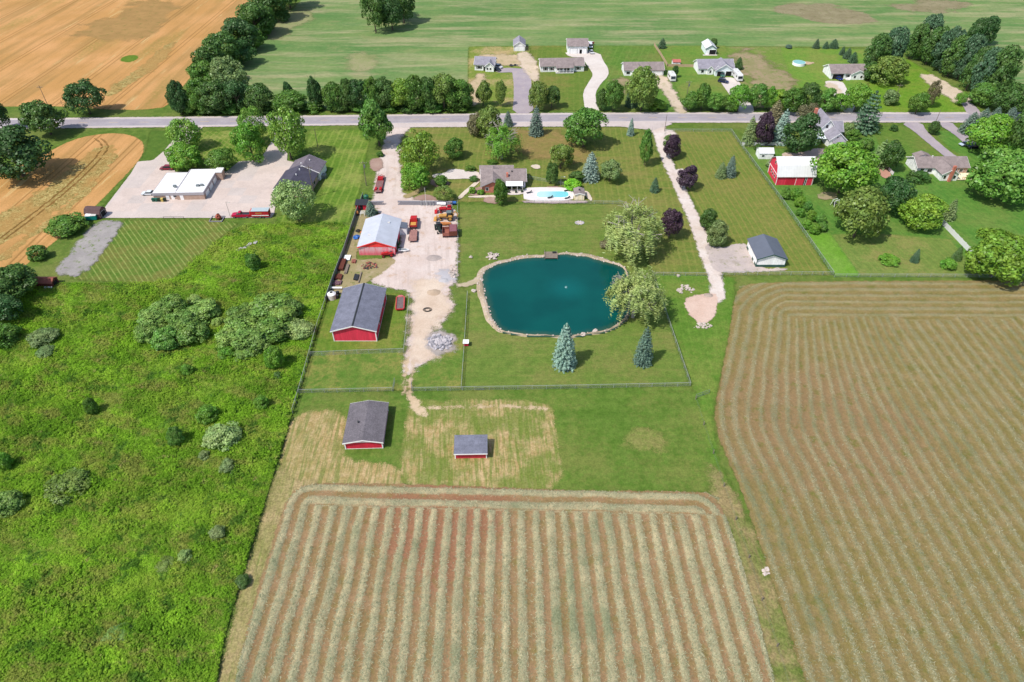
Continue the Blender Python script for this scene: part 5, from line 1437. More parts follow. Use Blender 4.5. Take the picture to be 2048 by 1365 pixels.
    def trimc(s, x0, x1, y0, y1, hw, mat, w=.18, base=True):
        for (x, y) in ((x0, y0), (x1, y0), (x1, y1), (x0, y1)):
            s.part(MB().box(x - w / 2 - .02, y - w / 2 - .02, 0, x + w / 2 + .02, y + w / 2 + .02, hw - .02), 'corner_trim', mat)
        if base:
            s.part(MB().box(x0 + .12, y0 - .05, .0, x1 - .12, y0 - .02, .2), 'base_trim', mat)
            s.part(MB().box(x1 + .02, y0 + .12, .0, x1 + .05, y1 - .12, .2), 'base_trim', mat)

def pxgable(name, A, B, ve, va, back, label, wall, roof, ov, trim=None, ridge=None, cat='barn', rise=None, ground=0.0):
    """gable end towards the camera; ve/va photo rows of wall top and apex on the front face, back = photo point of far right roof corner"""
    H_ = House(name, A, B, label, cat)
    hw = H_.h(ve); ri = rise or (H_.h(va) - hw)
    x, y = H_.loc(back[0], back[1], hw)
    H_.hw, H_.ri, H_.dep = hw, ri, y - ov
    H_.gable(-H_.w / 2, H_.w / 2, 0, H_.dep, hw, ri, 'y', wall, roof, ov, trim, ridge=ridge)
    return H_

# --- barns of the farm
b1 = pxgable('big_barn', (669, 683), (754, 683), 661, 651, (769, 577), 'big red barn with blue-grey roof inside the fenced lawn', m['redwall'], m['roofgrey'], .45, m['trim'], m['darksteel'])
b1.trimc(-b1.w / 2, b1.w / 2, 0, b1.dep, b1.hw, m['trim'])
b1.win('r', b1.w / 2, b1.dep * .35, 1.2, 1.2, .9); b1.win('r', b1.w / 2, b1.dep * .75, 1.2, 1.2, .9)
b1.door('b', b1.dep, 0, 4.0, 2.6, m['whitesteel'], frame=m['trim'])
b2 = pxgable('small_barn', (692, 899), (766, 897), 884, 879, (778, 806), 'small red barn with weathered grey roof near the hay field', m['redwall2'], m['shingleweather'], .4, m['trim'])
b2.trimc(-b2.w / 2, b2.w / 2, 0, b2.dep, b2.hw, m['trim'])
b2.part(MB().box(-b2.w / 2 + .12, -.05, b2.hw - .2, b2.w / 2 - .12, -.02, b2.hw - .02), 'eave_trim', m['trim'])
b2.part(MB().cyl((-1.6, b2.dep * .45, b2.hw + b2.ri * .5), (-1.6, b2.dep * .45, b2.hw + b2.ri * .5 + .75), .14, .14, 8).cyl((-1.6, b2.dep * .45, b2.hw + b2.ri * .5 + .72), (-1.6, b2.dep * .45, b2.hw + b2.ri * .5 + .85), .24, .05, 8), 'roof_vent', m['darksteel'])
b2.win('r', b2.w / 2, b2.dep * .5, 1.1, 1.0, .8)
b3 = House('run_in_shed', (911, 918), (973, 917), 'little red shed with flat grey roof in the straw plot', 'shed')
wd = b3.w
b3.part(MB().exx([(0, 0), (4.0, 0), (4.0, 2.5), (0, 2.0)], -wd / 2, wd / 2), 'wall', m['redwall2'])
ro = b3.part(MB().exx([(-.5, 1.98), (4.3, 2.58), (4.3, 2.74), (-.5, 2.14)], -wd / 2 - .25, wd / 2 + .25), 'roof', m['roofgrey'])
b3.part(MB().box(-wd / 2 - .26, -.56, 1.9, wd / 2 + .26, -.505, 2.15), 'fascia', m['trim'], ro)
b3.trimc(-wd / 2, wd / 2, 0, 4.0, 1.95, m['trim'], .16, False)
for k in range(3): b3.part(MB().box(-wd / 2 + .1, -.045, .5 + .5 * k, wd / 2 - .1, -.015, .53 + .5 * k), 'batten', m['rust2'])
# --- shop
b4 = pxgable('workshop', (719, 511), (791, 511), 494, 483, (802, 438.5), 'red workshop with shiny white metal roof by the yard', m['fadewall'], m['metalpale'], .3, m['redgable'])
w2 = b4.w / 2
b4.part(MB().exy([(-w2 + .05, b4.hw - .05), (w2 - .05, b4.hw - .05), (0, b4.hw + b4.ri - .06)], -.06, -.02), 'gable_panel', m['redgable'])
b4.part(MB().box(w2 + .02, .1, .0, w2 + .05, b4.dep - .1, b4.hw - .35), 'side_panel', m['redwall'])
b4.door('r', w2 + .03, b4.dep * .3, 3.4, 2.9, m['dark'], name='sliding_door', frame=m['trim']); b4.door('r', w2 + .03, b4.dep * .7, 1.0, 2.1, m['trim'])
b4.win('l', -w2, b4.dep * .12, 1.0, 1.1, 1.0)
for a, q in ((-2.4, .3), (2.2, .75)):
    b4.part(MB().box(a - .5, b4.dep * q - .3, b4.hw + b4.ri * (1 - abs(a) / w2) + .1, a + .5, b4.dep * q + .3, b4.hw + b4.ri * (1 - abs(a) / w2) + .24), 'skylight', m['offwhite'])
lt = MB().exy([(w2 + .05, 2.9), (w2 + 2.3, 2.5), (w2 + 2.3, 2.62), (w2 + .05, 3.02)], b4.dep - 4.5, b4.dep - 1.2)
b4.part(lt, 'lean_to_roof', m['metalgrey'])
b4.part(MB().box(w2 + .06, b4.dep - 4.3, 0, w2 + 2.2, b4.dep - 1.4, 2.45), 'lean_to', m['trim'])
# --- white garage
b5 = pxgable('white_garage', (1511, 535), (1568, 535), 518, 509, (1552, 478), 'white garage with dark grey metal roof and green base band', m['whitesteel'], m['metalgrey'], .35, m['greenband'])
w2 = b5.w / 2
for q in (MB().box(-w2 - .03, -.04, 0, w2 + .03, -.015, .9), MB().box(-w2 - .04, .03, 0, -w2 - .015, b5.dep * .42, .9), MB().box(w2 + .015, .03, 0, w2 + .04, b5.dep, .9), MB().box(-w2 - .04, b5.dep * .8, 0, -w2 - .015, b5.dep, .9)):
    b5.part(q, 'base_band', m['greenband'])
b5.door('l', -w2, b5.dep * .6, 3.6, 2.5, m['doorpanel'], name='garage_door', frame=m['trim']); b5.door('l', -w2, b5.dep * .22, 1.0, 2.1, m['white'])
for k in (-1, 1): b5.part(MB().box(k * w2 - .1, -.06, 0, k * w2 + .1, .06, b5.hw), 'corner_trim', m['greenband'])
# --- pool house
b6 = pxgable('pool_house', (1149, 401), (1168, 401), 389.5, 386.5, (1170, 377.5), 'small tan pool house with grey shingle roof', m['tanwall'], m['shinglebrown'], .25, m['trim'], cat='shed')
b6.door('f', 0, 0, 1.5, 1.9, m['tanwall'], frame=m['trim']); b6.part(MB().box(-.25, b6.dep * .4, b6.hw + b6.ri, .25, b6.dep * .4 + .5, b6.hw + b6.ri + .45), 'roof_vent', m['darksteel'])
# --- gambrel barn
b7 = House('gambrel_barn', (1551, 371), (1623, 371), 'red gambrel barn with bright white roof', 'barn')
w2 = b7.w / 2; hw = b7.h(352); D7 = 9.6; RT = hw + 4.6
prof = [(0, 0), (D7, 0), (D7, hw), (D7 - 1.5, hw + 2.9), (D7 / 2, RT), (1.5, hw + 2.9), (0, hw)]
b7.part(MB().exx(prof, -w2, w2), 'wall', m['redwall'])
up = [(-.45, hw - .35), (1.45, hw + 3.0), (D7 / 2, RT + .1), (D7 - 1.45, hw + 3.0), (D7 + .45, hw - .35)]
b7.part(MB().exx(up + [(y, z + .16) for y, z in up[::-1]], -w2 - .5, w2 + .5), 'roof', m['metalwhitex'])
for x in (-w2 - .03, w2 + .03):
    for q in (MB().box(x - .05, -.03, 0, x + .05, .22, hw), MB().box(x - .05, D7 - .22, 0, x + .05, D7 + .03, hw), MB().box(x - .05, .22, hw - .25, x + .05, D7 - .22, hw - .05)):
        b7.part(q, 'gable_trim', m['trim'])
for k in range(3): b7.win('l', -w2 - .0, D7 * (.3 + .2 * k), 1.6, .8, .9)
b7.win('l', -w2, D7 / 2, hw + 2.2, .9, 1.0)
b7.part(b7.face('f', 0, w2 * .02, .05, w2 * 1.05, hw - .4, .0, .05), 'door_track_panel', m['redwall2'])
b7.door('f', -.05, w2 * .30, w2 * .48, hw - .55, m['redwall'], name='sliding_door', frame=m['trim']); b7.door('f', -.05, w2 * .80, w2 * .3, hw - .55, m['redwall'], name='sliding_door', frame=m['trim'])
b7.door('f', -.05, w2 * .58, 1.1, hw - .6, m['dark'], name='opening')
b7.part(MB().box(-w2 * .4, -.12, hw - .5, w2 * .7, -.05, hw - .3), 'door_rail', m['trim'])
# --- small white shed
b8 = House('white_shed', (1517, 319), (1545, 319), 'small white shed with white roof behind the red gambrel barn', 'shed')
w2 = b8.w / 2
b8.gable(-w2, w2, 0, 4.2, 2.3, 1.2, 'x', m['whitesteel'], m['metalwhitex'], .2)
b8.door('f', 0, .8, 1.2, 1.9, m['trim']); b8.win('f', 0, -1.2, 1.0, .9, .7)
# --- grey farmhouse
b9 = House('farmhouse', (1650, 300), (1686, 300), 'light grey farmhouse with steep roofs beside the dark maple', 'house')
w2 = b9.w / 2
b9.gable(-w2 - .5, 2.2, 8.2, 19, 4.6, 3.6, 'y', m['whitewall'], m['shinglelight'], .4, m['white'])
b9.gable(1.0, w2 + 2.2, 9.0, 15, 3.4, 2.6, 'x', m['whitewall'], m['shinglelight'], .35, m['white'])
b9.gable(-w2 + 1.5, w2 + 1.0, 1.8, 8.0, 3.2, 2.6, 'y', m['whitewall'], m['shinglelight'], .4, m['white'])
b9.gable(-w2 + 3.0, w2 + .6, -4.6, 1.7, 2.6, 2.0, 'y', m['whitewall'], m['shinglelight'], .35, m['white'])
b9.part(MB().exx([(4.0, 2.5), (9.5, 3.4), (9.5, 3.52), (4.0, 2.62)], -w2 - 2.4, -w2 + 1.4), 'porch_roof', m['greywall'])
for k in range(3): b9.part(MB().box(-w2 - 2.3, 4.1 + 2.4 * k, 0, -w2 - 2.12, 4.28 + 2.4 * k, 2.55), 'porch_post', m['white'])
b9.win('f', 8.2, -1.4, 5.0, .9, 1.2); b9.win('f', 1.8, 1.0, 3.4, .9, 1.0); b9.win('f', -4.6, 0.8, .9, 1.1, 1.1); b9.win('f', -4.6, 2.9, .9, 1.1, 1.1)
b9.door('l', -w2 + 3.0, -1.4, 1.0, 2.0, m['glass'], frame=m['white'])
b9.part(MB().box(-w2 - .9, 15.5, 0, -w2 + .1, 16.7, 9.4), 'chimney', m['brickred'])
# --- tan ranch house
c1 = House('ranch_house', (1831, 349), (1931, 348.5), 'tan ranch house with brown-grey roof and brick chimney at right', 'house')
w2 = c1.w / 2
c1.gable(-w2, w2, 0, 8.2, 2.7, 2.0, 'x', m['creamwall'], m['shinglebrown'], .45, m['trim'])
xl = c1.loc(1889, 356)[0]; yf = c1.loc(1889, 362.5)[1]
c1.gable(xl - 2.9, xl + 2.9, yf, 3.5, 2.8, 1.75, 'y', m['creamwall'], m['shinglebrown'], .45, m['trim'])
c1.part(MB().box(xl - .45, yf - .75, 0, xl + .45, yf - .03, 5.9), 'chimney', m['brickred'])
c1.win('f', yf, xl - 1.7, .9, .8, 1.2); c1.win('f', yf, xl + 1.7, .9, .8, 1.2); c1.win('f', 0, -w2 + 4.5, .9, 1.6, 1.2); c1.win('f', 0, -w2 + 1.7, .9, 1.2, 1.2)
c1.part(c1.face('f', 0, (xl + 2.9 + w2) / 2, .02, w2 - xl - 3.1, 2.55, 0, .05), 'brick_panel', m['bricktan'])
c1.door('f', -.05, xl + 4.2, 1.8, 2.1, m['glass'], frame=m['trim']); c1.win('f', -.05, xl + 6.6, .9, 1.2, 1.1)
c1.gable(-w2 + 3.0, -w2 + 8.5, 8.3, 10.8, 2.6, 1.0, 'y', m['creamwall'], m['shinglebrown'], .3)
dk = c1.part(MB().box(xl + 3.4, yf + .1, .3, w2 + 1.6, -.1, .5), 'deck', m['tanwall'])
dr_ = MB()
for k in range(9): dr_.box(xl + 4.8 + k * (w2 + 1.5 - xl - 4.8) / 8, yf + .12, .5, xl + 4.88 + k * (w2 + 1.5 - xl - 4.8) / 8, yf + .2, 1.35)
dr_.box(xl + 4.8, yf + .1, 1.3, w2 + 1.6, yf + .24, 1.42).box(w2 + 1.5, yf + .3, 1.3, w2 + 1.62, -.2, 1.42)
c1.part(dr_, 'deck_railing', m['orange'], dk)
c1.part(MB().cyl((-w2 + 6, 3.9, 4.4), (-w2 + 6, 3.9, 5.2), .3, .3, 10), 'roof_vent', m['offwhite'])
# --- brick house by the pool
c2 = House('brick_house', (963, 377), (1050.5, 376), 'brick house with grey gabled roofs beside the swimming pool', 'house')
w2 = c2.w / 2
c2.gable(-w2 + .3, w2, 0, 8.8, 2.7, 2.0, 'x', m['lilac'], m['shinglebrown'], .5, m['trim'])
yf = c2.loc(980, 386)[1]
c2.gable(-w2 + .2, -w2 + 7.8, yf, 7.0, 2.75, 1.75, 'y', m['brickred'], m['shinglebrown'], .55, m['fascia'])
c2.gable(-w2 - .2, -w2 + 10.8, 6.0, 11.2, 2.7, 1.45, 'x', m['brickred'], m['shinglebrown'], .5, m['fascia'])
c2.door('l', -w2 + .2, 1.5, 4.2, 2.2, m['white'], name='garage_door', frame=m['trim'])
c2.win('f', yf, -w2 + 2.0, .9, .9, 1.1); c2.win('f', 0, -w2 + 14, .9, 1.2, 1.1)
c2.part(MB().box(-w2 + 8.6, 1.2, 2.9, -w2 + 9.3, 2.0, 4.9), 'chimney', m['brickred'])
c2.part(MB().cyl((-w2 + 10.6, 3.4, 4.0), (-w2 + 10.6, 3.4, 4.75), .25, .25, 8), 'roof_vent', m['darksteel'])
pt = c2.part(MB().exx([(-3.3, 2.45), (-.03, 2.62), (-.03, 2.72), (-3.3, 2.55)], -w2 + 8.4, -w2 + 14.2), 'patio_roof', m['white'])
for k in range(4): c2.part(MB().box(-w2 + 8.5 + 1.85 * k, -3.2, 0, -w2 + 8.62 + 1.85 * k, -3.08, 2.44), 'patio_post', m['trim'])
c2.door('f', 0, -w2 + 11.2, 4.6, 2.1, m['glass'], name='glass_door', frame=m['trim'])
# --- station with flat white roof
c3 = House('fire_station', (308.5, 402), (411, 400), 'low brick station with bright white flat roof on the concrete lot', 'building')
w2 = c3.w / 2; H3 = c3.h(386); xm = c3.loc(355, 401)[0]
D3 = c3.loc(443.6, 338, H3)[1]; D3b = D3 - .6
yl = .9
def flat(x0, x1, y0, y1, h, nm):
    c3.part(MB().box(x0, y0, 0, x1, y1, h - .9), 'wall', m['bricktan'])
    c3.part(MB().box(x0 - .12, y0 - .12, h - .95, x1 + .12, y1 + .12, h), 'fascia', m['fascia'])
    c3.part(MB().box(x0 + .08, y0 + .08, h - .04, x1 - .08, y1 - .08, h + .02), 'roof', m['membrane'])
flat(-w2, xm - .13, -.4 + yl, D3b - 1.2, H3 - .25, 'west')
flat(xm + .13, w2, 0, D3, H3, 'east')
c3.part(MB().box(xm - .16, 1.2, H3 + .02, xm + .16, D3 - .5, H3 + .1), 'roof_seam', m['fascia'])
for k, (px_, py_) in enumerate(((396, 373), (350, 374), (404, 372))):
    a = c3.loc(px_, py_, H3)
    c3.part(MB().box(a[0] - .5, a[1] - .4, H3 + .02, a[0] + .5, a[1] + .4, H3 + .6), 'roof_unit', m['steel'])
for k in range(4): c3.door('r', w2, 3.2 + k * 4.3, 3.4, 2.6, m['doorpanel'], name='garage_door', frame=m['fascia'])
c3.part(MB().box(w2 - .02, D3 - 3.2, 0, w2 + 2.3, D3 - .4, 3.0), 'entrance_block', m['bricktan']); c3.part(MB().box(w2 - .02, D3 - 3.35, 3.0, w2 + 2.45, D3 - .25, 3.4), 'entrance_roof', m['white'])
for x in (-w2 + 4.6, xm - 1.4, xm + 1.8): c3.door('f', -.4 + yl if x < xm else 0, x, 1.1, 2.2, m['trim'])
c3.win('f', -.4 + yl, -w2 + 7.4, 1.0, 1.6, 1.0); c3.door('l', -w2, 6, 3.4, 2.5, m['doorpanel'], name='garage_door')
# --- hall with dark roof
c4 = House('hall', (553, 393), (617, 395.5), 'hall with black shingle roof and grey rear roof by the lot', 'building')
w2 = c4.w / 2
d1 = c4.loc(596, 333, 5.0)[1]
c4.gable(-w2, w2, 0, d1, 3.0, 2.3, 'y', m['bricktan'], m['shingledark'], .5, m['trim'])
c4.gable(-w2 + .9, w2 + .6, d1 - .3, d1 + 7.5, 3.2, 2.4, 'y', m['creamwall'], m['shinglegrey'], .4, m['trim'])
for q in (.45, .75): c4.part(MB().cyl((.6, d1 * q, 5.0), (.6, d1 * q, 5.7), .18, .18, 8), 'roof_vent', m['white'])
for q in (.3, .6, .85): c4.part(MB().cyl((-1.5 + 4 * q, d1 + 5 * q, 4.6), (-1.5 + 4 * q, d1 + 5 * q, 5.6), .18, .18, 8), 'roof_vent', m['white'])
c4.door('f', 0, -1.2, 1.8, 2.2, m['trim'], frame=m['fascia']); c4.win('f', 0, 2.4, 1, 1.4, 1.1)
for k in range(3): c4.win('r', w2, 3 + 4.5 * k, 1.0, 1.5, 1.1)
c4.part(MB().box(w2 + .62, d1 + 1.0, 0, w2 + 2.0, d1 + 3.0, 1.2), 'air_unit', m['steel'])
# --- brown garden barn, container
c5 = House('storage_shed', (173, 437), (203, 438.5), 'brown barn-shaped storage shed open at its right end', 'shed')
w2 = c5.w / 2; pr = [(0, 0), (3.6, 0), (3.6, 1.7), (2.9, 2.7), (1.8, 3.1), (.7, 2.7), (0, 1.7)]
c5.part(MB().exx(pr, -w2, w2), 'wall', paint('brown_boards', C(112, 82, 80), .8, .1))
up = [(-.15, 1.6), (.65, 2.78), (1.8, 3.2), (2.95, 2.78), (3.75, 1.6)]
c5.part(MB().exx(up + [(a, b + .1) for a, b in up[::-1]], -w2 - .15, w2 + .15), 'roof', shingle('brown_shingles', C(108, 84, 84)))
c5.door('r', w2, 1.8, 2.2, 1.9, m['dark'], frame=m['fascia'])
c6 = House('rusty_container', (58, 576), (108, 577), 'rust-red corrugated container shed at the left trees', 'shed')
w2 = c6.w / 2
c6.gable(-w2, w2, 0, 2.9, 1.7, .8, 'x', siding('rust_corrugated', C(122, 58, 56), 'v', .3, .2), metalroof('rust_roof', C(170, 100, 84), .4, 0, .8, .15, C(100, 58, 52)), .2)
c6.door('r', w2, 1.45, 1.6, 1.5, m['dark']); c6.part(MB().box(w2 - 2.4, -.5, 0, w2 - .2, -.08, .7), 'white_panel', m['white'])
# --- far houses
f1 = House('far_house', (949, 142.5), (988, 144), 'small white house with grey roof across the road', 'house')
w2 = f1.w / 2
f1.gable(-w2, w2, .8, 9.5, 2.8, 2.2, 'x', m['whitewall'], m['shinglelight'], .4, m['white'])
f1.gable(.6, w2 - .05, -.5, 5, 2.8, 1.6, 'y', m['whitewall'], m['shinglelight'], .4, m['white'])
f1.win('f', .8, -w2 + 2.2, .9, 1.6, 1.2, shut=m['glass']); f1.win('f', .8, -w2 + 5.2, .9, 1.2, 1.2); f1.win('f', -.5, 1.6, 1, .8, .9); f1.win('f', -.5, w2 - 1.6, 1, .8, .9); f1.door('f', .8, 0.0, 1.0, 2.1, m['glass'], frame=m['white'])
f2 = House('far_garage', (1027.5, 103), (1050, 103), 'small white garage behind the small white house', 'garage')
w2 = f2.w / 2
f2.gable(-w2, w2, 0, 9, 2.8, 1.9, 'y', m['whitewall'], m['shinglelight'], .35, m['white']); f2.door('f', 0, 0, 4.6, 2.2, m['doorpanel'], name='garage_door', frame=m['fascia'])
f3 = House('far_house', (1081, 145), (1167.5, 143.5), 'long white house with front porch across the road', 'house')
w2 = f3.w / 2
f3.gable(-w2, w2, 0, 9.0, 2.8, 2.0, 'x', m['whitewall'], m['shinglebrown'], .4, m['white'])
f3.part(MB().exx([(-2.4, 2.5), (2.6, 3.95), (2.6, 4.1), (-2.4, 2.65)], -w2 + 7.0, w2 - 5.0), 'porch_roof', m['shinglebrown'])
f3.part(MB().box(-w2 + 7.0, -2.3, 0, w2 - 5.0, -.03, .35), 'porch_floor', m['offwhite'])
for k in range(6): f3.part(MB().box(-w2 + 7.1 + k * (2 * w2 - 12.3) / 5, -2.25, .35, -w2 + 7.25 + k * (2 * w2 - 12.3) / 5, -2.1, 2.5), 'porch_post', m['white'])
f3.part(MB().box(-w2 + 7.1, -2.28, 1.15, w2 - 5.1, -2.2, 1.25), 'porch_rail', m['white'])
shp = paint('plum_shutter', C(92, 62, 82), .6)
for x in (-w2 + 2.3, -w2 + 5.2): f3.win('f', 0, x, .9, 1.0, 1.3, shut=shp)
for x in (-w2 + 9, w2 - 8): f3.win('f', 0, x, .9, 1.4, 1.3, shut=shp)
f3.win('f', 0, w2 - 2.8, .9, 1.3, 1.3, shut=m['darksteel']); f3.door('f', 0, -w2 + 12.5, 2.0, 2.1, m['glass'], frame=m['white'])
f4 = House('far_garage', (1135, 108.5), (1174, 108.5), 'large white garage with brown roof behind the long white house', 'garage')
w2 = f4.w / 2
f4.gable(-w2, w2, 0, 9.5, 3.9, 2.0, 'x', m['whitewall'], m['shinglebrown'], .45, m['white'])
for x in (-w2 + 3.0, -w2 + 7.4): f4.door('f', 0, x, 3.4, 2.6, m['doorpanel'], name='garage_door', frame=m['fascia'])
f4.door('f', 0, w2 - 3.2, 1.0, 2.1, m['greywall'], frame=m['fascia'])
f5 = House('far_house', (1248, 152.5), (1326, 152), 'grey-roofed white house with attached garage across the road', 'house')
w2 = f5.w / 2
f5.gable(-w2, w2, 0, 8.6, 2.7, 2.1, 'x', m['whitewall'], m['shinglebrown'], .4, m['white'])
f5.gable(-w2 + 3.5, -w2 + 9.5, -1.3, 4, 2.7, 1.7, 'y', m['whitewall'], m['shinglebrown'], .4, m['white'])
f5.door('f', 0, w2 - 3.0, 4.8, 2.2, m['doorpanel'], name='garage_door', frame=m['fascia'])
for x in (-w2 + 1.8,): f5.win('f', 0, x, .9, 1.6, 1.1)
f5.win('f', -1.3, -w2 + 6.5, .9, 1.8, 1.2)
f6 = House('far_house', (1396, 149.5), (1440, 149), 'grey-blue house with double garage gable and motorhome', 'house')
w2 = f6.w / 2
f6.gable(-w2, w2 + 6, 0, 9.5, 2.8, 2.5, 'x', m['whitewall'], m['shinglelight'], .4, m['white'])
xg = f6.loc(1447.5, 153)[0]; yg = f6.loc(1447.5, 153)[1]
f6.gable(xg - 4.2, xg + 4.2, yg, 6, 2.9, 2.5, 'y', m['greywall'], m['shinglelight'], .45, m['white'])
for k in (-2, 2): f6.door('f', yg, xg + k, 2.7, 2.2, m['dark'], name='garage_door', frame=m['white'])
f6.gable(-w2 + 4.0, -w2 + 6.6, -.7, 3, 2.8, 1.3, 'y', m['creamwall'], m['shinglelight'], .3, m['white']); f6.gable(-w2 + 7.2, -w2 + 9.6, -1.1, 3, 3.0, 1.3, 'y', m['creamwall'], m['shinglelight'], .3, m['white'])
f6.win('f', 0, -w2 + 1.8, .9, 1.2, 1.2); f6.win('f', -.7, -w2 + 5.3, .9, .8, 1.2); f6.door('f', -1.1, -w2 + 8.4, 1.2, 2.3, m['glass'])
f7 = House('far_shed', (1410, 110), (1431, 110), 'white-roofed pale shed with open door behind the motorhome house', 'shed')
w2 = f7.w / 2
f7.gable(-w2, w2, 0, 9.5, 3.0, 1.5, 'y', m['greywall'], m['metalwhite'], .3, m['greenband']); f7.door('f', 0, w2 * .35, 3.2, 2.3, m['dark'], name='opening', frame=m['white']); f7.door('f', 0, -w2 * .6, 1.0, 2.0, m['white'])
f7.part(MB().box(-w2 - 1.2, -1.4, 0, w2 + .6, -.03, .12), 'concrete_step', m['concrete'])
f8 = House('far_house', (1660, 159), (1728, 158.5), 'grey-roofed house with open garage at the far right', 'house')
w2 = f8.w / 2
f8.gable(-w2, w2, 0, 9.5, 2.8, 2.3, 'x', m['creamwall'], m['shinglebrown'], .45, m['white'])
f8.gable(w2 - 7.0, w2 - .4, -1.2, 4, 2.8, 1.6, 'y', m['creamwall'], m['shinglebrown'], .4, m['white'])
f8.door('f', 0, -w2 + 3.3, 5.0, 2.3, m['dark'], name='garage_door', frame=m['white'])
for x in (-w2 + 8.2, -w2 + 11.2): f8.win('f', 0, x, .9, 1.6, 1.2, shut=m['darksteel'])
for x in (w2 - 5.2, w2 - 2.2): f8.win('f', -1.2, x, .9, .9, 1.1)
f8.part(MB().box(-w2 + 6.8, -1.8, 0, w2 - 7.2, -.03, .3), 'porch_floor', m['offwhite'])
f9 = House('garden_shed', (1345, 132), (1360, 132), 'tiny white shed with red roof by the wooden fence', 'shed')
w2 = f9.w / 2
f9.gable(-w2, w2, 0, 2.8, 1.7, .8, 'x', m['whitewall'], metalroof('red_roof', C(205, 120, 110), .5, 0), .2); f9.door('f', 0, 0, .9, 1.5, m['offwhite'])
# ================================================================ fences
m['wallblock'] = paint('grey_wall_block', C(158, 156, 164), .9, .08, 1.2)
def alpha_mat(name, col, a):
    g = G(name)
    t = g.n('BsdfTransparent')
    x = g.n('MixShader')
    # wires of the mesh: crossed diagonal lines in the panel's own coordinates
    o = g.sep(g.obj())
    s_ = g.math('FRACT', g.math('MULTIPLY', g.math('ADD', o[0], o[2]), 9.0)); d_ = g.math('FRACT', g.math('MULTIPLY', g.math('SUBTRACT', o[0], o[2]), 9.0))
    f = g.math('MAXIMUM', g.math('LESS_THAN', s_, a), g.math('LESS_THAN', d_, a))
    g.put(x.inputs[0], f)
    g.t.links.new(t.outputs[0], x.inputs[1]); g.t.links.new(g.princ(col, .5, .3), x.inputs[2])
    return g.out(x.outputs[0])
m['chain'] = alpha_mat('chain_link', C(190, 196, 190), .09)
m['slat'] = paint('grey_fence_slat', C(132, 142, 142), .6, .1)
m['vinyl'] = paint('white_vinyl', C(250, 250, 252), .45, .04)
m['cedar'] = paint('cedar_board', C(205, 178, 146), .8, .12)
BOX = {}
def shared_box(key, dims, mat):
    if key not in BOX:
        me = MB().box(*dims).mesh(key); me.materials.append(mat); BOX[key] = me
    return BOX[key]
def wlen(pts):
    w = PL(pts)
    return w
def runs(w, sp):
    """posts evenly along a polyline; returns list of segments (p, q)"""
    out = []
    for a, b in zip(w[:-1], w[1:]):
        n = max(1, int(round(np.linalg.norm(b - a) / sp)))
        out += [(a + (b - a) * i / n, a + (b - a) * (i + 1) / n) for i in range(n)]
    return out
def fence(name, pts, label, h=1.3, sp=3.6, style='chain', group=None):
    w = PL(pts); seg = runs(w, sp)
    root = empty(name, w[0], 0, label, 'fence', group)
    ox, oy = w[0]
    def put(nm, me, p, rz=0, sx=1.0):
        o = link(nm, me, root); o.location = (p[0] - ox, p[1] - oy, 0); o.rotation_euler = (0, 0, rz); o.scale = (sx, 1, 1); return o
    for i, (a, b) in enumerate(seg):
        L_ = float(np.linalg.norm(b - a)); rz = atan2(b[1] - a[1], b[0] - a[0])
        if style in ('chain', 'slat'):
            put('post', shared_box('pc%.1f' % h, (-.04, -.04, 0, .04, .04, h + .05), m['fencesteel']), a)
            put('top_rail', shared_box('tr%.1f' % h, (0, -.032, h - .06, 1, .032, h), m['fencesteel']), a, rz, L_)
            me = BOX.get(('fab', h, style))
            if me is None:
                me = MB().add([(0, 0, .04), (1, 0, .04), (1, 0, h - .06), (0, 0, h - .06)], [(0, 1, 2, 3)]).mesh('fabric'); me.materials.append(m['chain']); BOX[('fab', h, style)] = me
            fab = MB().add([(0, 0, .04), (L_, 0, .04), (L_, 0, h - .06), (0, 0, h - .06)], [(0, 1, 2, 3)]).build('chain_mesh', m['chain'], root)
            fab.location = (a[0] - ox, a[1] - oy, 0); fab.rotation_euler = (0, 0, rz)
            if style == 'slat':
                put('slat_panel', shared_box('sp%.1f' % h, (0, .04, .08, 1, .06, h - .1), m['slat']), a, rz, L_ * .97)
        elif style == 'vinyl':
            put('post', shared_box('pv%.1f' % h, (-.09, -.09, 0, .09, .09, h + .15), m['vinyl']), a)
            put('panel', shared_box('vp%.1f' % h, (0.04, -.03, .06, .96, .03, h), m['vinyl']), a, rz, L_)
        elif style == 'cedar':
            put('post', shared_box('pw%.1f' % h, (-.06, -.06, 0, .06, .06, h), m['cedar']), a)
            put('panel', shared_box('wp%.1f' % h, (0.02, -.025, .05, .98, .025, h - .05), m['cedar']), a, rz, L_)
        elif style == 'wire':
            put('post', shared_box('ww', (-.07, -.07, 0, .07, .07, 1.3), m['wood']), a)
            for k in range(2): put('wire', shared_box('wi%d' % k, (0, -.006, .45 + .55 * k, 1, .006, .462 + .55 * k), m['steel']), a, rz, L_)
    ms = {'chain': 'pc%.1f' % h, 'slat': 'pc%.1f' % h, 'vinyl': 'pv%.1f' % h, 'cedar': 'pw%.1f' % h, 'wire': 'ww'}[style]
    put('post', BOX[ms], seg[-1][1])
    return root
fence('slat_fence', [(727, 396), (712, 434), (690, 502), (668, 560), (652, 606)], 'tall grey slatted fence between the meadow and the yard', 1.9, 3.0, 'slat')
fence('chain_link_fence', [(652, 606), (636, 654), (621, 708), (599, 787), (586, 828)], 'chain-link fence between the meadow and the red barns', 1.6, 3.2)
fence('chain_link_fence', [(621, 713), (715, 709), (808, 706)], 'chain-link fence in front of the big red barn', 1.5, 3.2)
fence('chain_link_fence', [(808, 706), (814, 650), (819, 596)], 'chain-link fence right of the big red barn', 1.4, 3.2)
fence('chain_link_fence', [(599, 787), (700, 785), (784, 783)], 'chain-link fence behind the small red barn', 1.3, 3.2)
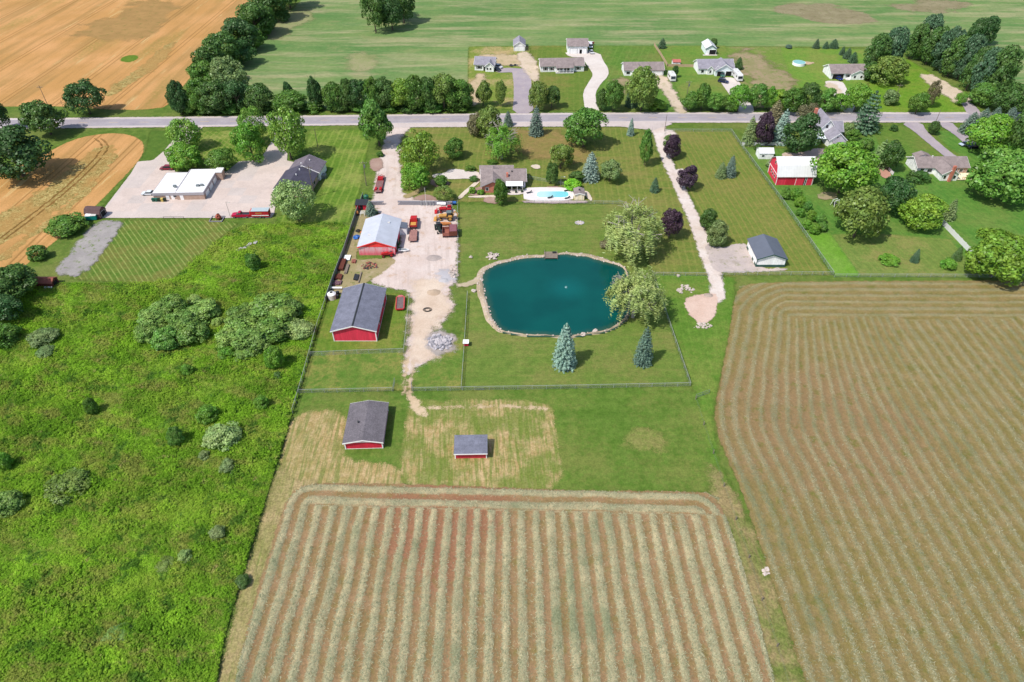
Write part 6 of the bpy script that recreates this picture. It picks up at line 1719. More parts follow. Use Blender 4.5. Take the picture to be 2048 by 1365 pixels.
fence('chain_link_fence', [(826, 783), (950, 781), (1150, 778), (1380, 773)], 'long chain-link fence along the bottom of the pond lawn', 1.3, 3.2)
fence('chain_link_fence', [(1380, 773), (1340, 655), (1304, 549)], 'chain-link fence right of the pond', 1.3, 3.2)
fence('chain_link_fence', [(1304, 552), (1415, 553)], 'short chain-link fence left of the gravel lane', 1.3, 3.2)
fence('chain_link_fence', [(1446, 551), (1560, 551), (1666, 551)], 'chain-link fence below the white garage', 1.3, 3.2)
fence('chain_link_fence', [(1666, 551), (1560, 399), (1480, 291), (1462, 264)], 'slanting chain-link fence beside the red gambrel barn', 1.3, 3.4)
fence('chain_link_fence', [(1330, 264), (1462, 264)], 'chain-link fence along the road by the striped lawn', 1.2, 4)
fence('chain_link_fence', [(1668, 555), (1860, 555), (2080, 556)], 'chain-link fence along the top of the right hay field', 1.2, 3.6)
fence('chain_link_fence', [(923, 778), (929, 690), (935, 590)], 'chain-link fence left of the pond', 1.3, 3.2)
fence('chain_link_fence', [(915, 407), (916, 480), (915, 560)], 'chain-link fence between the yard and the pond lawn', 1.2, 3.2)
fence('chain_link_fence', [(1052, 407), (1170, 408), (1244, 409)], 'low chain-link fence below the swimming pool', 1.2, 3.0)
fence('chain_link_fence', [(1058, 358), (1130, 372), (1145, 376)], 'chain-link fence behind the swimming pool', 1.2, 3.0)
fence('vinyl_fence', [(1881, 447), (1944, 513), (1960, 528)], 'white vinyl panel fence on the neighbour lawn', 1.7, 2.4, 'vinyl')
fence('picket_fence', [(1484, 292), (1530, 291.5), (1575, 291)], 'white panel fence in front of the roadside spruces', 1.3, 2.4, 'vinyl')
fence('terrace_fence', [(1768, 333), (1785, 351)], 'short white fence beside the pink brick terrace', 1.2, 2.4, 'vinyl')
fence('wooden_fence', [(1308, 92), (1320, 110), (1334, 133)], 'tan wooden fence slanting behind the grey-roofed house', 1.6, 2.5, 'cedar')
fence('wooden_fence', [(1336, 134), (1386, 135)], 'brown wooden fence beside the little red-roofed shed', 1.4, 2.5, 'cedar')
fence('post_fence', [(1391, 800), (1407, 851), (1426, 908), (1447, 974), (1471, 1041), (1497, 1117), (1523, 1202), (1553, 1294), (1585, 1400)], 'old wooden posts with wire between the hay fields', 1.3, 8.0, 'wire')
def gate(name, A, B, label, h=1.3, mat=None):
    a, b = P(*A), P(*B); L_ = float(np.linalg.norm(b - a))
    r = empty(name, a, atan2(b[1] - a[1], b[0] - a[0]), label, 'gate')
    for x in (0, L_ / 2, L_): MB().box(x - .03, -.03, .1, x + .03, .03, h).build('upright', m['steel'], r)
    for z in (.12, h * .5, h - .05): MB().box(.03, -.025, z, L_ / 2 - .03, .025, z + .06).build('bar', m['steel'], r); MB().box(L_ / 2 + .03, -.025, z, L_ - .03, .025, z + .06).build('bar', m['steel'], r)
    return r
gate('paddock_gate', (786, 784), (790, 764), 'open steel gate left of the wheel ruts', 1.4); gate('paddock_gate', (824, 783), (823, 766), 'open steel gate right of the wheel ruts', 1.4)
gate('paddock_gate', (954, 781), (968, 780.6), 'small steel gate in the long chain-link fence'); gate('paddock_gate', (1391, 797), (1418, 787), 'grey steel gate left open by the right hay field', 1.3)
gate('paddock_gate', (1445, 552), (1442, 560), 'steel gate swung open at the gravel lane', 1.3)

# ================================================================ poles
def pole(base, vtop, label, arm=True, r=.14, light=False, cat='utility pole', name='utility_pole', trans=False, mat=None):
    b = P(*base); h = hgt(b, vtop)
    root = empty(name, b, 0, label, cat)
    MB().cyl((0, 0, -.2), (0, 0, h), r, r * .65, 8).build('pole', mat or m['pole'], root)
    if arm:
        am = MB().box(-1.2, -.06, h - .9, 1.2, .06, h - .75).build('crossarm', mat or m['pole'], root)
        for x in (-1.1, -.4, .4, 1.1): MB().cyl((x, 0, h - .74), (x, 0, h - .55), .05, .04, 6).build('insulator', m['offwhite'], am)
    if trans: MB().cyl((.35, 0, h - 2.6), (.35, 0, h - 1.5), .28, .28, 10).build('transformer', m['steel'], root)
    if light:
        MB().tube([(0, 0, h - .3), (.5, -.2, h), (1.0, -.4, h)], .04, .04, 5).build('lamp_arm', m['steel'], root); MB().box(.9, -.55, h - .1, 1.4, -.3, h + .05).build('lamp_head', m['offwhite'], root)
    return root
pole((96, 212), 171, 'utility pole behind the dark verge tree at left'); pole((134, 231), 200, 'short leaning pole on the far verge at left', False, .1)
pole((397, 223), 190, 'utility pole in the roadside hedgerow'); pole((629.5, 395), 331, 'tall utility pole with transformer beside the dark-roofed hall', True, .16, trans=True)
pole((461.5, 436.5), 404, 'thin light pole at the lower edge of the concrete lot', False, .07, True, 'light pole', 'light_pole', mat=m['steel'])
pole((636, 295), 258, 'utility pole on the bright striped lawn', False); pole((411, 333), 304, 'thin utility pole behind the flat-roofed station', False, .1)
pole((733, 372), 322, 'utility pole with crossarm left of the gravel drive', True, .15, trans=True); pole((853, 417), 376, 'white flagpole at the top of the machinery yard', False, .06, False, 'flagpole', 'flagpole', mat=m['trim'])
pole((1329, 263), 230, 'utility pole at the gravel lane entrance', False, .12); pole((1374, 189), 161, 'utility pole before the house with motorhome', True, trans=True); pole((1793, 191), 168, 'utility pole in the overgrown lot', True)
pole((1871, 245), 220, 'utility pole between the two right-hand drives', False, .12); pole((1669, 215), 190, 'utility pole in the right roadside tree row', True); pole((1121, 375), 353, 'steel light pole behind the swimming pool', False, .06, True, 'light pole', 'light_pole', mat=m['steel'])

# ================================================================ vehicles
def vplace(A, B, name, label, cat, L=None, group=None):
    """rear point A, front point B on the ground; local +x is forward"""
    a, b = P(*A), P(*B)
    c = (a + b) / 2
    return empty(name, (c[0], c[1], .09), atan2(b[1] - a[1], b[0] - a[0]), label, cat, group), (L or float(np.linalg.norm(b - a)))
def wheel(root, x, y, r, w=.22, rim=None, name='wheel'):
    o = MB().cyl((x, y - w / 2, r), (x, y + w / 2, r), r, r, 14).build(name, m['rubber'], root)
    s = 1 if y > 0 else -1
    MB().cyl((x, y + s * (w / 2 - .01), r), (x, y + s * (w / 2 + .015), r), r * .58, r * .5, 10).build('rim', rim or m['steel'], o)
CP = {}
def cpaint(rgb):
    if rgb not in CP: CP[rgb] = paint('car_paint_%d' % len(CP), C(*rgb), .25, .03, spec=.5)
    return CP[rgb]
def car(A, B, rgb, label, kind='sedan', cat='car', L=None):
    nm = {'sedan': 'parked_car', 'suv': 'parked_suv', 'pickup': 'pickup_truck', 'van': 'parked_van'}[kind]
    L = L or {'sedan': 4.7, 'suv': 4.8, 'pickup': 5.9, 'van': 5.2}[kind]
    r, _ = vplace(A, B, nm, label, cat)
    p = cpaint(rgb); h = L / 2; W_ = .93
    if kind == 'pickup':
        MB().exy([(-h, .45), (h - .1, .42), (h, .62), (h - .05, .98), (h - .6, 1.1), (h - 1.6, 1.16), (-h, 1.16)], -W_, W_).build('body', p, r)
        MB().frus((-.35, -W_ + .05, h - 1.55, W_ - .05, 1.165), (-.1, -W_ + .22, h - 2.35, W_ - .22, 1.74)).build('window_band', m['glass'], r)
        MB().box(-.12, -W_ + .2, 1.742, h - 2.3, W_ - .2, 1.82).build('roof', p, r)
        MB().box(-h + .12, -W_ + .12, 1.0, -.5, W_ - .12, 1.175).build('bed', m['darksteel'], r)
    else:
        top = {'sedan': 1.42, 'suv': 1.72, 'van': 1.85}[kind]; bl = {'sedan': .88, 'suv': 1.0, 'van': 1.05}[kind]
        MB().exy([(-h, .4), (h - .1, .38), (h, .58), (h - .08, .76), (h - 1.0, bl), (-h + .15, bl + .02), (-h, .8)], -W_, W_).build('body', p, r)
        back = {'sedan': -h + .55, 'suv': -h + .12, 'van': -h + .1}[kind]; fr = {'sedan': h - 1.15, 'suv': h - 1.1, 'van': h - .75}[kind]
        bt = {'sedan': .75, 'suv': .3, 'van': .15}[kind]
        MB().frus((back, -W_ + .04, fr, W_ - .04, bl), (back + bt, -W_ + .2, fr - .75, W_ - .2, top - .05)).build('window_band', m['glass'], r)
        MB().frus((back + bt - .02, -W_ + .18, fr - .72, W_ - .18, top - .048), (back + bt + .1, -W_ + .26, fr - .85, W_ - .26, top)).build('roof', p, r)
    for x in (-h + .95, h - .95):
        for y in (-W_ + .08, W_ - .08): wheel(r, x, y, .34)
    for y in (-.65, .65):
        MB().box(h - .06, y - .2, .62, h + .015, y + .2, .76).build('headlight', m['offwhite'], r); MB().box(-h - .015, y - .15, .7, -h + .03, y + .15, .9).build('taillight', m['redmetal'], r)
    return r
car((313, 390), (285, 390.5), (244, 250, 255), 'white sedan at the left end of the flat-roofed station'); car((347, 340), (323, 340), (150, 40, 62), 'dark red car behind the flat-roofed station', 'suv')
car((501, 434), (466, 434.5), (214, 24, 74), 'bright red pickup truck pulling the red trailer', 'pickup', 'pickup truck')
car((1443, 146), (1445, 160), (60, 110, 96), 'green pickup truck before the double garage', 'pickup', 'pickup truck'); car((1436, 164), (1456, 168), (34, 44, 84), 'navy blue car across the drive of the motorhome house', 'suv')
car((1670, 156), (1682, 163), (30, 54, 130), 'blue car before the open garage at far right', 'sedan'); car((1179, 103), (1186, 111), (226, 228, 232), 'silver car on the apron of the large far garage'); car((990, 135), (1002, 138), (226, 226, 230), 'white car behind the small white house', 'suv'); car((989, 141), (996, 143), (40, 42, 48), 'black car at the corner of the small white house')
car((1958, 297), (1936, 297), (24, 26, 44), 'dark blue car under the trees at right', 'suv'); car((1938, 290), (1920, 293), (210, 226, 248), 'pale blue car parked before the dark blue one')
def motorhome(A, B, label, L, nose=True):
    r, _ = vplace(A, B, 'motorhome', label, 'motorhome'); h = L / 2
    w = cpaint((250, 250, 250))
    MB().exy([(-h, .5), (h, .5), (h, 1.3), (h - .5, 2.9), (h - .8, 3.1), (-h + .1, 3.1), (-h, 2.9)], -1.22, 1.22).build('body', w, r)
    MB().exy([(h - .42, 1.45), (h + .02, 1.45), (h - .3, 2.5), (h - .42, 2.5)], -1.05, 1.05).build('windscreen', m['glass'], r)
    for x in (-h + 1.4, -h + 3.2, h - 2.0):
        for s in (-1, 1): MB().box(x - .55, s * 1.23 - .02, 1.6, x + .55, s * 1.23 + .02, 2.3).build('window', m['glass'], r)
    for x in (-h + 1.5, 0): MB().box(x - .35, -.35, 3.08, x + .35, .35, 3.3).build('roof_unit', m['offwhite'], r)
    MB().box(-h - .03, -.7, 1.6, -h - .005, .7, 2.3).build('rear_window', m['glass'], r)
    for x in (-h + 1.6, h - 1.3):
        for y in (-1.05, 1.05): wheel(r, x, y, .45, .28)
motorhome((1466, 150), (1480, 166), 'white motorhome beside the double garage', 9.0); motorhome((1339, 155), (1346, 166), 'small white camper beside the straight pale drive', 6.0)
car((1180, 90), (1182, 100), (240, 244, 248), 'white van beside the large far garage', 'van', 'van')
def box_trailer(A, B, label):
    r, L = vplace(A, B, 'enclosed_trailer', label, 'trailer'); h = L / 2
    MB().box(-h, -1.15, .5, h - .6, 1.15, 2.5).build('body', siding('trailer_red', C(206, 44, 56), 'v', .6, .08), r)
    MB().exy([(h - .6, .52), (h, .7), (h - .1, 2.3), (h - .6, 2.48)], -1.1, 1.1).build('nose', m['redmetal'], r)
    MB().box(-h - .04, -1.2, 2.5, h - .55, 1.2, 2.58).build('roof', paint('trailer_roof', C(196, 210, 216), .5, .05), r)
    MB().box(-h + .05, -1.19, .9, h - .65, -1.155, 1.15).build('stripe', m['trim'], r); MB().box(-h + .05, 1.155, .9, h - .65, 1.19, 1.15).build('stripe', m['trim'], r)
    # gold lettering panel on the side
    for k in range(6): MB().box(-.9 + k * .34, 1.155, 1.6, -.66 + k * .34, 1.175, 2.0).build('letter', m['yellow'], r)
    for x in (-h * .35, -h * .35 + .85):
        for y in (-1.05, 1.05): wheel(r, x, y, .36)
    MB().tube([(h - .1, 0, .55), (h + 1.1, 0, .5)], .06, .06, 5).build('tongue', m['darksteel'], r)
box_trailer((541, 433.5), (503, 434), 'red enclosed trailer with pale roof behind the pickup')
def flat_trailer(A, B, label, deck, rail=None, name='flatbed_trailer', wheels=2, h0=.75):
    r, L = vplace(A, B, name, label, 'trailer'); h = L / 2
    n = 7
    for k in range(n):
        y = -1.15 + 2.3 * k / n
        MB().box(-h, y + .01, h0, h - 1.2, y + 2.3 / n - .01, h0 + .08).build('plank', deck, r)
    MB().box(-h, -1.2, h0 - .2, h - 1.2, -1.16, h0 + .1).build('side_rail', rail or m['rust'], r); MB().box(-h, 1.16, h0 - .2, h - 1.2, 1.2, h0 + .1).build('side_rail', rail or m['rust'], r)
    MB().tube([(h - 1.2, -.9, h0 - .08), (h, 0, h0 - .1)], .07, .07, 5).build('tongue', rail or m['rust'], r); MB().tube([(h - 1.2, .9, h0 - .08), (h, 0, h0 - .1)], .07, .07, 5).build('tongue', rail or m['rust'], r)
    for k in range(wheels):
        for y in (-1.32, 1.32): wheel(r, -h + 1.6 + .85 * k, y, .38, .24, m['redmetal'])
    return r
ft = flat_trailer((756, 389), (764, 353), 'long red equipment trailer beside the gravel drive', paint('worn_planks', C(150, 110, 108), .85, .2), m['redmetal'])
MB().box(1.6, -.9, .84, 3.4, .9, 1.5).build('front_box', m['redmetal'], ft)
for y in (-.8, .8): MB().box(-5.4, y - .35, .7, -3.8, y + .35, 1.25).build('ramp', m['redmetal'], ft)
flat_trailer((826, 487), (828, 461), 'rusty flatbed trailer hitched behind the red dump truck', paint('rusty_planks', C(178, 130, 122), .9, .18), m['rust'], 'flatbed_trailer')
def dump_truck(A, B, label):
    r, L = vplace(A, B, 'dump_truck', label, 'truck'); L = 6.6; h = L / 2
    MB().exy([(h - 2.0, .6), (h, .6), (h, 1.35), (h - .25, 1.5), (h - 1.9, 1.6), (h - 2.0, 1.5)], -.95, .95).build('hood', m['redmetal'], r)
    MB().frus((h - 3.7, -1.05, h - 1.95, 1.05, 1.0), (h - 3.6, -.95, h - 2.3, .95, 2.35)).build('cab', m['redmetal'], r)
    MB().frus((h - 2.18, -.9, h - 2.0, .9, 1.65), (h - 2.36, -.85, h - 2.26, .85, 2.2)).build('windscreen', m['glass'], r)
    b = MB().box(-h, -1.2, 1.0, h - 3.8, 1.2, 1.15)
    b.build('bed_floor', m['rust2'], r)
    for q in ((-h, -1.2, 1.15, h - 3.8, -1.12, 1.75), (-h, 1.12, 1.15, h - 3.8, 1.2, 1.75), (h - 3.95, -1.12, 1.15, h - 3.8, 1.12, 2.3), (-h, -1.12, 1.15, -h + .08, 1.12, 1.7)): MB().box(*q).build('bed_side', m['redmetal'], r)
    MB().box(-h + .3, -.85, 1.16, h - 4.1, .85, 1.38).build('load', m['yellow'], r)
    for x in (-h + 1.2, h - 1.0):
        for y in (-1.0, 1.0): wheel(r, x, y, .48, .3)
dump_truck((827, 460), (829, 440), 'red dump truck parked in the gravel yard')
def tractor(A, B, label, body, cabc, loader=False, hoe=False, scale=1.0, name='tractor', cab=True):
    r, L = vplace(A, B, name, label, 'tractor'); r.scale = (scale,) * 3
    MB().exy([(-.2, .8), (1.9, .75), (2.0, 1.0), (1.95, 1.45), (-.2, 1.6)], -.42, .42).build('hood', body, r)
    MB().box(-1.7, -.6, .7, -.2, .6, 1.25).build('chassis', body, r)
    for y in (-.95, .95): MB().exy([(-1.9, 1.35), (-.6, 1.35), (-.75, 1.7), (-1.7, 1.7)], y - .28, y + .28).build('fender', body, r)
    if cab:
        MB().frus((-1.6, -.68, -.15, .68, 1.26), (-1.5, -.6, -.35, .6, 2.4)).build('cab_glass', m['glass'], r); MB().box(-1.6, -.72, 2.4, -.2, .72, 2.55).build('cab_roof', cabc, r)
    else:
        MB().box(-1.2, -.3, 1.25, -.75, .3, 1.4).box(-1.25, -.3, 1.4, -1.15, .3, 1.85).build('seat', m['rubber'], r); MB().tube([(-.2, 0, 1.55), (-.5, 0, 1.85)], .04, .04, 5).build('steering_column', m['darksteel'], r)
    MB().cyl((1.1, .1, 1.45), (1.1, .1, 2.3), .05, .05, 6).build('exhaust', m['darksteel'], r)
    for y in (-.95, .95): wheel(r, -1.2, y, .78, .45, body, 'rear_wheel')
    for y in (-.75, .75): wheel(r, 1.5, y, .45, .28, body, 'front_wheel')
    if loader:
        for y in (-.62, .62): MB().tube([(-.1, y, 1.5), (1.6, y, 1.4), (2.7, y, .6)], .1, .09, 5).build('loader_arm', body, r)
        MB().exy([(2.6, .1), (3.5, .12), (3.45, .25), (2.85, .35), (2.8, .9), (2.6, .95)], -1.15, 1.15).build('bucket', body, r)
    if hoe:
        MB().tube([(-1.9, 0, 1.0), (-2.5, 0, 2.6), (-3.3, 0, 1.9), (-3.1, 0, .8)], .16, .12, 6).build('backhoe_arm', body, r); MB().exy([(-3.4, .3), (-2.9, .3), (-2.9, .9), (-3.3, .9)], -.35, .35).build('backhoe_bucket', m['darksteel'], r)
tractor((903, 424), (880, 425), 'red tractor with front loader in the machinery yard', m['redmetal'], m['redmetal'], True, False, 1.05, cab=False)
tractor((905, 440), (880, 440), 'yellow backhoe loader parked below the red tractor', m['yellow'], paint('dull_cab_roof', C(120, 134, 134), .6), True, True, 1.15, 'backhoe_loader')
tractor((876, 455), (881, 472), 'dark green tractor facing the camera in the yard', paint('dark_green_paint', C(46, 58, 52), .5), m['darksteel'], False, False, 1.0)
tractor((783, 512), (768, 514), 'old red tractor in front of the workshop', m['redmetal'], m['redmetal'], False, False, .9, cab=False)
imp = vplace((902, 451), (876, 451), 'hay_mower', 'orange mower implement lying below the backhoe loader', 'implement')[0]
MB().exy([(-2.2, .2), (1.8, .2), (2.0, .5), (1.2, .8), (-2.0, .7)], -.6, .5).build('deck', m['orange'], imp); MB().tube([(-2.2, .2, .6), (.4, 1.0, 1.1), (2.4, .7, .9)], .09, .09, 5).build('drawbar', m['orange'], imp); MB().box(-1.8, -.9, .1, 1.6, -.65, .45).build('cutter_bar', m['rust'], imp)
for x in (-1.6, 1.2): wheel(imp, x, .7, .32, .2)
def wagon(A, B, label, mat, L=4.2, W_=1.3, H_=1.5, rust=True):
    r, _ = vplace(A, B, 'farm_wagon', label, 'wagon'); h = L / 2
    MB().box(-h, -W_, .8, h, W_, .9).build('floor', mat, r)
    for q in ((-h, -W_, .9, h, -W_ + .08, H_ + .8), (-h, W_ - .08, .9, h, W_, H_ + .8), (-h, -W_ + .08, .9, -h + .08, W_ - .08, H_ + .8), (h - .08, -W_ + .08, .9, h, W_ - .08, H_ + .8)): MB().box(*q).build('side', mat, r)
    for x in (-h + .7, h - .7):
        for y in (-W_ + .1, W_ - .1): wheel(r, x, y, .42, .22, m['rust2'])
    MB().tube([(h, 0, .7), (h + 1.4, 0, .6)], .06, .06, 5).build('tongue', m['rust'], r)
    return r
wg = wagon((893, 480), (893, 462), 'brown box wagon in the yard, left of the pair', m['rust2'], 3.8, 1.15, 1.1); wg2 = wagon((907, 480), (907, 460), 'darker brown box wagon against the yard fence', m['rust'], 4.2, 1.25, 1.6)
MB().box(-2.05, -1.1, 2.41, 2.05, 1.1, 2.46).build('cover', paint('brown_tarp', C(148, 96, 104), .8, .15), wg2)
hw_ = vplace((800, 626), (802, 592), 'hay_wagon', 'long red low wagon beside the big red barn', 'wagon')[0]
MB().prism([(-3.2, -.95), (-2.9, -1.1), (2.2, -1.1), (2.9, -.6), (2.9, .6), (2.2, 1.1), (-2.9, 1.1), (-3.2, .95)], .5, .62).build('deck', paint('grey_deck', C(128, 112, 112), .8, .2), hw_)
for s in (-1, 1): MB().prism([(-3.2, s * .95), (2.2, s * .95), (2.2, s * 1.22), (-3.0, s * 1.22)], .45, .85).build('side', paint('faded_red', C(214, 84, 84), .6, .1), hw_)
MB().box(-3.3, -.95, .45, -3.05, .95, .8).build('tailboard', m['redmetal'], hw_); MB().prism([(2.2, -1.0), (2.9, -.5), (2.9, .5), (2.2, 1.0)], .625, .85).build('front_board', paint('pink_red', C(222, 120, 124), .6), hw_); MB().tube([(2.9, 0, .5), (3.9, 0, .45)], .07, .07, 5).build('tongue', m['darksteel'], hw_)
for x in (-1.6, -.7):
    for y in (-1.0, 1.0): wheel(hw_, x, y, .36, .2)

# ================================================================ yard things, garden, pond
def thing(name, px_, label, cat, rz=0.0, z=.09):
    p = P(*px_)
    return empty(name, (p[0], p[1], z), rz, label, cat)
def heap(name, c, ru, rv, n, rmin_, rmax_, mat, label, seed, hh=.8, part='chunk', dark=None):
    r = thing(name, c, label, 'rubble'); rr = random.Random(seed); me_ = []
    for k in range(6):
        q = MB().rock((0, 0, 0), 1.0, seed + k, .55).mesh(part); q.materials.append(mat if k % 3 or not dark else dark); me_.append(q)
    o_ = P(*c)
    for k in range(n):
        a, d = rr.uniform(0, 2 * pi), sqrt(rr.random())
        w = P(c[0] + ru * d * cos(a), c[1] + rv * d * sin(a)) - o_
        o = link(part, me_[k % 6], r); s = rr.uniform(rmin_, rmax_)
        o.location = (w[0], w[1], .1 + hh * (1 - d) * rr.uniform(.6, 1)); o.scale = (s, s * rr.uniform(.5, 1.2), s * rr.uniform(.4, .9)); o.rotation_euler = (rr.uniform(-.5, .5), rr.uniform(-.5, .5), rr.uniform(0, 6))
    return r
heap('rubble_pile', (880, 686), 24, 15, 150, .25, .75, m['rubble'], 'heap of broken grey concrete at the end of the yard', 50, .9, dark=m['wallblock'])
heap('boulder_heap', (1371, 580), 17, 9, 40, .2, .5, m['rock'], 'scattered pale rocks on the grass by the sand patch', 70, .2, 'rock')
heap('stone_heap', (1404, 654), 20, 7, 34, .2, .5, m['rock'], 'low line of tan stones below the sand patch', 90, .1, 'stone')
heap('stone_heap', (1533, 1146), 8, 8, 9, .25, .5, m['rock'], 'few pale stones between the two hay fields', 95, .1, 'stone')
heap('stone_heap', (986, 514), 12, 8, 34, .25, .6, m['rock'], 'pale rock outcrop at the upper left of the pond', 110, .5, 'rock')
heap('stone_heap', (1120, 556 - 148), 1, 1, 1, .2, .3, m['rock'], 'single stone below the pool fence', 130, .1, 'stone')
heap('scrap_heap', (740, 534), 17, 8, 46, .15, .5, m['rust2'], 'scattered orange-brown scrap on the ground before the workshop', 140, .3, 'scrap', m['darksteel'])
heap('brush_heap', (905, 545), 7, 12, 34, .2, .45, m['rock'], 'stones and weeds along the yard fence', 150, .2, 'stone')
def pile(name, px_, label, cat, mat, w, l, h, nx, nz, rz):
    r = thing(name, px_, label, cat, rz)
    for i in range(nx):
        for k in range(nz):
            j = random.uniform(-.25, .25)
            MB().box(-w / 2 + w * i / nx + .02, -l / 2 + j, h * k / nz, -w / 2 + w * (i + 1) / nx - .02, l / 2 + j, h * (k + 1) / nz - .015).build('beam', mat, r)
a_ = pdir((670, 560), (690, 500)) - pi / 2
pile('beam_stack', (684, 532), 'stack of dark rusty beams along the slatted fence', 'beams', m['rust'], 1.9, 5.2, .9, 6, 2, a_)
pile('beam_stack', (694, 540), 'narrow stack of brown beams beside the rusty one', 'beams', m['wood'], .8, 4.4, .5, 3, 2, a_)
pile('beam_stack', (677, 556), 'short stack of purple-brown timbers by the fence', 'beams', m['rust'], 2.2, 2.2, .6, 5, 2, a_)
pile('pallet_stack', (674, 568), 'flat brown pallet stack by the fence', 'pallets', paint('brown_pallet', C(128, 96, 104), .9, .2), 2.6, 1.6, .5, 6, 2, a_)
pile('pipe_stack', (713, 557), 'dark steel lengths lying behind the big red barn', 'pipes', m['darksteel'], 1.4, 2.6, .5, 4, 1, a_)
pile('beam_stack', (720.5, 556), 'single long plank standing on edge behind the big red barn', 'beams', m['wood'], .35, 5.0, .4, 1, 1, a_)
pile('beam_stack', (708, 525), 'small stack of brown planks left of the scrap', 'beams', m['rust2'], 1.2, 1.6, .5, 4, 1, a_)
r = thing('steel_plate', (695, 518), 'white steel sheet leaning near the slatted fence', 'sheet', a_); MB().box(-1.0, -1.3, .3, .9, 1.3, .42).build('sheet', m['white'], r); MB().box(-.9, -1.1, 0, .8, 1.1, .3).build('frame', m['steel'], r)
r = thing('cistern', (665, 597), 'round white concrete cistern with a hole on top', 'tank'); MB().cyl((0, 0, 0), (0, 0, 1.5), 1.25, 1.2, 18).build('wall', m['offwhite'], r); MB().cyl((0, 0, 1.5), (0, 0, 2.0), 1.2, .6, 18).build('cone', m['white'], r); MB().cyl((0, 0, 1.98), (0, 0, 2.03), .45, .45, 14).build('hole', m['dark'], r)
for i, (u, v) in enumerate(((676, 590), (675, 597))):
    r = thing('black_barrel', (u, v), ['black barrel behind the white cistern', 'black barrel right of the white cistern'][i], 'barrel'); MB().cyl((0, 0, 0), (0, 0, 1.0), .55, .5, 12).build('body', m['rubber'], r); MB().cyl((0, 0, 1.0), (0, 0, 1.06), .42, .42, 12).build('lid', m['darksteel'], r)
r = thing('white_beam', (673, 580), 'pale blue-white beam lying behind the cistern', 'beam'); MB().box(-1.6, -.2, .4, 1.7, .2, .8).build('beam', m['white'], r); MB().box(-1.4, -.15, 0, -1.1, .15, .4).build('support', m['wood'], r); MB().box(1.1, -.15, 0, 1.4, .15, .4).build('support', m['wood'], r)
r = thing('blue_tarp', (712, 477), 'crumpled blue tarp left of the workshop', 'tarp'); MB().rock((0, 0, .3), 1.1, 5, .55).build('tarp', m['blue'], r); MB().rock((.7, .6, .25), .7, 8, .5).build('fold', m['blue'], r)
r = thing('black_tarp', (717, 464), 'black covered pile left of the workshop', 'pile'); MB().rock((0, 0, .3), .9, 15, .5).build('cover', m['rubber'], r); MB().rock((1.0, -.7, .2), .5, 18, .4).build('orange_can', m['orange'], r)
r = thing('tool_shed', (724, 421), 'little dark-roofed red shed by the slatted fence', 'shed'); MB().box(-1.9, 0, 0, 1.9, 2.6, 1.9).build('wall', m['redwall2'], r); MB().exx([(-.3, 1.9), (2.9, 2.3), (2.9, 2.42), (-.3, 2.02)], -2.1, 2.1).build('roof', m['darksteel'], r); MB().box(-.45, -.05, .05, .45, -.01, 1.7).build('door', m['dark'], r)
r = thing('cement_mixer', (715, 431), 'orange cement mixer beside the little red shed', 'mixer'); MB().cyl((0, -.3, .6), (0, .4, 1.2), .5, .35, 12).build('drum', m['orange'], r); MB().box(-.6, -.4, .2, .6, .4, .4).build('frame', m['darksteel'], r)
for y in (-.5, .5): wheel(r, 0, y, .3, .12)
r = thing('white_rack', (726, 431), 'white metal rack next to the orange mixer', 'rack')
for k in range(4): MB().box(-.7, -1.0 + .55 * k, 0, -.62, -.92 + .55 * k, 1.1).build('leg', m['white'], r); MB().box(.62, -1.0 + .55 * k, 0, .7, -.92 + .55 * k, 1.1).build('leg', m['white'], r); MB().box(-.7, -1.0 + .55 * k, 1.1, .7, -.92 + .55 * k, 1.18).build('bar', m['white'], r)
r = thing('green_tank', (733, 400), 'green domed tank on the gravel by the drive', 'tank'); gm = paint('green_plastic', C(50, 120, 92), .5); MB().cyl((0, 0, 0), (0, 0, 1.5), .85, .85, 16).build('body', gm, r); MB().cyl((0, 0, 1.5), (0, 0, 1.9), .85, .3, 16).build('dome', gm, r); MB().cyl((0, 0, 1.9), (0, 0, 2.0), .25, .25, 10).build('cap', m['darksteel'], r)
r = thing('boat_trailer', (808, 504), 'white small boat on a trailer right of the workshop', 'boat'); MB().prism([(-1.6, -.5), (.6, -.55), (1.7, 0), (.6, .55), (-1.6, .5)], .4, .8).build('hull', m['white'], r); MB().prism([(-1.4, -.38), (.5, -.4), (1.3, 0), (.5, .4), (-1.4, .38)], .801, .82).build('inside', m['steel'], r)
for y in (-.6, .6): wheel(r, -.4, y, .28, .14)
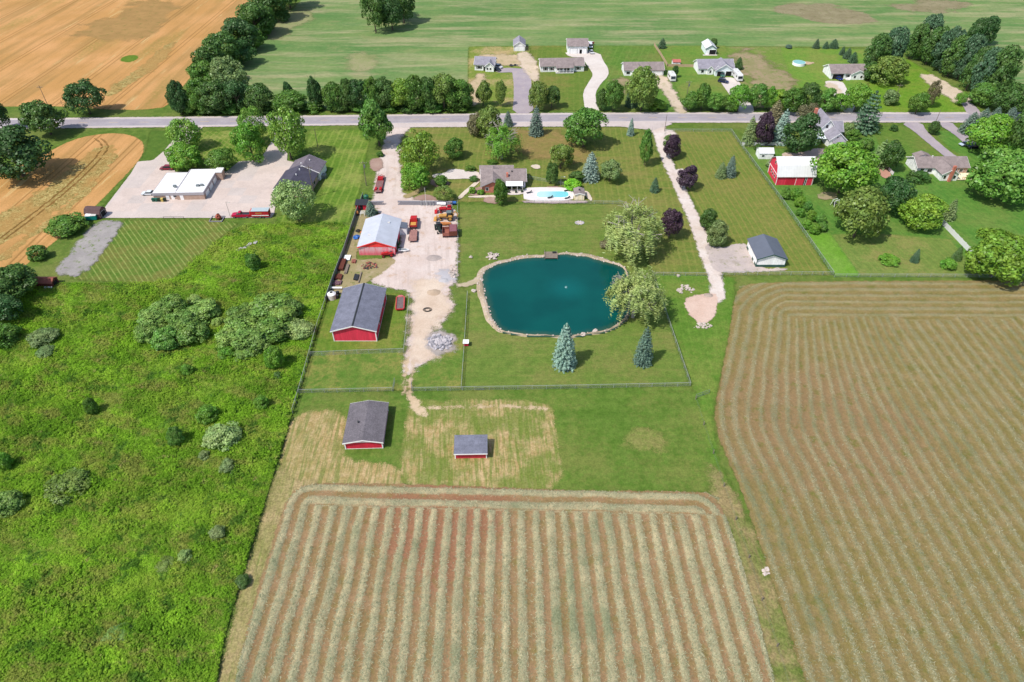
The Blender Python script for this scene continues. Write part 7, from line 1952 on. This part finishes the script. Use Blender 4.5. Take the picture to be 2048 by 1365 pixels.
# tyre ring
r = thing('tyre_ring', (855, 621), 'ring of black hose lying on the gravel', 'hose')
for k in range(3):
    R_ = .5 + .2 * k; MB().tube([(R_ * 1.3 * cos(t_ / 16 * 2 * pi), R_ * sin(t_ / 16 * 2 * pi), .08 + .04 * k) for t_ in range(17)], .06, .06, 5).build('coil', m['rubber'], r)
for i, (u, v, s, c_) in enumerate(((868, 517, 2.4, (196, 182, 176)), (868, 586, 2.2, (208, 184, 160)), (888, 562, 1.6, (206, 202, 204)), (1417, 592, 1.4, (196, 178, 166)))):
    r = thing('gravel_heap', (u, v), ['low grey gravel heap in the middle of the yard', 'low tan gravel heap near the black hose', 'small pale grey gravel heap at the yard edge', 'small grey gravel heap on the sand patch'][i], 'gravel heap')
    q = MB(); n_ = 14; rr = random.Random(i); rg = [(1.0, 0.0), (.75, .22), (.45, .48), (.15, .62)]
    vs = [(s * k * (1 + rr.uniform(-.12, .12)) * cos(2 * pi * j / n_), s * .75 * k * (1 + rr.uniform(-.12, .12)) * sin(2 * pi * j / n_), z * (.6 if i < 3 else .8)) for k, z in rg for j in range(n_)] + [(0, 0, .65 * (.6 if i < 3 else .8))]
    fs = [(a * n_ + j, a * n_ + (j + 1) % n_, (a + 1) * n_ + (j + 1) % n_, (a + 1) * n_ + j) for a in range(3) for j in range(n_)] + [(3 * n_ + j, 3 * n_ + (j + 1) % n_, 4 * n_) for j in range(n_)]
    gmat = gravel('heap_gravel_%d' % i, C(*c_), C(*[x - 14 for x in c_]), None, 0, None)
    o = q.add(vs, fs).build('heap', gmat, r)
# goat house, lid
r = thing('animal_hut', (932, 694), 'tiny white-roofed red hut on the pond fence', 'hut'); MB().box(-.6, 0, .2, .6, 1.1, 1.1).build('wall', m['redwall2'], r); MB().box(-.75, -.2, 1.1, .75, 1.3, 1.22).build('roof', m['white'], r)
for x in (-.5, .5): MB().box(x - .06, .05, 0, x + .06, .17, .2).build('leg', m['wood'], r)
r = thing('fire_pit', (1159, 447), 'flat grey stone fire ring on the lawn above the pond', 'fire pit')
for k in range(10): MB().rock((1.2 * cos(k * .63), .9 * sin(k * .63), .12), .35, k + 300, .6).build('stone', m['rubble'], r)
MB().cyl((0, 0, .02), (0, 0, .12), .9, .85, 12).build('ash', m['rock'], r)
# dock
dk0, dk1 = P(1089, 521), P(1115, 521)
r = empty('pond_dock', ((dk0[0] + dk1[0]) / 2, dk0[1], LAYER[0] + .1), 0, 'small grey wooden dock at the top of the pond', 'dock')
dw = float(np.linalg.norm(dk1 - dk0)); dd = float(P(1100, 508)[1] - dk0[1])
n_ = 9
for k in range(n_): MB().box(-dw / 2 + dw * k / n_ + .02, 0, .4, -dw / 2 + dw * (k + 1) / n_ - .02, dd, .48).build('plank', m['wood'], r)
for x in (-dw / 2, dw / 2 - .12):
    for y in (.05, dd - .2): MB().box(x, y, -.5, x + .12, y + .12, 1.2).build('post', m['wood'], r)
    MB().box(x + .02, .17, 1.05, x + .1, dd - .2, 1.15).build('rail', m['wood'], r)
MB().box(.5, dd - 1.0, .5, dw / 2 - .3, dd - .5, .9).build('bench', m['darksteel'], r)
# fountain
fp = P(1132, 577)
r = empty('pond_fountain', (fp[0], fp[1], LAYER[0] + .07), 0, 'small bubbling fountain in the middle of the pond', 'fountain')
foam = paint('water_foam', C(176, 220, 220), .3, .1)
MB().cyl((0, 0, 0), (0, 0, .06), .28, .2, 12).build('float', foam, r)
for k in range(7): MB().tube([(0, 0, .05), (.18 * cos(k * .9), .18 * sin(k * .9), .4), (.4 * cos(k * .9), .4 * sin(k * .9), .03)], .025, .03, 4).build('jet', foam, r)
# windmill
wb = P(1213, 482); wh = hgt(wb, 446)
r = empty('garden_windmill', wb, 0, 'rusty farm windmill on a thin lattice tower left of the willow', 'windmill')
for sx in (-1, 1):
    for sy in (-1, 1): MB().cyl((sx * .6, sy * .6, 0), (sx * .12, sy * .12, wh), .05, .04, 5).build('leg', m['steel'], r)
for k in range(1, 6):
    q = .6 - .48 * k / 6; z = wh * k / 6
    MB().box(-q, -q - .02, z, q, -q + .02, z + .05).build('brace', m['steel'], r); MB().box(-q, q - .02, z, q, q + .02, z + .05).build('brace', m['steel'], r)
rt = MB().cyl((0, -.45, wh), (0, .1, wh), .12, .12, 8).build('hub', m['rust'], r)
for k in range(14):
    a = 2 * pi * k / 14; M_ = Matrix.Translation((0, -.45, wh)) @ Matrix.Rotation(a, 4, 'Y') @ Matrix.Rotation(.5, 4, 'Z')
    q = MB().add([(.2, -.02, -.06), (1.1, -.02, -.2), (1.1, .0, .2), (.2, .0, .06)], [(0, 1, 2, 3)], None)
    q.v = [tuple(Matrix.Translation((0, -.45, wh)) @ Matrix.Rotation(a, 4, 'Y') @ Vector(p)) for p in q.v]; q.build('blade', m['rust'], rt)
MB().box(-.02, .1, wh - .03, .02, 1.6, wh + .03).build('tail_boom', m['rust'], r); MB().exx([(1.2, wh - .3), (2.0, wh - .45), (2.0, wh + .45), (1.2, wh + .3)], -.015, .015).build('tail_vane', m['rust'], r)
# swimming pool
m['deckw'] = paint('pool_deck', C(246, 236, 234), .8, .05, .5)
pdk = chaikin(PL([(1046, 381), (1060, 376), (1142, 377), (1148, 386), (1146, 404), (1048, 405)]), 1)
dz = LAYER[0] + .03
r = empty('swimming_pool', (0, 0, 0), 0, 'rounded pale blue swimming pool on a white deck', 'pool')
wp = chaikin(PL([(1073, 384), (1100, 384), (1130, 384), (1138, 387), (1139, 394), (1130, 397.5), (1100, 397.5), (1071.5, 397.5)]), 1)
MB().prism([tuple(p) for p in pdk], 0, dz + .04).build('deck', m['deckw'], r)
gw = G('pool_water'); cx = gw.sep(gw.pos())
MB().prism([tuple(p) for p in wp], dz + .03, dz + .055).build('water', gw.out(gw.princ(gw.mix(gw.mr(cx[0], P(1085, 390)[0], P(1120, 390)[0]), C(206, 244, 248), C(140, 228, 238)), .05, .5, gw.bump(gw.noise(2, 3, .5), .2, .05))), r)
cw = np.vstack([wp, wp[:1]]); n2 = len(cw); sp2 = strip(cw, .45, True)
MB().add([(p[0], p[1], dz + .075) for p in sp2], [(i, i + 1, 2 * n2 - 2 - i, 2 * n2 - 1 - i) for i in range(n2 - 1)]).build('coping', m['white'], r)
lad = MB()
for x in (0, .5):
    c_ = P(1098, 399) + np.array([x, 0]); lad.tube([(c_[0], c_[1], dz), (c_[0], c_[1], dz + .8), (c_[0], c_[1] + .5, dz + .8), (c_[0], c_[1] + .6, dz)], .03, .03, 5)
lad.build('ladder', m['steel'], r)
for i, (u, v) in enumerate(((1058, 388), (1133, 384), (1134, 399), (1100, 398))):
    q = thing('pool_lounger', (u, v), ['lounger left of the swimming pool', 'lounger at the upper right of the swimming pool', 'lounger at the lower right of the swimming pool', 'dark mat at the lower side of the swimming pool'][i], 'lounger', .4, dz + .04)
    MB().box(-.9, -.3, .25, .5, .3, .33).build('seat', m['darksteel'], q); MB().exy([(.5, .25), (1.0, .7), (1.0, .78), (.5, .33)], -.3, .3).build('backrest', m['darksteel'], q)
    for x in (-.8, .4):
        for y in (-.25, .22): MB().box(x, y, 0, x + .05, y + .05, .25).build('leg', m['steel'], q)
for i, (u, v) in enumerate(((1018, 387), (1032, 387), (1044, 386))):
    q = thing('flower_pot', (u, v), ORD[i] + ' dark flower pot from the left on the patio', 'flower pot', 0, .15); MB().cyl((0, 0, 0), (0, 0, .5), .28, .4, 10).build('pot', m['rubber'], q); MB().rock((0, 0, .7), .4, i + 40, .8).build('plant', paint('pot_plant', C(70, 92, 60), .9), q)
# patio, paths, beds
m_bed = gravel('brown_mulch', C(170, 138, 126), C(186, 158, 144), C(200, 176, 162), .5, (.4, 1.0, .6))
m_path = gravel('garden_path', C(238, 222, 206), C(226, 210, 190), None, 0, (.1, .2, .8))
for p_, mt_, lab, c_ in [([(1010, 380), (1052, 379), (1050, 390), (1012, 392)], m_drive, 'pale patio slab under the white patio roof', 'patio'), ([(936, 393), (1010, 391), (1012, 396), (936, 397)], m_path, 'pale garden walk in front of the brick house', 'path'),
        (strip([(918, 399), (928, 388), (945, 374), (958, 362)], 1.6), m_path, 'pale walk slanting up to the brick house', 'path'), ([(967, 396), (1000, 396), (1002, 408), (968, 408)], m_bed, 'square of brown mulch below the arborvitae', 'bed'),
        ([(945, 380), (966, 372), (966, 392), (935, 393)], m_bed, 'stony brown garden bed left of the brick house', 'bed'), (strip([(808, 396), (830, 388), (850, 376), (842, 372)], [3, 2, 2.5, 1.5]), gravel('tan_bed', C(186, 164, 124), C(160, 146, 100), C(120, 132, 70), .6, (.3, .8, .6)), 'tan stone bed above the grey retaining wall', 'bed'),
        ([(820, 402), (838, 392), (856, 390), (880, 400), (900, 402)], m_bed, 'brown mulch bank above the grey retaining wall', 'bed'), ([(860, 360), (895, 362), (900, 372), (880, 376), (862, 372)], m_bed, 'brown garden bed beside the clipped shrub', 'bed'), ([(1058, 332), (1078, 330), (1082, 338), (1070, 340)], m_path, 'pale stone patch behind the brick house', 'bed'), ([(1092, 374), (1122, 374), (1122, 381), (1092, 381)], m_bed, 'brown mulch bed behind the swimming pool', 'bed'),
        ([(738, 318), (768, 318), (764, 342), (742, 345)], m_bed, 'tan mulch mound beside the gravel drive', 'bed'), ([(1748, 338), (1764, 332), (1786, 352), (1770, 362)], gravel('terrace_brick', C(214, 166, 146), C(200, 150, 130), None, 0, (.1, .2, .8)), 'pink brick terrace between the trees', 'terrace'),
        ([(1164, 384), (1176, 383), (1186, 402), (1180, 404)], m_path, 'thin path right of the pool house', 'path'), ([(1044, 402), (1170, 402), (1180, 408), (1046, 408)], gravel('pool_border', C(206, 186, 184), C(190, 168, 168), C(170, 150, 140), .5, (.2, .6, .6)), 'stone border below the swimming pool', 'border'), ([(1632, 388), (1670, 384), (1678, 398), (1640, 402)], gravel('veg_bed', C(150, 150, 96), C(176, 160, 130), C(104, 132, 66), .7, (.3, .8, .6)), 'weedy vegetable bed below the bright green tree', 'bed')]:
    sheet('garden_surface', p_, mt_, lab, c_, px=not isinstance(p_, np.ndarray), cell=.6)
def rwall(A, B, h, label, t=.5):
    a, b = P(*A), P(*B); L_ = float(np.linalg.norm(b - a)); r = empty('retaining_wall', a, atan2(b[1] - a[1], b[0] - a[0]), label, 'wall')
    n_ = max(2, int(L_ / 1.2)); me_ = MB().box(.02, 0, 0, L_ / n_ - .02, t, h / 3 - .02).mesh('block'); me_.materials.append(m['wallblock'])
    for k in range(3):
        for i in range(n_ - (k % 2)):
            o = link('block', me_, r); o.location = (i * L_ / n_ + (k % 2) * L_ / n_ / 2, random.uniform(-.02, .02), k * h / 3)
    return r
rw = rwall((796, 411), (905, 412), 1.5, 'long grey block retaining wall above the yard'); rwall((724, 412), (768, 411), 1.4, 'short grey block wall left of the gravel drive')
r = thing('leaning_boards', (858, 411.5), 'white boards leaning on the long retaining wall', 'boards')
for k in range(5): MB().exx([(-.6, 0), (-.5, 0), (-.08, 1.6), (-.18, 1.6)], -2.6 + k * 1.0, -2.42 + k * 1.0).build('board', m['fencesteel'], r)
for i, (u, v, c_) in enumerate(((879, 411, 'white'), (887, 412, 'white'), (908, 410, 'blue'))):
    q = thing('storage_tank', (u, v), ['small white tank at the right end of the retaining wall', 'white tank beside the smaller white one', 'dark blue machine at the yard corner'][i], 'tank'); MB().cyl((-.8, 0, .7), (.8, 0, .7), .5, .5, 12).build('body', m[c_], q)
    for x in (-.5, .5): MB().box(x - .1, -.3, 0, x + .1, .3, .3).build('foot', m['darksteel'], q)
# bins, propane ball, dumpster, kerbs
for i, (u, c_) in enumerate(((308, (30, 96, 80)), (314, (40, 110, 90)), (320, (34, 60, 40)), (326, (225, 200, 110)), (331, (30, 50, 36)))):
    q = thing('refuse_bin', (u, 404), ['first green', 'second green', 'third dark', 'yellow', 'last dark'][i] + ' bin from the left against the station wall', 'bin', 0, .12); p_ = paint('bin_%d' % i, C(*c_), .5)
    MB().frus((-.35, -.35, .35, .35, .1), (-.42, -.42, .42, .42, 1.1)).build('body', p_, q); MB().box(-.45, -.45, 1.1, .45, .45, 1.18).build('lid', p_, q); wheel(q, .3, -.3, .12, .1); wheel(q, .3, .3, .12, .1)
r = thing('dumpster', (184, 442), 'turquoise dumpster with white lid beside the brown shed', 'dumpster', .15, .1); tl = paint('teal_paint', C(30, 158, 150), .5, .06); MB().frus((-1.5, 0, 1.5, 1.7, .15), (-1.7, -.1, 1.7, 1.8, 1.6)).build('body', tl, r); MB().box(-1.7, -.1, 1.605, -.02, 1.8, 1.7).build('lid', m['white'], r); MB().box(.02, -.1, 1.605, 1.7, 1.8, 1.7).build('lid', m['offwhite'], r)
r = thing('ball_tank', (433, 441), 'rust-red ball tank inside a square grey kerb', 'tank'); MB().rock((.6, .6, .9), 1.0, 3, 1.0).build('ball', paint('rust_ball', C(178, 92, 72), .6, .1), r)
for q in ((-1.8, -1.2, 0, 2.0, -1.0, .3), (-1.8, 2.0, 0, 2.0, 2.2, .3), (-2.0, -1.2, 0, -1.8, 2.2, .3), (2.0, -1.2, 0, 2.2, 2.2, .3)): MB().box(*q).build('kerb', m['wallblock'], r)
r = thing('bike_rack', (348, 438), 'low dark steel rail at the lower edge of the lot', 'rail'); MB().box(-3.4, -.04, .6, 3.4, .04, .68).build('bar', m['darksteel'], r)
for x in (-3.3, 0, 3.2): MB().box(x, -.04, 0, x + .08, .04, .6).build('post', m['darksteel'], r)
r = thing('concrete_slabs', (496, 496), 'broken pale concrete slabs lying in the meadow', 'slabs', .9, .5)
for k in range(4): o = MB().box(-.8, -.45, 0, .8, .45, .2).build('slab', m['rubble'], r); o.location = (-2.6 + 1.75 * k, .25 * (-1) ** k, .1); o.rotation_euler = (.1, -.08 * (-1) ** k, .2 * k)
r = thing('garden_arch', (1669, 411), 'white garden frame with dark seat on the neighbour lawn', 'garden swing', .5)
for sx in (-1, 1):
    for sy in (-.6, .6): MB().cyl((sx * 1.1, sy * 1.3, 0), (sx * 1.0, sy * .6, 1.9), .07, .07, 6).build('leg', m['white'], r)
for y in (-.5, .5): MB().box(-1.1, y - .06, 1.88, 1.1, y + .06, 2.0).build('beam', m['white'], r)
MB().box(-.8, -.35, .5, .8, .35, .6).build('seat', m['darksteel'], r); MB().box(-.8, .36, .6, .8, .42, 1.1).build('backrest', m['darksteel'], r)
r = thing('round_pool', (1597, 130), 'round above-ground pool behind the far right houses', 'pool'); MB().cyl((0, 0, 0), (0, 0, 1.2), 3.0, 3.0, 24).build('wall', m['white'], r); MB().cyl((0, 0, 1.2), (0, 0, 1.24), 2.85, 2.85, 24).build('water', paint('pool_water_far', C(150, 210, 205), .1), r)
r = thing('pool_slide', (1615, 127), 'yellowish tarp on the grass beside the round pool', 'tarp'); MB().rock((0, 0, .1), 2.2, 9, .12).build('tarp', m['cedar'], r); MB().rock((2.4, .2, .1), 1.1, 12, .1).build('fold', m['cedar'], r)
r = thing('white_van_boat', (1179, 90), 'red covered boat beside the large far garage', 'boat'); r.name = 'covered_boat'; MB().prism([(-2.2, -.9), (1, -.9), (2.4, 0), (1, .9), (-2.2, .9)], .5, 1.3).build('hull', m['redmetal'], r); MB().prism([(-2.0, -.8), (.9, -.8), (2.1, 0), (.9, .8), (-2.0, .8)], 1.3, 1.45).build('cover', m['offwhite'], r)
for i, (u, v) in enumerate(((1022, 133), (1030, 132))):
    r = thing('trash_pile', (u, v), ['dark junk heap on the sandy track, left one', 'smaller dark junk heap on the sandy track'][i], 'junk'); MB().rock((0, 0, .3), 1.0 - .3 * i, 60 + i, .6).build('heap', m['darksteel'], r); MB().rock((.9, .2, .2), .5, 66 + i, .6).build('scrap', m['steel'], r)
bp = P(0, 0)
for i, (u, v) in enumerate(((962, 562), (948, 584), (942, 516), (1166, 671), (1190, 664), (1356, 574 - 20))):
    r = thing('boulder', (u, v), ['pale boulder at the left pond shore', 'flat pale stone left of the pond bank', 'pale boulder on the lawn left of the rock outcrop', 'white boulder at the bottom of the pond', 'small boulder right of the white one at the pond bottom', 'white boulder by the short lane fence'][i], 'boulder'); MB().rock((0, 0, .25), random.uniform(.5, .8), 500 + i, .6).build('stone', m['rock'], r)
